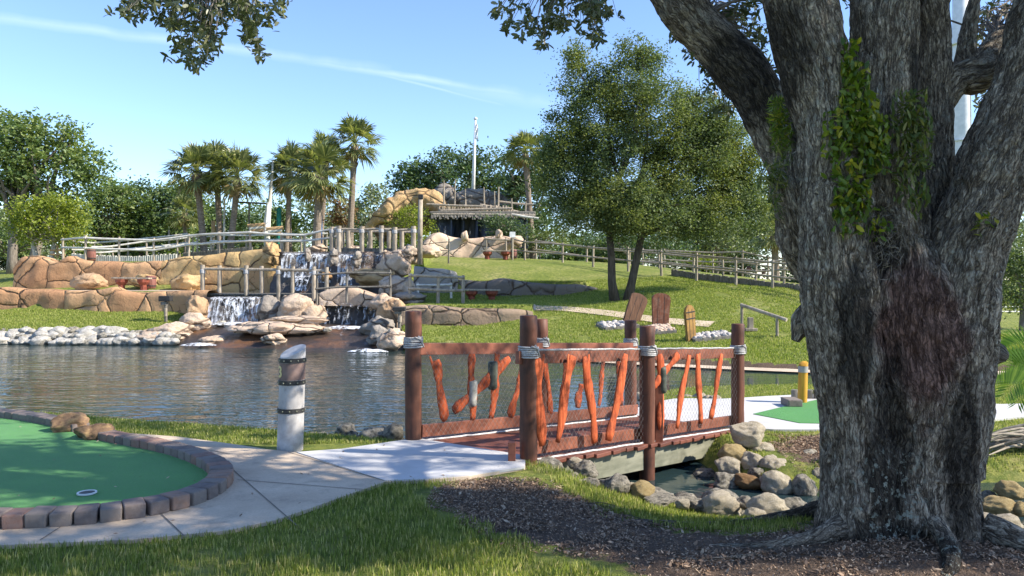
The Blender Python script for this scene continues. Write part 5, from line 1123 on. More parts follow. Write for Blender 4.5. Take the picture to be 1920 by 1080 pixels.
# ================================================================== cave and wreck on the hill top
def grotto():
    t = empty('grotto', at(895, 445, 46), 'dark blue walled grotto with a hanging thatch edge under the wreck deck', 'grotto')
    a = at(806, 455, 46); b = at(1000, 455, 46); zt_ = at(0, 404, 46).z; nx_, nz_ = 70, 16; V = []
    for j in range(nz_+1):
        for i in range(nx_+1):
            u, v = i/nx_, j/nz_; V.append((a.x+(b.x-a.x)*u, 0, a.z-.3+(zt_-a.z+.3)*v))
    V = np.array(V); V[:, 1] = 46.3+.5*fbm(np.c_[V[:, 0]*1.6, V[:, 0]*0, V[:, 2]*.3], 4, 3)+.9*np.maximum(0, np.sin(V[:, 0]*1.7))
    I = np.arange((nz_+1)*(nx_+1)).reshape(nz_+1, nx_+1); Q = np.stack([I[:-1, :-1], I[:-1, 1:], I[1:, 1:], I[1:, :-1]], -1).reshape(-1, 4); npmesh('back_wall', V, Q, M['bluerock'], t, smooth=True)
    mb = MB()
    for px in (845, 868, 893): mb.tube([at(px, 455, 45.9), at(px+1, 404, 45.9)], .09, 8, jit=.2, rng=random.Random(px))
    mb.build('pillar', M['bluerock'], t)
    mb = MB(); mb.box((at(905, 400, 46).x, 47.2, at(905, 400, 46).z), (at(1010, 0, 46).x-at(812, 0, 46).x, 3.2, .2), None, .08); mb.build('roof_slab', M['greyd'], t)
    mb = MB(); rr = random.Random(5)
    for k in range(80): px = 810+k*2.4; p = at(px, 403, 45.55); mb.tube([p+Vector((0, .1, .1)), p-Vector((rr.uniform(-.03, .03), 0, rr.uniform(.10, .28)))], rr.uniform(.05, .09), 5)
    mb.build('thatch', M['greyd'], t)
    for k, (px, py, w_) in enumerate(((822, 430, .06), (835, 428, .05), (858, 430, .05), (879, 431, .06), (905, 432, .05))):
        p = at(px, py, 45.6); n = npmesh('water_streak', [(p.x-w_*2, p.y, p.z-.7), (p.x+w_*2, p.y, p.z-.7), (p.x+w_*2, p.y+.05, p.z+.75), (p.x-w_*2, p.y+.05, p.z+.75)], [(0, 1, 2, 3)], M['falldark'], t)
grotto()
t = empty('wreck_deck', at(900, 402, 46.5), 'broken grey timber wreck deck with leaning poles on the grotto roof', 'wreck'); rr = random.Random(12)
for px, pt, pb, w_ in ((832, 338, 400, .05), (852, 336, 398, .055), (873, 354, 392, .045), (908, 350, 386, .045), (928, 358, 400, .045), (934, 350, 404, .055), (960, 372, 404, .06), (985, 378, 404, .05)):
    mb = MB(); mb.tube([at(px, pb, 46.3), at(px+rr.uniform(-1, 2), pt, 46.2)], [w_*1.3, w_*.7], 7, jit=.1, rng=rr); mb.build('pole', M['grey'], t)
for (x0, y0, x1, y1, Y) in ((800, 383, 905, 387, 45.9), (826, 395, 960, 391, 45.8), (900, 384, 975, 398, 46.2), (812, 402, 1004, 404, 45.6), (935, 378, 1000, 384, 46.6), (960, 402, 1010, 410, 45.4)):
    mb = MB(); mb.tube([at(x0, y0, Y), at((x0+x1)/2, (y0+y1)/2+rr.uniform(-1.5, 1.5), Y), at(x1, y1, Y)], .07, 7, jit=.1, rng=rr); mb.build('beam', M['pale' if rr.random() < .3 else 'grey'], t)
for k in range(46):
    px = 822+k*3.0+rr.uniform(-1, 1)
    if px > 962: break
    mb = MB(); mb.tube([at(px, 404, 46), at(px+rr.uniform(-1.5, 1.5), rr.uniform(384, 390), 46.1)], .055, 6, jit=.15, rng=rr); mb.build('plank', M['grey'], t)
def rock_tube(name, label, pts, m, seed, flat=.8):
    P = np.array(smooth_poly([tuple(at(px, py, Y))+(r,) for px, py, Y, r in pts], 10, False)); n = len(P); sg = 40; T = np.gradient(P[:, :3], axis=0); T /= np.linalg.norm(T, axis=1)[:, None]; U = np.cross([0, 1., 0], T); U /= np.linalg.norm(U, axis=1)[:, None]; Wv = np.cross(T, U)
    a = 2*np.pi*np.arange(sg)/sg; D = U[:, None]*np.cos(a)[None, :, None]+Wv[:, None]*np.sin(a)[None, :, None]*flat; V = (P[:, None, :3]+D*P[:, 3][:, None, None]).reshape(-1, 3); D = D.reshape(-1, 3)
    V = V+D*(.35*fbm(V*1.1+seed, 4, seed)-.25*np.abs(fbm(V*2.2, 3, seed+3)))[:, None]*.8; I = np.arange(n*sg).reshape(n, sg); J = np.roll(I, -1, 1); Q = np.stack([I[:-1], J[:-1], J[1:], I[1:]], -1).reshape(-1, 4)
    return tag(npmesh(name, V, Q, M[m], origin=tuple(V[0]), smooth=True), label, 'rock')
rock_tube('rock_arch', 'tan moulded rock arch rising to the crest left of the wreck', [(688, 430, 46.5, .25), (704, 414, 46.5, .38), (722, 398, 46.6, .5), (740, 382, 46.8, .55), (764, 374, 47, .55), (790, 372, 47, .62), (812, 378, 47, .6), (826, 390, 46.8, .5), (834, 402, 46.6, .35)], 'byel', 5)
rock_tube('rock_bank', 'brown rock bank under the arch behind the vine', [(705, 440, 47.5, .6), (735, 425, 47.5, .95), (775, 412, 47.6, 1.1), (806, 410, 47.4, .9), (820, 420, 47, .5)], 'bbrown', 9)
rock_tube('rock_ridge', 'low grey brown rock ridge behind the wreck poles', [(815, 372, 50, .5), (835, 362, 50, .65), (850, 372, 50, .5), (875, 372, 50.5, .6), (905, 375, 50.5, .6), (935, 384, 50.5, .7), (965, 398, 50, .6)], 'bgrey', 12)
for i, (px, py, rx, rz) in enumerate(((872, 444, .22, .3), (935, 440, .22, .3), (968, 452, .4, .4))): blob('boulder', ('small knob of stone on the pink wall, left one', 'small knob of stone on the pink wall above the bench', 'pale boulder ending the pink wall on the right')[i], px, py, 41.9, rx, .3, rz, 'bpale', 170+i, 'boulder', sub=3)

# ================================================================== trees
def mesh_leaves(name, P, size, m, parent=None, origin=None, seed=0, aspect=.5, up=.5, dirs=None, hexa=False, jitter=.3):
    r = np.random.RandomState(seed); n = len(P); nrm = r.normal(size=(n, 3)); nrm /= np.linalg.norm(nrm, axis=1)[:, None]; nrm[:, 2] = np.abs(nrm[:, 2])+up; nrm /= np.linalg.norm(nrm, axis=1)[:, None]
    t = r.normal(size=(n, 3)) if dirs is None else dirs+r.normal(size=(n, 3))*jitter
    t -= nrm*(t*nrm).sum(1)[:, None]; t /= np.linalg.norm(t, axis=1)[:, None]+1e-9; b = np.cross(nrm, t); s = size*r.uniform(.65, 1.25, n)[:, None]; w = s*aspect
    if not hexa:
        V = np.stack([P-t*s*.5, P+b*w*.5, P+t*s*.5, P-b*w*.5], 1).reshape(-1, 3); return npmesh(name, V, np.arange(4*n).reshape(n, 4), m, parent, origin)
    fold = nrm*w*.18
    V = np.stack([P-t*s*.5, P-t*s*.12+b*w*.42+fold, P+t*s*.28+b*w*.40+fold, P+t*s*.55, P+t*s*.28-b*w*.40+fold, P-t*s*.12-b*w*.42+fold], 1).reshape(-1, 3); return npmesh(name, V, np.arange(6*n).reshape(n, 6), m, parent, origin)
def crown_pts(blobs, clumps, per, cs, seed, shell=.55, flat=.75):
    r = np.random.RandomState(seed); B = np.array(blobs, float); w = (B[:, 3]*B[:, 4]*B[:, 5])**.6; k = r.choice(len(B), clumps, p=w/w.sum()); d = r.normal(size=(clumps, 3)); d /= np.linalg.norm(d, axis=1)[:, None]
    rad = r.uniform(shell, 1.0, clumps)**.7; rad = np.where(r.rand(clumps) < .12, r.uniform(1.0, 1.13, clumps), rad)
    C = B[k, :3]+d*rad[:, None]*B[k, 3:6]; cc = np.repeat(C, per, 0); g_ = r.normal(size=(clumps*per, 3))*cs*np.array([1, 1, flat])*r.uniform(.6, 1.2, clumps).repeat(per)[:, None]
    return cc+g_, C
def branchy(mb, base, targets, r0, seed, joint=None, seg=7, wob=.08):
    rd = random.Random(seed); base = Vector(base)
    for tg in targets:
        tg = Vector(tg); n = 7; L = (tg-base).length; pts = []
        for i in range(n+1):
            q = i/n; p = base.lerp(tg, q)+Vector((rd.uniform(-1, 1), rd.uniform(-1, 1), rd.uniform(-.5, .5)))*wob*L*math.sin(q*math.pi)*.5; p.z += L*.10*math.sin(q*math.pi); pts.append(p)
        mb.tube(pts, [r0*(1-.85*i/n) for i in range(n+1)], seg, cap=False)
def tree(name, label, px, pyb, Y, blobs, clumps, per, leaf, size, cs, m, seed, trunks=((0, 0),), tr=.12, bark='bark', group=None, cat='tree', shell=.5, split=.45):
    """blobs in photo pixels: (px, py, rx_px, rz_px, depth offset m)"""
    b = at(px, pyb, Y); b.z = min(b.z, gz(b.x, b.y)) if Y < 34 else gz(b.x, b.y); t = empty(name, b, label, cat, group); sc = Y/F; B = []
    for (bx, by, rx, rz, dy) in blobs: c = at(bx, by, Y+dy); B.append((c.x, c.y, c.z, rx*sc, rx*sc*.85, rz*sc))
    P, C = crown_pts(B, clumps, per, cs, seed, shell); mb = MB(); rd = random.Random(seed)
    top = Vector((sum(q[0] for q in B)/len(B), Y, sum(q[2] for q in B)/len(B)))
    for (dx, lean) in trunks:
        s = b+Vector((dx, 0, -.2)); low = min(q[2]-q[5] for q in B); fork = Vector((b.x+dx+lean, Y+rd.uniform(-.2, .2), b.z+(max(low, b.z+.6)-b.z)*1.05+.2)); mb.tube([s, s.lerp(fork, .35)+Vector((rd.uniform(-.08, .08), 0, 0)), s.lerp(fork, .7), fork], [tr*1.5, tr*1.05, tr*.95, tr*.85], 10)
        tg = [C[i] for i in rd.sample(range(len(C)), min(len(C), 16))]; branchy(mb, fork, tg, tr*.55, seed)
    mb.build('trunk', M[bark], t, smooth=True); mesh_leaves('crown', P, size, M[m], t, seed=seed, aspect=.55, up=.35)
    return t
# the wide leafy tree in the middle of the hill
tb_ = hit(1158, 564, 20)
tree('leafy_tree', 'large dense leafy tree with twin trunks in the middle of the hill lawn', 1160, 565, tb_.y,
 [(1170, 330, 120, 110, 0), (1120, 230, 80, 90, .3), (1180, 160, 62, 62, .2), (1090, 150, 40, 50, .3), (1235, 230, 85, 75, -.2), (1300, 330, 105, 105, .4), (1350, 300, 62, 75, .8), (1070, 330, 70, 95, 0), (1060, 260, 45, 60, .5), (1240, 400, 95, 55, -.6), (1110, 400, 85, 48, -.5), (1380, 350, 42, 62, .6), (1170, 395, 80, 45, -1.2), (1210, 115, 30, 30, 0), (1340, 230, 45, 50, 0), (1330, 410, 70, 42, 0), (1290, 205, 34, 34, .1), (1345, 265, 50, 45, .2), (1085, 105, 22, 28, .1), (1190, 92, 24, 24, 0), (1035, 300, 32, 40, .2), (1395, 290, 36, 60, .5), (1410, 400, 40, 50, .8)],
 1900, 110, 0, .10, .24, 'midleaf', 31, trunks=((-.12, -.25), (.30, .55)), tr=.15, bark='barkdark', shell=.3)
BG = [
 ('oak_tree', 'tall spreading oak at the left edge beyond the terrace', 25, 480, 45, [(60, 290, 105, 62, 0), (-30, 300, 90, 80, 0), (120, 330, 82, 62, .5), (20, 250, 70, 38, 0), (105, 250, 55, 30, 0), (170, 310, 34, 36, 0), (130, 395, 42, 40, 1), (40, 360, 60, 30, 1)], 520, 30, .20, .42, 'farleaf', ((0, .1), (1.0, .6)), .26, 'bark', .35),
 ('leafy_shrub', 'low green undergrowth at the left picture edge behind the terrace', 20, 486, 50, [(10, 450, 50, 34, 0), (-50, 440, 50, 44, 0), (140, 460, 40, 26, 0)], 170, 26, .2, .4, 'farleaf', ((0, 0),), .12, 'bark', .4),
 ('small_tree', 'small round yellow green tree with pale forked trunk on the left terrace', 78, 484, 38, [(92, 410, 68, 44, 0), (130, 430, 38, 34, 0), (50, 420, 40, 38, 0), (105, 385, 45, 22, 0)], 260, 30, .15, .26, 'yelleaf', ((0, -.5), (.25, .4)), .12, 'barkpale', .4),
 ('dense_tree', 'dark green dense tree right of the small yellow tree', 190, 485, 52, [(200, 400, 55, 52, 0), (170, 440, 40, 40, 0), (215, 370, 40, 25, 0)], 240, 30, .22, .4, 'farleaf', ((0, 0),), .15, 'bark', .5),
 ('dense_tree', 'dense green tree in the middle of the row behind the ramp fences', 265, 485, 54, [(265, 400, 60, 56, 0), (245, 440, 60, 40, 0), (280, 365, 40, 22, 0)], 260, 30, .22, .4, 'darkleaf', ((0, 0),), .15, 'bark', .5),
 ('dense_tree', 'dense green tree just left of the first palms', 335, 485, 53, [(330, 400, 55, 52, 0), (320, 440, 50, 38, 0), (345, 372, 30, 26, 0)], 230, 30, .22, .4, 'farleaf', ((0, 0),), .15, 'bark', .5),
 ('dark_shrub', 'dark undergrowth tree behind the left palms', 400, 470, 58, [(400, 420, 60, 38, 0), (450, 430, 50, 34, 0), (380, 390, 30, 24, 0)], 170, 26, .22, .45, 'darkleaf', ((0, 0),), .12, 'bark', .4),
 ('leafy_shrub', 'loose green tree between the two palm groups', 490, 470, 60, [(480, 405, 44, 34, 0), (515, 420, 42, 34, 0), (560, 400, 38, 38, 0)], 120, 24, .22, .5, 'farleaf', ((0, 0),), .1, 'bark', .4),
 ('leafy_shrub', 'greyish loose tree behind the right palms', 610, 470, 60, [(620, 400, 50, 36, 0), (660, 420, 38, 34, 0)], 110, 22, .22, .5, 'greyleaf', ((0, 0),), .1, 'bark', .4),
 ('rusty_shrub', 'shrub with rust brown leaves against the tallest palm trunk', 645, 462, 42.6, [(642, 400, 26, 30, 0), (630, 420, 18, 22, 0)], 50, 24, .12, .28, 'rustleaf', ((0, 0),), .06, 'bark', .4),
 ('grey_shrub', 'pale grey green shrub left of the grotto mound', 690, 462, 52, [(692, 395, 36, 44, 0), (705, 360, 22, 22, 0), (690, 430, 40, 30, 0)], 120, 20, .18, .42, 'greyleaf', ((0, 0),), .09, 'barkpale', .4),
 ('oak_tree', 'wide dark oak behind the flagpole and the wreck', 850, 420, 62, [(850, 335, 90, 46, 0), (790, 345, 55, 42, 0), (905, 325, 50, 48, 0), (860, 305, 48, 28, 0), (760, 335, 30, 22, 0), (940, 370, 40, 48, 0), (830, 385, 90, 24, 0)], 480, 30, .25, .5, 'darkleaf', ((0, 0), (.8, .5)), .25, 'bark', .35),
 ('dense_tree', 'dark tree filling the gap between the oak and the wide leafy tree', 985, 470, 50, [(990, 380, 55, 60, 0), (960, 420, 40, 36, 0), (1010, 330, 30, 40, 0), (1000, 430, 60, 36, 0), (968, 320, 34, 46, 0), (1020, 290, 30, 40, 0)], 300, 30, .22, .4, 'darkleaf', ((0, 0),), .2, 'bark', .4),
 ('vine', 'bright green vine bush spilling over the mound left of the tall pole', 770, 440, 44.6, [(772, 402, 30, 22, 0), (750, 425, 28, 20, 0), (795, 428, 24, 20, 0), (775, 445, 30, 12, 0)], 130, 26, .10, .2, 'yelleaf', ((0, 0),), .05, 'bark', .4),
 ('dark_shrub', 'dark green bush hanging before the grotto on its right', 955, 450, 44.5, [(945, 425, 34, 22, 0), (925, 415, 22, 12, 0), (975, 432, 30, 18, 0)], 120, 26, .12, .22, 'darkleaf', ((0, 0),), .05, 'bark', .4),
 ('leafy_shrub', 'low green bush behind the start of the hill fence', 1010, 470, 46, [(1010, 452, 26, 16, 0), (1040, 448, 30, 18, 0)], 80, 26, .12, .22, 'midleaf', ((0, 0),), .05, 'bark', .4),
 ('grey_tree', 'grey green airy tree behind the right half of the hill fence', 1300, 500, 58, [(1290, 430, 70, 50, 0), (1350, 440, 60, 48, 0), (1400, 400, 50, 55, 1), (1240, 450, 60, 40, 1)], 480, 24, .24, .42, 'greyleaf', ((0, 0), (1.5, .5)), .14, 'bark', .4),
 ('grey_tree', 'airy grey green tree nearest the left flank of the oak', 1470, 500, 60, [(1430, 380, 60, 60, 0), (1490, 420, 60, 60, 0), (1540, 380, 60, 70, 0), (1440, 440, 60, 40, 0), (1600, 420, 60, 60, 1)], 480, 24, .24, .42, 'greyleaf', ((0, 0),), .14, 'bark', .4),
 ('leafy_shrub', 'dark green bush under the wide tree behind the rails', 1180, 500, 52, [(1180, 460, 60, 30, 0), (1120, 455, 50, 28, 0), (1250, 470, 50, 26, 0)], 160, 26, .2, .36, 'darkleaf', ((0, 0),), .1, 'bark', .4),
 ('yellow_shrub', 'small yellow green shrub seen through the rails of the hill fence', 1325, 508, 50, [(1320, 493, 26, 14, 0)], 40, 26, .1, .22, 'yelleaf', ((0, 0),), .04, 'bark', .4),
 ('leafy_tree', 'bright green bushy tree at the right edge beyond the oak', 1900, 608, 27, [(1905, 520, 55, 62, 0), (1870, 560, 34, 34, -.3), (1960, 500, 60, 80, 0), (1880, 500, 30, 36, 0)], 260, 36, .12, .17, 'midleaf', ((.4, 0),), .12, 'bark', .4),
 ('grey_tree', 'pale distant tree above the bushy tree at the right edge', 1960, 560, 55, [(1900, 450, 50, 40, 0), (1960, 430, 70, 60, 0), (1840, 480, 50, 40, 0), (1780, 500, 50, 40, 2)], 200, 24, .24, .42, 'greyleaf', ((0, 0),), .2, 'bark', .4),
]
for i, (nm, lb, px, pyb, Y, bl, cl, per, cs, sz, m_, tr_, trr, bk_, sh) in enumerate(BG):
    tree(nm, lb, px, pyb, Y, bl, cl, per, 0, sz*.62, cs*1.7, m_, 200+i, tr_, trr, bk_, group=None, shell=sh)
for i, (x_, y_, w_) in enumerate(((-52, 78, 9), (-40, 82, 9), (-28, 80, 9), (-16, 84, 8), (-4, 86, 8), (8, 84, 8), (20, 80, 8), (32, 78, 8), (44, 76, 8), (56, 74, 8))):
    z_ = gz(x_, y_); t = empty('distant_tree', (x_, y_, z_), ('first', 'second', 'third', 'fourth', 'fifth', 'sixth', 'seventh', 'eighth', 'ninth', 'tenth')[i]+' tree from the left in the farthest row closing the view', 'tree', 'distant trees closing the view'); hgt = (7, 7, 6, 5.2, 4.4, 4.4, 7.5, 9, 9, 9)[i]
    P, C = crown_pts([(x_, y_, z_+hgt*.5, w_*.75, 3, hgt*.5), (x_+3, y_, z_+hgt*.55, w_*.4, 2, hgt*.45), (x_, y_+2, z_+1.2, w_*.8, 2, 1.6)], 420, 30, .55, 300+i, .2); mb = MB(); mb.tube([(x_, y_, z_-.2), (x_, y_, z_+hgt*.5)], .2, 7); branchy(mb, (x_, y_, z_+hgt*.3), [C[k] for k in range(8)], .12, i); mb.build('trunk', M['bark'], t); mesh_leaves('crown', P, .42, M['farleaf' if i % 2 else 'greyleaf'], t, seed=i, aspect=.6)

# palms: fans of stiff leaflets round a bud
def palm(label, tpx, tpy, cpx, cpy, Y, rpx, seed, tr=.16, dry=4, lean=0, n=30, name='palm_tree'):
    b = at(tpx, tpy, Y); b.z = gz(b.x, b.y) if Y > 34 else b.z; c = at(cpx, cpy, Y); R = rpx*1.22/F*Y; n = int(n*1.3); r = np.random.RandomState(seed); t = empty(name, b, label, 'palm tree', 'sabal palms on the upper terrace')
    mb = MB(); pts = [b-Vector((0, 0, .3))]+[b.lerp(c, q)+Vector((lean*math.sin(q*math.pi), 0, 0)) for q in (.1, .3, .5, .7, .85, .97)]; rd = random.Random(seed)
    mb.tube(pts, [tr*1.3, tr*1.15, tr, tr*.95, tr*.95, tr*1.15, tr*1.2], 12, jit=.06, rng=rd)
    for k in range(18): a = rd.uniform(0, 6.28); z_ = rd.uniform(.78, .98); p = b.lerp(c, z_)+Vector((math.cos(a), math.sin(a), 0))*tr; mb.tube([p, p+Vector((math.cos(a)*.10, math.sin(a)*.10, .16))], [.035, .015], 5)
    mb.build('trunk', M['palmbark'], t, smooth=False)
    def fans(n, elo, ehi, m, nm, Rm=1.0):
        V = []; T = []; C_ = np.array(c)
        for i in range(n):
            az = i*2.39996+r.uniform(-.3, .3); q = (i+.5)/n; el = elo+(ehi-elo)*q+r.uniform(-.12, .12); D = np.array([math.cos(az)*math.cos(el), math.sin(az)*math.cos(el), math.sin(el)]); pl = R*Rm*r.uniform(.40, .58)
            p1 = C_+D*pl+np.array([0, 0, -.10*pl*math.cos(el)]); S = np.cross(D, [0, 0, 1.]); S /= np.linalg.norm(S)+1e-9; U_ = np.cross(S, D); w = .018*R
            k = len(V); V += [C_-S*w, C_+S*w, p1+S*w*.7, p1-S*w*.7]; T += [(k, k+1, k+2, k+3)]; L = R*Rm*r.uniform(.44, .58); ns = 19; roll = r.uniform(-.5, .5)
            S2 = S*math.cos(roll)+U_*math.sin(roll); U2 = np.cross(S2, D)
            for j in range(ns):
                a = -1.75+3.5*j/(ns-1)+r.uniform(-.05, .05); d = D*math.cos(a)+S2*math.sin(a); l = L*(1-.16*abs(a))*r.uniform(.88, 1.08); dr = np.array([0, 0, -.22*l*r.uniform(.5, 1.6)]); cup = U2*abs(math.sin(a))*.18*l; side_ = np.cross(d, U2); ww = L*.05
                mid = p1+d*l*.55+cup+dr*.15; tip = p1+d*l+cup*.8+dr; k = len(V); V += [p1, mid+side_*ww, tip, mid-side_*ww]; T += [(k, k+1, k+2, k+3)]
        npmesh(nm, np.array(V), np.array(T), M[m], t)
    fans(n, -.75, 1.45, 'palmleaf', 'crown')
    if dry: fans(dry, -1.25, -.8, 'palmdry', 'dry_fronds', .8)
palm('first palm from the left with dark leaning trunk', 385, 455, 368, 322, 40, 56, 1, .17, 5, .0)
palm('second palm from the left, its crown touching the first and third', 412, 455, 405, 315, 41.5, 52, 2, .16, 5, .05)
palm('third palm from the left with a trunk leaning left at its base', 430, 458, 446, 330, 39.5, 56, 3, .16, 4, .0)
palm('slim twin palm at the left of the right palm group', 536, 455, 545, 318, 42, 50, 4, .13, 3)
palm('palm close behind the slim twin palm', 543, 455, 540, 330, 43.5, 46, 5, .14, 3, name='palm_tree')
palm('broad low palm with yellowish drooping fans in the right palm group', 592, 458, 600, 328, 38.5, 62, 6, .20, 5, n=34)
palm('dark palm behind the broad low palm', 600, 458, 612, 296, 44, 48, 7, .14, 3)
palm('tallest palm standing at the right end of the palm group', 655, 452, 665, 268, 42, 50, 8, .17, 4)
palm('small dark palm low behind the first palm', 350, 460, 345, 400, 47, 34, 9, .12, 3)
palm('dark topped palm between the wreck and the wide leafy tree', 1000, 470, 985, 285, 47, 42, 10, .17, 3)
palm('low palm with pale drooping fans just left of the oak', 1455, 505, 1452, 440, 43, 40, 11, .2, 6)
palm('short palm fans beside the end of the wreck', 960, 440, 968, 352, 50, 24, 12, .12, 2)
# bare mast, lookout frame and cloth between the palms
t = empty('bare_mast', at(497, 455, 41), 'pale bare mast with shaggy foot between the palm groups', 'mast'); mb = MB(); mb.tube([at(500, 462, 41), at(504, 400, 41), at(512, 302, 41)], [.16, .12, .045], 8); mb.build('mast', M['pale'], t); mb = MB(); mb.tube([at(499, 440, 40.9), at(503, 380, 40.9)], [.2, .1], 8, jit=.2, rng=random.Random(2)); mb.build('wrapping', M['white'], t)
t = empty('cross_frame', at(467, 455, 42), 'thin dark crossbar on a post between the palm groups', 'post'); mb = MB(); mb.tube([at(467, 462, 42), at(467, 380, 42)], .05, 6); mb.build('post', M['greyd'], t); mb = MB(); mb.tube([at(444, 379, 42), at(508, 382, 42)], .05, 6); mb.build('crossbar', M['dark'], t)
t = empty('slim_pole', at(420, 455, 40), 'slim pale pole rising between the second and third palms', 'pole'); mb = MB(); mb.tube([at(420, 460, 40.5), at(421, 372, 40.5)], .05, 7); mb.build('shaft', M['pale'], t)
t = empty('tan_posts', at(400, 455, 43), 'small orange brown posts behind the palms', 'post'); mb = MB(); mb.tube([at(400, 460, 43), at(400, 414, 43)], .12, 6); mb.build('post', M['tanwood'], t); mb = MB(); mb.tube([at(409, 460, 43), at(409, 420, 43)], .06, 6); mb.build('brace', M['tanwood'], t)
t = empty('teal_post', at(523, 450, 42), 'narrow teal painted post between the palms', 'post'); mb = MB(); mb.tube([at(523, 458, 42), at(523, 396, 42)], .13, 8); mb.lathe(at(523, 396, 42), [(.16, 0), (.17, .08), (.05, .2)], 8); mb.build('shaft', M['teal'], t)
t = empty('blue_cloth', at(598, 455, 39.6), 'blue cloth hanging at the foot of the broad palm', 'cloth'); V = []
for i in range(9):
    for j in range(6): p = at(596+j*1.7, 404+i*6.5, 39.4+.05*math.sin(j*2+i)); V.append(p)
npmesh('drape', V, [(i*6+j, i*6+j+1, (i+1)*6+j+1, (i+1)*6+j) for i in range(8) for j in range(5)], M['bluef'], t, smooth=True)
for k, (px, py, lb) in enumerate(((480, 424, 'stack of pale logs behind the level rail fence, left part'), (515, 430, 'pale logs under the teal post'))):
    t = empty('log_stack', at(px, py, 40.5), lb, 'logs')
    for j in range(3): mb = MB(); mb.tube([at(px-16+j*3, py+j*5, 40.5), at(px+16-j*2, py-3+j*5, 40.7)], .10, 7); mb.build('log', M['tanwood' if j % 2 == 0 else 'pale'], t)
# far right: white rail beyond the lawn
fence('white_rail', 'white rail beside the far road right of the oak', [(at(1800+k*26, 598, 58), .95) for k in range(9)], (.55, .95), .05, .07, 'white')
# ================================================================== the big oak
OY = 5.2
def ok(px, py, Y=OY): p = at(px, py, Y); return (p.x, p.y, p.z)
oak = empty('oak_tree', (2.6, OY, .02), 'massive old oak with deeply furrowed bark, forked stems and leafy epiphytes, right foreground', 'tree')
def bark_tube(cl, segs, step, seed, cap_top=False, flare=0.0, lump=.05, bumps=()):
    """cl: (x, y, z, rx, ry) along the stem -> verts with the bark coordinates"""
    P = np.array(smooth_poly(cl, 8, False)); d = np.r_[0, np.cumsum(np.linalg.norm(np.diff(P[:, :3], axis=0), axis=1))]; n = max(4, int(d[-1]/step)); s = np.linspace(0, d[-1], n+1)
    C = np.array([np.interp(s, d, P[:, k]) for k in range(5)]).T; T = np.gradient(C[:, :3], axis=0); T /= np.linalg.norm(T, axis=1)[:, None]
    u = np.cross([0, 1., 0], T[0]); u /= np.linalg.norm(u); Us = []
    for t in T: u = u-t*(u @ t); u /= np.linalg.norm(u); Us.append(u.copy())
    U = np.array(Us); Wv = np.cross(T, U); a = np.linspace(0, 2*np.pi, segs+1)+math.pi*.5            # seam on the far side
    A, S = np.meshgrid(a, s); i = np.arange(n+1)[:, None]
    ca, sa = np.cos(A), np.sin(A); rx = C[:, 3][:, None]; ry = C[:, 4][:, None]
    dirs = U[:, None, :]*ca[..., None]+Wv[:, None, :]*sa[..., None]
    pos = C[:, None, :3]+U[:, None, :]*(ca*rx)[..., None]+Wv[:, None, :]*(sa*ry)[..., None]
    q = pos.reshape(-1, 3); r = ((rx+ry)/2*np.ones_like(A)).ravel()
    disp = lump*fbm(q*2.3+seed, 3, seed)*1.3+.35*lump*fbm(q*7+seed, 3, seed+3)
    # fluting near the ground
    disp = disp+flare*np.clip(1-(q[:, 2]+.05)/.75, 0, 1)**2*(.5+.9*np.abs(np.sin(A.ravel()*3+seed)))
    for bx, by, bz_, br_, bh in bumps: dd = np.sqrt((q[:, 0]-bx)**2+(q[:, 1]-by)**2+(q[:, 2]-bz_)**2); disp = disp+bh*np.exp(-(dd/br_)**2)
    uu = (A.ravel()*np.mean(C[:, 3])); vv = S.ravel(); bk = np.c_[uu, vv, np.full(len(uu), seed*3.7)]
    # plates and furrows
    g1 = fbm(np.c_[uu*20+2.0*fbm(np.c_[uu*9, vv*5, uu*0], 2, 5), vv*3.6, uu*0+seed], 3, seed+20); ridge = 1-np.abs(g1)*3.0
    disp = disp-np.clip(ridge, 0, 1)**2*.024*np.clip(r/.25, .35, 1)+.004*fbm(np.c_[uu*70, vv*30, uu*0], 2, 8)
    V = q+dirs.reshape(-1, 3)*disp[:, None]; I = np.arange((n+1)*(segs+1)).reshape(n+1, segs+1)
    Q = np.stack([I[:-1, :-1], I[:-1, 1:], I[1:, 1:], I[1:, :-1]], -1).reshape(-1, 4)
    return V, Q, bk
parts = []
def stem(pts, **k):
    cl = []
    for px, py, Y, hw in pts: x, y, z = ok(px, py, Y); r = hw/F*Y; cl.append((x, y, z, r, r))
    parts.append(bark_tube(cl, k.pop('segs', 150), k.pop('step', .012), **k))
bx, by, bz_ = ok(1868, 775); kx, ky, kz = ok(1492, 610); 
# main bole
cl = []
for px, py, hw in ((1688, 1095, 150), (1688, 1030, 134), (1687, 960, 130), (1690, 880, 131), (1694, 800, 136), (1690, 720, 143), (1680, 640, 148), (1678, 560, 140), (1684, 495, 112), (1692, 450, 75)):
    x, y, z = ok(px, py); cl.append((x, y, z, hw/F*OY, hw/F*OY*.92))
parts.append(bark_tube(cl, 330, .010, 1, flare=.07, lump=.04, bumps=((bx-.02, OY-.1, bz_, .17, .10), (kx+.05, OY-.1, kz, .13, .07), (2.85, 4.7, 1.25, .2, .05))))
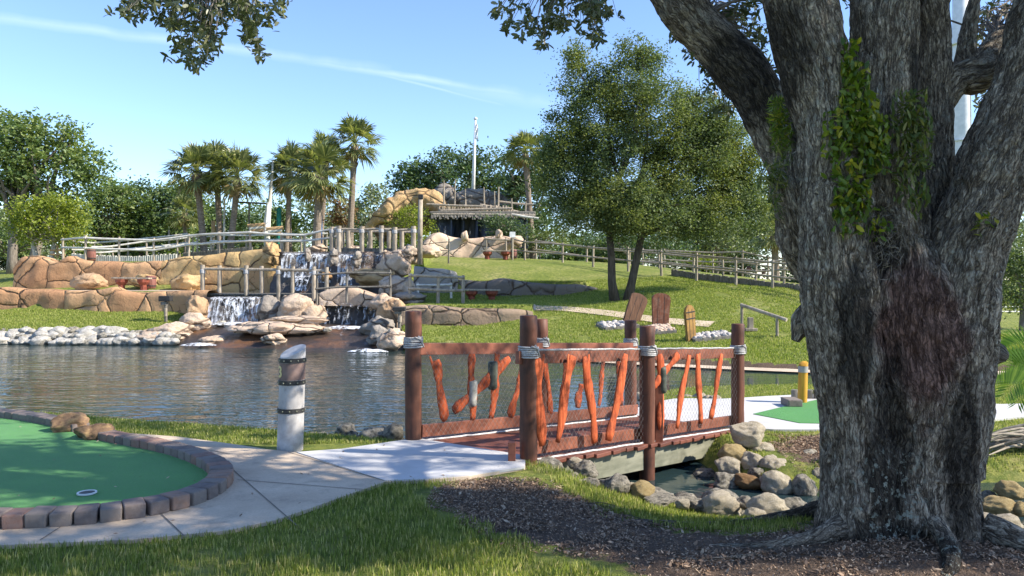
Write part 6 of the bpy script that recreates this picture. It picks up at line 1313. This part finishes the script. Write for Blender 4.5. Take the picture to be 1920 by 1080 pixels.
# fused columns and free stems
stem([(1612, 1080, 4.98, 88), (1610, 980, 4.97, 68), (1606, 860, 4.96, 64), (1598, 720, 4.93, 66), (1582, 600, 4.93, 72), (1570, 480, 4.95, 70), (1565, 360, 5.02, 70), (1552, 250, 5.04, 60), (1530, 130, 5.08, 60), (1499, 20, 5.12, 62), (1468, -110, 5.2, 66), (1420, -260, 5.35, 58), (1350, -430, 5.6, 46)], seed=2, flare=.05, lump=.035)
stem([(1672, 700, 5.25, 70), (1668, 560, 5.2, 74), (1664, 420, 5.2, 70), (1656, 300, 5.22, 60), (1655, 180, 5.25, 57), (1657, 60, 5.3, 57), (1662, -80, 5.4, 62), (1680, -240, 5.6, 56), (1710, -420, 5.9, 46)], seed=3, lump=.03)
stem([(1752, 600, 5.4, 60), (1752, 450, 5.42, 44), (1751, 330, 5.44, 33), (1752, 200, 5.46, 32), (1752, 90, 5.5, 32), (1744, -20, 5.55, 35), (1738, -150, 5.7, 36), (1760, -320, 6.0, 34)], seed=4, lump=.03)
stem([(1752, 880, 5.05, 84), (1764, 740, 5.02, 86), (1778, 600, 5.0, 82), (1808, 480, 5.02, 76), (1846, 380, 5.05, 70), (1882, 280, 5.08, 63), (1918, 180, 5.12, 60), (1950, 80, 5.16, 60), (1974, -20, 5.2, 58), (2000, -160, 5.3, 56), (2050, -340, 5.5, 46)], seed=5, lump=.035)
# limb to the upper left, behind the first stem
stem([(1560, 420, 5.45, 52), (1508, 330, 5.55, 48), (1462, 250, 5.62, 46), (1418, 170, 5.7, 46), (1362, 100, 5.8, 45), (1302, 38, 5.9, 41), (1250, -30, 6.0, 44), (1180, -120, 6.15, 40), (1060, -220, 6.4, 34), (900, -300, 6.7, 26)], seed=6, lump=.035, bumps=((ok(1470, 360, 5.5)+(.14, .12)),))
stem([(1540, 500, 5.3, 60), (1512, 430, 5.22, 56), (1492, 380, 5.18, 48), (1478, 335, 5.2, 38), (1480, 300, 5.3, 20)], seed=7, lump=.07, segs=90)
# right knotted branch, stub and burl
stem([(1752, 200, 5.5, 30), (1790, 150, 5.5, 30), (1828, 140, 5.5, 34), (1845, 118, 5.55, 26), (1872, 84, 5.7, 22), (1905, 50, 5.9, 18), (1960, -10, 6.2, 14)], seed=8, lump=.03, segs=80)
stem([(1812, 130, 5.55, 24), (1814, 70, 5.6, 17), (1824, 20, 5.65, 14), (1840, -60, 5.8, 12)], seed=9, lump=.02, segs=60)
stem([(1800, 690, 5.2, 60), (1838, 668, 5.15, 34), (1862, 662, 5.1, 24), (1880, 668, 5.05, 17), (1888, 672, 5.04, 8)], seed=10, lump=.03, segs=80)
stem([(1492, 640, 5.12, 6), (1500, 622, 5.12, 15), (1510, 602, 5.1, 22), (1520, 580, 5.1, 18), (1530, 560, 5.1, 8)], seed=11, lump=.04, segs=60)
off = 0; VV = []; QQ = []; BK = []
for V, Q, bk in parts: VV.append(V); QQ.append(Q+off); BK.append(bk); off += len(V)
npmesh('trunk', np.vstack(VV), np.vstack(QQ), M['oakbark'], oak, smooth=True, attrs={'bk': ('FLOAT_VECTOR', np.vstack(BK))})
# surface roots running out of the bole
def root(pts, r0, seed): cl = [(x, y, gz(x, y)+z, r0*(1-.8*i/(len(pts)-1)), r0*(1-.8*i/(len(pts)-1))) for i, (x, y, z) in enumerate(pts)]; return bark_tube(cl, 40, .02, seed, lump=.02)
rts = [root(p, r, 30+i) for i, (p, r) in enumerate(((((2.25, 4.95, .12), (2.0, 4.8, .05), (1.7, 4.75, .01), (1.35, 4.85, -.01), (1.05, 5.1, -.03)), .09), (((3.0, 4.9, .1), (3.2, 4.7, .05), (3.5, 4.6, 0), (3.9, 4.65, -.03)), .09), (((2.6, 4.75, .1), (2.55, 4.5, .03), (2.4, 4.25, -.01), (2.2, 4.1, -.03)), .07),
    (((2.2, 5.3, .1), (1.9, 5.5, .03), (1.5, 5.55, 0), (.9, 5.6, -.01), (.4, 5.8, -.03)), .05), (((1.7, 4.75, .0), (1.3, 4.62, .0), (.9, 4.7, -.01), (.6, 4.9, -.03)), .035)))]
off = 0; VV = []; QQ = []; BK = []
for V, Q, bk in rts: VV.append(V); QQ.append(Q+off); BK.append(bk); off += len(V)
npmesh('roots', np.vstack(VV), np.vstack(QQ), M['oakbark'], oak, smooth=True, attrs={'bk': ('FLOAT_VECTOR', np.vstack(BK))})
# --- leaves: hanging sprays in view
r = np.random.RandomState(77)
def sprays(regs, seed):
    """regions (px, py, rpx, rpy, Y, number of rosettes)"""
    rr = np.random.RandomState(seed); Ps = []; Ds = []; cs = []
    for px, py, rx, ry, Y, n in regs:
        for k in range(int(n*.8)):
            u, v = rr.normal(size=2)*.62; c = np.array(at(px+u*rx, py+v*ry, Y+rr.uniform(-.45, .45))); cs.append(c); m = rr.randint(5, 9)
            for j in range(m): d = rr.normal(size=3); d /= np.linalg.norm(d); d[2] -= .25; Ps.append(c+d*.034); Ds.append(d)
    return np.array(Ps), np.array(Ds), cs
REG = [(240, 22, 22, 22, 5.6, 26), (330, 25, 26, 20, 5.6, 26), (322, 44, 18, 14, 5.6, 14), (345, 78, 26, 22, 5.6, 26), (390, 40, 26, 40, 5.6, 60), (398, 84, 16, 16, 5.6, 20), (362, 108, 22, 12, 5.6, 14), (290, 4, 50, 8, 5.6, 30), (470, 18, 34, 30, 5.5, 60), (470, 60, 16, 24, 5.5, 26), (480, 95, 10, 14, 5.5, 8), (525, 12, 16, 12, 5.5, 12), (410, 5, 60, 10, 5.6, 40),
       (985, 50, 26, 18, 5.9, 22), (975, 12, 30, 12, 5.9, 14), (1045, 40, 32, 12, 5.9, 34), (1015, 75, 10, 14, 5.9, 12), (1110, 30, 24, 26, 5.9, 44), (1120, 66, 14, 12, 5.9, 14), (1145, 24, 12, 8, 5.9, 8), (1075, 8, 60, 10, 5.9, 34), (935, 20, 8, 10, 5.9, 4), (950, 55, 6, 6, 5.9, 3),
       (1265, 70, 7, 8, 6.1, 4), (1290, 96, 6, 9, 6.1, 4), (1345, 160, 30, 30, 6.4, 26), (1370, 20, 30, 20, 6.5, 28), (1410, 60, 30, 40, 6.5, 40), (1430, 130, 20, 40, 6.5, 36), (1330, 120, 14, 14, 6.3, 10), (1360, 205, 20, 14, 6.4, 14), (1400, 20, 30, 24, 6.6, 20),
       (1830, 60, 30, 30, 6.8, 30), (1870, 140, 30, 40, 6.8, 24), (1845, 200, 16, 30, 6.8, 14), (1880, 20, 40, 20, 6.8, 30), (1850, 110, 16, 20, 6.8, 12), (1590, -10, 20, 10, 6.2, 10), (1842, 300, 8, 24, 6.6, 4)]
P1, D1, cs1 = sprays(REG, 3)
mesh_leaves('foliage', P1, .064, M['oakleaf'], oak, seed=5, aspect=.40, up=.1, dirs=D1, hexa=True, jitter=.15)
# --- the crown above the frame: leaf clumps along the sun's paths over the shaded ground
sh = np.array([SH.x, SH.y])/math.tan(EL); rr = np.random.RandomState(15)
def poly_samples(poly, n):
    Q = np.array(poly); o = []
    while len(o) < n:
        p = rr.uniform(Q.min(0), Q.max(0)); o += [p] if pip([p[0]], [p[1]], poly)[0] else []
    return o
SHADE = []      # (ground patches in shade, clumps)
SHADE += [(p, 0) for p in poly_samples([g(-200, 1075), g(0, 1030), g(600, 960), g(700, 930), g(830, 915), g(930, 1000), g(880, 1030), g(500, 1078), g(300, 1150)], 48)]
SHADE += [(p, 0) for p in poly_samples([g(830, 950), g(1000, 925), g(1250, 975), g(1530, 1000), (3.6, 5.2), (3.6, 4.4), g(1540, 1045), g(1250, 1040), g(1000, 1015)], 75)]
SHADE += [(p, 0) for p in poly_samples([(-6.5, 7.9), (-4.6, 7.6), (-2.7, 6.9), (-2.6, 6.55), (-4.3, 7.1), (-6.8, 7.5)], 34)]
SHADE += [(p, 0) for p in poly_samples([(-6, 5.9), (-3.2, 5.75), (-2.6, 6.1), (-3.5, 6.3), (-6, 6.4)], 16)]
SHADE += [(p, 0) for p in poly_samples([(-6, 5.1), (-2.5, 5.2), (-2.4, 5.5), (-6, 5.45)], 15)]
SHADE += [(p, 0) for p in poly_samples([g(430, 900), g(700, 905), g(600, 945), g(450, 990), g(420, 960)], 15)]
SHADE += [(p, 0) for p in poly_samples([g(480, 855), g(560, 868), g(700, 900), g(620, 900)], 3)]
SHADE += [(p, 0) for p in poly_samples([(-3.5, 8.6), (-1.6, 8.3), (-1.6, 8.7), (-3.4, 9.2), (-6.5, 10.3), (-6.7, 9.6)], 16)]
SHADE += [(p, 0) for p in poly_samples([(-1.6, 7.3), (0, 6.7), (.2, 6.9), (-1.2, 7.7)], 5)]
SHADE += [(p, 0) for p in poly_samples([(-9, 4.2), (-4, 4.2), (-4, 9.5), (-9, 9.5)], 26)]
SHADE += [(p, .6+.9*rr.rand()) for p in poly_samples([(-1.1, 8.0), (.1, 7.2), (2.6, 9.9), (1.5, 10.7)], 12)]
SHADE += [((p[0], p[1]), rr.uniform(.1, 4.8)) for p in poly_samples([(2.0, 4.7), (3.3, 4.7), (3.2, 5.5), (2.0, 5.5)], 55)]
CC = []
for p, z0 in SHADE:
    for _ in range(12):
        h = rr.uniform(5.0, 8.6); c = np.array([p[0]+sh[0]*(h-z0), p[1]+sh[1]*(h-z0), h])
        if c[1] < .3 or (528-(c[2]-CH)/c[1]*F) < -90 or abs(c[0])/c[1]*F > 1100: break
    else: continue
    CC.append(c)
for k in range(30):
    a = rr.uniform(0, 6.28); R_ = 3+5*rr.rand()**.5; c = np.array([2.6+R_*math.cos(a), 5+R_*math.sin(a), rr.uniform(6.5, 9)]);
    if c[1] > 5 or c[1] < 0: CC.append(c) if (c[1] < .3 or 528-(c[2]-CH)/c[1]*F < -120) and k % 3 == 0 else None
CC = np.array(CC); per = 60; d = rr.normal(size=(len(CC)*per, 3))*np.array([.24, .24, .14]); PC = np.repeat(CC, per, 0)+d
mesh_leaves('crown', PC, .125, M['oakleaf'], oak, seed=6, aspect=.5, up=.3, hexa=True)
# --- limbs and twigs up into the crown
tops = [np.array(ok(*q)) for q in ((1350, -430, 5.6), (1710, -420, 5.9), (1760, -320, 6.0), (2050, -340, 5.5), (900, -300, 6.7), (1960, -10, 6.2), (1180, -120, 6.15))]
mb = MB(); rd = random.Random(4)
sel = [CC[i] for i in rd.sample(range(len(CC)), min(90, len(CC)))]
for c in sel:
    k = int(np.argmin([np.linalg.norm(t_-c) for t_ in tops[:6]])); branchy(mb, tops[k]-np.array([0, 0, .05]), [c], .06, int(abs(c[0])*100), seg=6)
# twigs that carry the sprays in view
hubs = {0: np.array(at(420, -160, 5.7)), 1: np.array(at(1080, -140, 6.1)), 2: np.array(ok(1302, 38, 5.9)), 3: np.array(ok(1872, 84, 5.7))}
branchy(mb, tops[4], [hubs[0], hubs[1]], .07, 3, seg=8)
for c in cs1[::2]:
    px = 960+c[0]/c[1]*F; h_ = hubs[0] if px < 700 else hubs[1] if px < 1230 else hubs[2] if px < 1600 else hubs[3]; branchy(mb, h_, [c], .011 if px < 1230 else .009, int(px*7) % 999, seg=4, wob=.12)
mb.build('branches', M['bark'], oak, smooth=True)
# --- epiphytes on the stems
def clump(regs, seed, m, size, aspect, name='epiphytes', down=.9, hexa=True, spread=.85):
    rr = np.random.RandomState(seed)
    for q_, (px, py, rx, ry, Y, n) in enumerate(regs):
        P = []; D = []
        for k in range(n):
            u, v = np.clip(rr.normal(size=2)*spread, -1.3, 1.3); p = np.array(at(px+u*rx, py+v*ry, Y-rr.uniform(0, .12))); d = rr.normal(size=3)*.55; d[2] -= down; d[1] -= .35; P.append(p); D.append(d)
        mesh_leaves(name, np.array(P), size, M[m], oak, seed=seed+q_, aspect=aspect, up=-.1, dirs=np.array(D), hexa=hexa, jitter=.25)
clump([(1595, 110, 12, 26, 4.92, 90), (1605, 160, 18, 30, 4.90, 150), (1608, 215, 28, 30, 4.88, 260), (1628, 255, 26, 28, 4.86, 240), (1640, 290, 20, 24, 4.85, 150), (1580, 245, 26, 30, 4.86, 150), (1600, 340, 26, 30, 4.83, 170), (1600, 380, 24, 24, 4.82, 170), (1590, 410, 20, 24, 4.82, 120), (1570, 290, 20, 30, 4.84, 70), (1640, 420, 26, 22, 4.84, 60), (1850, 410, 14, 10, 4.85, 20), (1838, 430, 8, 8, 4.85, 8)], 41, 'fern', .058, .45)
clump([(1705, 215, 24, 34, 4.92, 260), (1715, 265, 24, 40, 4.9, 240), (1705, 330, 22, 34, 4.88, 150), (1720, 380, 16, 20, 4.86, 40)], 42, 'fern2', .06, .3, down=1.3)
clump([(1460, 215, 13, 22, 5.30, 220), (1466, 255, 13, 20, 5.30, 200)], 45, 'fern', .085, .12, down=.1, hexa=False)
clump([(1448, 330, 20, 16, 5.1, 160), (1452, 370, 14, 30, 5.08, 100), (1470, 300, 12, 20, 5.2, 80)], 43, 'fern2', .085, .13, down=.1, hexa=False)
clump([(1690, 440, 30, 30, 4.9, 200), (1655, 480, 26, 34, 4.85, 200), (1610, 300, 22, 40, 4.88, 260), (1620, 400, 26, 60, 4.84, 260), (1670, 430, 20, 40, 4.86, 120), (1478, 350, 20, 50, 5.05, 120)], 44, 'moss', .06, .06, down=.6, hexa=False)

# ================================================================== fronds and dead branches at the right edge
t = empty('frond_plant', (5.2, 7.9, gz(5.2, 7.9)), 'arching bright green feather fronds entering from the right edge behind the oak', 'plant')
rr2 = np.random.RandomState(9); V = []; T = []
for i, (x0, y0, x1, y1, x2, y2) in enumerate(((2010, 760, 1930, 640, 1862, 700), (2010, 750, 1950, 640, 1880, 745), (2000, 740, 1940, 620, 1885, 655), (2020, 760, 1960, 660, 1905, 760), (2030, 720, 1950, 610, 1902, 690), (2030, 720, 1960, 600, 1895, 625), (2040, 750, 1990, 640, 1915, 715), (2060, 800, 1990, 700, 1925, 740))):
    A_, B_, C_ = (np.array(at(a, b, 7.6+.08*i)) for a, b in ((x0, y0), (x1, y1), (x2, y2))); n = 26; side_ = rr2.normal(size=3)*.3+np.array([0, -.6, .4]); side_ /= np.linalg.norm(side_)
    for j in range(n):
        q = .25+.75*j/n; p = A_*(1-q)**2+2*B_*q*(1-q)+C_*q*q; tg = 2*(B_-A_)*(1-q)+2*(C_-B_)*q; tg /= np.linalg.norm(tg)
        for s_ in (1, -1):
            d = np.cross(tg, side_)*s_+tg*.55+np.array([0, 0, -.45]); d /= np.linalg.norm(d); L_2 = .20*math.sin(math.pi*min(1, q*.9))+.05; w = np.cross(d, side_); w = w/np.linalg.norm(w)*.011; k = len(V); V += [p, p+d*L_2*.5+w, p+d*L_2, p+d*L_2*.5-w]; T.append((k, k+1, k+2, k+3))
npmesh('fronds', np.array(V), np.array(T), M['frond'], t)
mb = MB(); mb.tube([(5.6, 8.05, gz(5.6, 8.05)), (5.5, 7.9, .35), (5.35, 7.8, .6)], [.05, .03, .02], 8); mb.build('stem', M['bark'], t)
t = empty('dead_fronds', (4.9, 7.9, gz(4.9, 8.9)), 'heap of bare grey fallen palm stems on the grass right of the oak', 'branches')
rd = random.Random(6)
for k in range(22):
    mb = MB(); a = at(1832+rd.uniform(-10, 30), 842+rd.uniform(-26, 12), 8.9+rd.uniform(-.3, .3)); b = at(1990, 815+rd.uniform(-10, 30), 9.2+rd.uniform(-.4, .4)); m_ = a.lerp(b, .5)+Vector((0, 0, rd.uniform(.0, .10)))
    a.z = max(a.z, gz(a.x, a.y)+.01); mb.tube([a, a.lerp(m_, .5)+Vector((0, 0, .02)), m_, b], [.006, .014, .018, .02], 6); mb.build('stem', M['grey' if k % 2 else 'greyd'], t)

# ================================================================== grass, chips
def blades(name, label, P, h, w, m, seed, lean=.35):
    r = np.random.RandomState(seed); n = len(P); a = r.uniform(0, 2*np.pi, n); s = np.c_[np.cos(a), np.sin(a), np.zeros(n)]; f = np.c_[-np.sin(a), np.cos(a), np.zeros(n)]; H = h*r.uniform(.5, 1.25, n)[:, None]; b = r.uniform(-1, 1, n)[:, None]*lean; wv = s*w*r.uniform(.7, 1.3, n)[:, None]; up = np.array([0, 0, 1.])
    m1 = P+up*H*.55+f*H*b*.3; tp = P+up*H*(1-.25*abs(b))+f*H*b; V = np.stack([P-wv*.5, P+wv*.5, m1+wv*.42, tp, m1-wv*.42], 1).reshape(-1, 3)
    o = npmesh(name, V, np.arange(5*n).reshape(n, 5), m); return tag(o, label, 'grass', kind='stuff')
def scatter(x0, x1, y0, y1, n, seed, test):
    r = np.random.RandomState(seed); X = r.uniform(x0, x1, n); Y = r.uniform(y0, y1, n); k = test(X, Y); X, Y = X[k], Y[k]; return np.c_[X, Y, ground(X, Y)-.006]
def free(X, Y, mul=True):
    k = (sdist(X, Y, PATH) > .015) & (sdist(X, Y, RING) > .01) & (sdist(X, Y, ISLE) > .02) & (sdist(X, Y, POND) > .16)
    if mul: e = sdist(X, Y, MULCH)+.45*fbm(np.c_[X*2.2, Y*2.2, X*0], 4, 4); rn = np.random.RandomState(1).rand(len(X)); k &= (e > .12) | ((e > -.14) & (rn < .22+.9*np.clip(e+.1, 0, 1))) | ((fbm(np.c_[X*1.7, Y*1.7, X*0+4], 3, 8) > .22) & (rn < .10))
    return k
inview = lambda X, Y: np.abs(X/Y) < .72
P = scatter(-3.8, 2.5, 4.1, 7.4, 150000, 1, lambda X, Y: free(X, Y) & inview(X, Y)); clp = fbm(P*3.2, 3, 6); P = P[np.random.RandomState(2).rand(len(P)) < .55+.6*clp]
blades('lawn_grass', 'long green grass blades of the foreground lawn', P, .055, .0052, M['grassn'], 3)
P = scatter(-8.5, -.8, 8.0, 11.2, 90000, 4, lambda X, Y: free(X, Y) & inview(X, Y))
blades('bank_grass', 'grass strip between the putting green and the pond', P, .042, .008, M['grassn'], 5)
P = scatter(.6, 12, 5.6, 15, 170000, 6, lambda X, Y: free(X, Y) & inview(X, Y) & (sdist(X, Y, SOIL2)+.4*fbm(np.c_[X*3, Y*3, X*0], 3, 4) > .0))
blades('bank_grass', 'grass along the stream banks and on the far island', P, .042, .008, M['grassn'], 7)
def farfree(X, Y):
    k = (sdist(X, Y, POND) > .3) & (np.abs(X/Y) < .70) & ~pip(X, Y, BASIN); return k
P = scatter(-3.8, 16, 18.6, 34, 210000, 8, farfree); P = P[(fbm(P*np.array([1.4, 1.4, 0]), 3, 2) > -.35)]
blades('hill_grass', 'short sunlit lawn grass of the hill', P, .062, .020, M['grassf'], 9)
P = scatter(-21, -10.5, 26.9, 30.2, 40000, 10, farfree); blades('far_lawn_grass', 'short sunlit grass of the lawn below the long sandstone wall', P, .06, .020, M['grassf'], 11)
def chips(name, label, poly, n, size, seed, m='chips'):
    r = np.random.RandomState(seed); Q_ = np.array(poly); X = r.uniform(Q_[:, 0].min(), min(4.2, Q_[:, 0].max()) if Q_[:, 1].min() < 4 else Q_[:, 0].max(), n); Y = r.uniform(max(3.9, Q_[:, 1].min()), Q_[:, 1].max(), n); k = (sdist(X, Y, poly)+.3*fbm(np.c_[X*3, Y*3, X*0], 3, 4) < .12) & (np.abs(X/Y) < .72) & (sdist(X, Y, PATH) > .02); k &= (fbm(np.c_[X*2.6, Y*2.6, X*0+3], 4, 7) > -.12) | (r.rand(n) < .28); X, Y = X[k], Y[k]
    P = np.c_[X, Y, ground(X, Y)+r.uniform(.002, .02, len(X))]; o = mesh_leaves(name, P, size, M[m], None, seed=seed, aspect=.42, up=.8); return tag(o, label, 'mulch', kind='stuff')
chips('mulch_chips', 'brown and grey wood chips and dead leaves on the bare soil under the oak', MULCH, 80000, .019, 21)
chips('mulch_chips', 'larger pale bark bits scattered over the bare soil', MULCH, 6000, .045, 22)
chips('soil_litter', 'dead leaves and bits on the bare patch by the far path', SOIL2, 9000, .03, 23)
mb = MB(); rd = random.Random(3)
for k in range(40):
    x, y = rd.uniform(-.6, 2.4), rd.uniform(4.3, 6.4)
    if not pip([x], [y], MULCH)[0]: continue
    a = rd.uniform(-2, 2); L_3 = rd.uniform(.06, .22); z = gz(x, y)+.012; mb.tube([(x, y, z), (x+L_3*.5*math.cos(a), y+L_3*.5*math.sin(a)+rd.uniform(-.03, .03), z+.01), (x+L_3*math.cos(a), y+L_3*math.sin(a), z)], [.004, .003, .002], 5)
tag(mb.build('twigs', M['barkdark'], None, (0, 5, 0)), 'thin fallen twigs lying over the soil under the oak', 'twigs', kind='stuff')
for nm, poly, n, sd in (('fallen_leaves', PATH, 260, 5), ('fallen_leaves', RIN, 160, 6)):
    r = np.random.RandomState(sd); Q_ = np.array(poly); X = r.uniform(Q_[:, 0].min(), Q_[:, 0].max(), n); Y = r.uniform(Q_[:, 1].min(), Q_[:, 1].max(), n); k = sdist(X, Y, poly) < -.03
    if nm and poly is PATH: k &= sdist(X, Y, RING) > .05
    X, Y = X[k], Y[k]; o = mesh_leaves(nm, np.c_[X, Y, np.full(len(X), .036 if poly is PATH else .064)], .034, M['chips'], None, seed=sd, aspect=.5, up=2.5); tag(o, 'tiny dry oak leaves fallen on the '+('concrete path' if poly is PATH else 'putting turf'), 'leaves', kind='stuff')
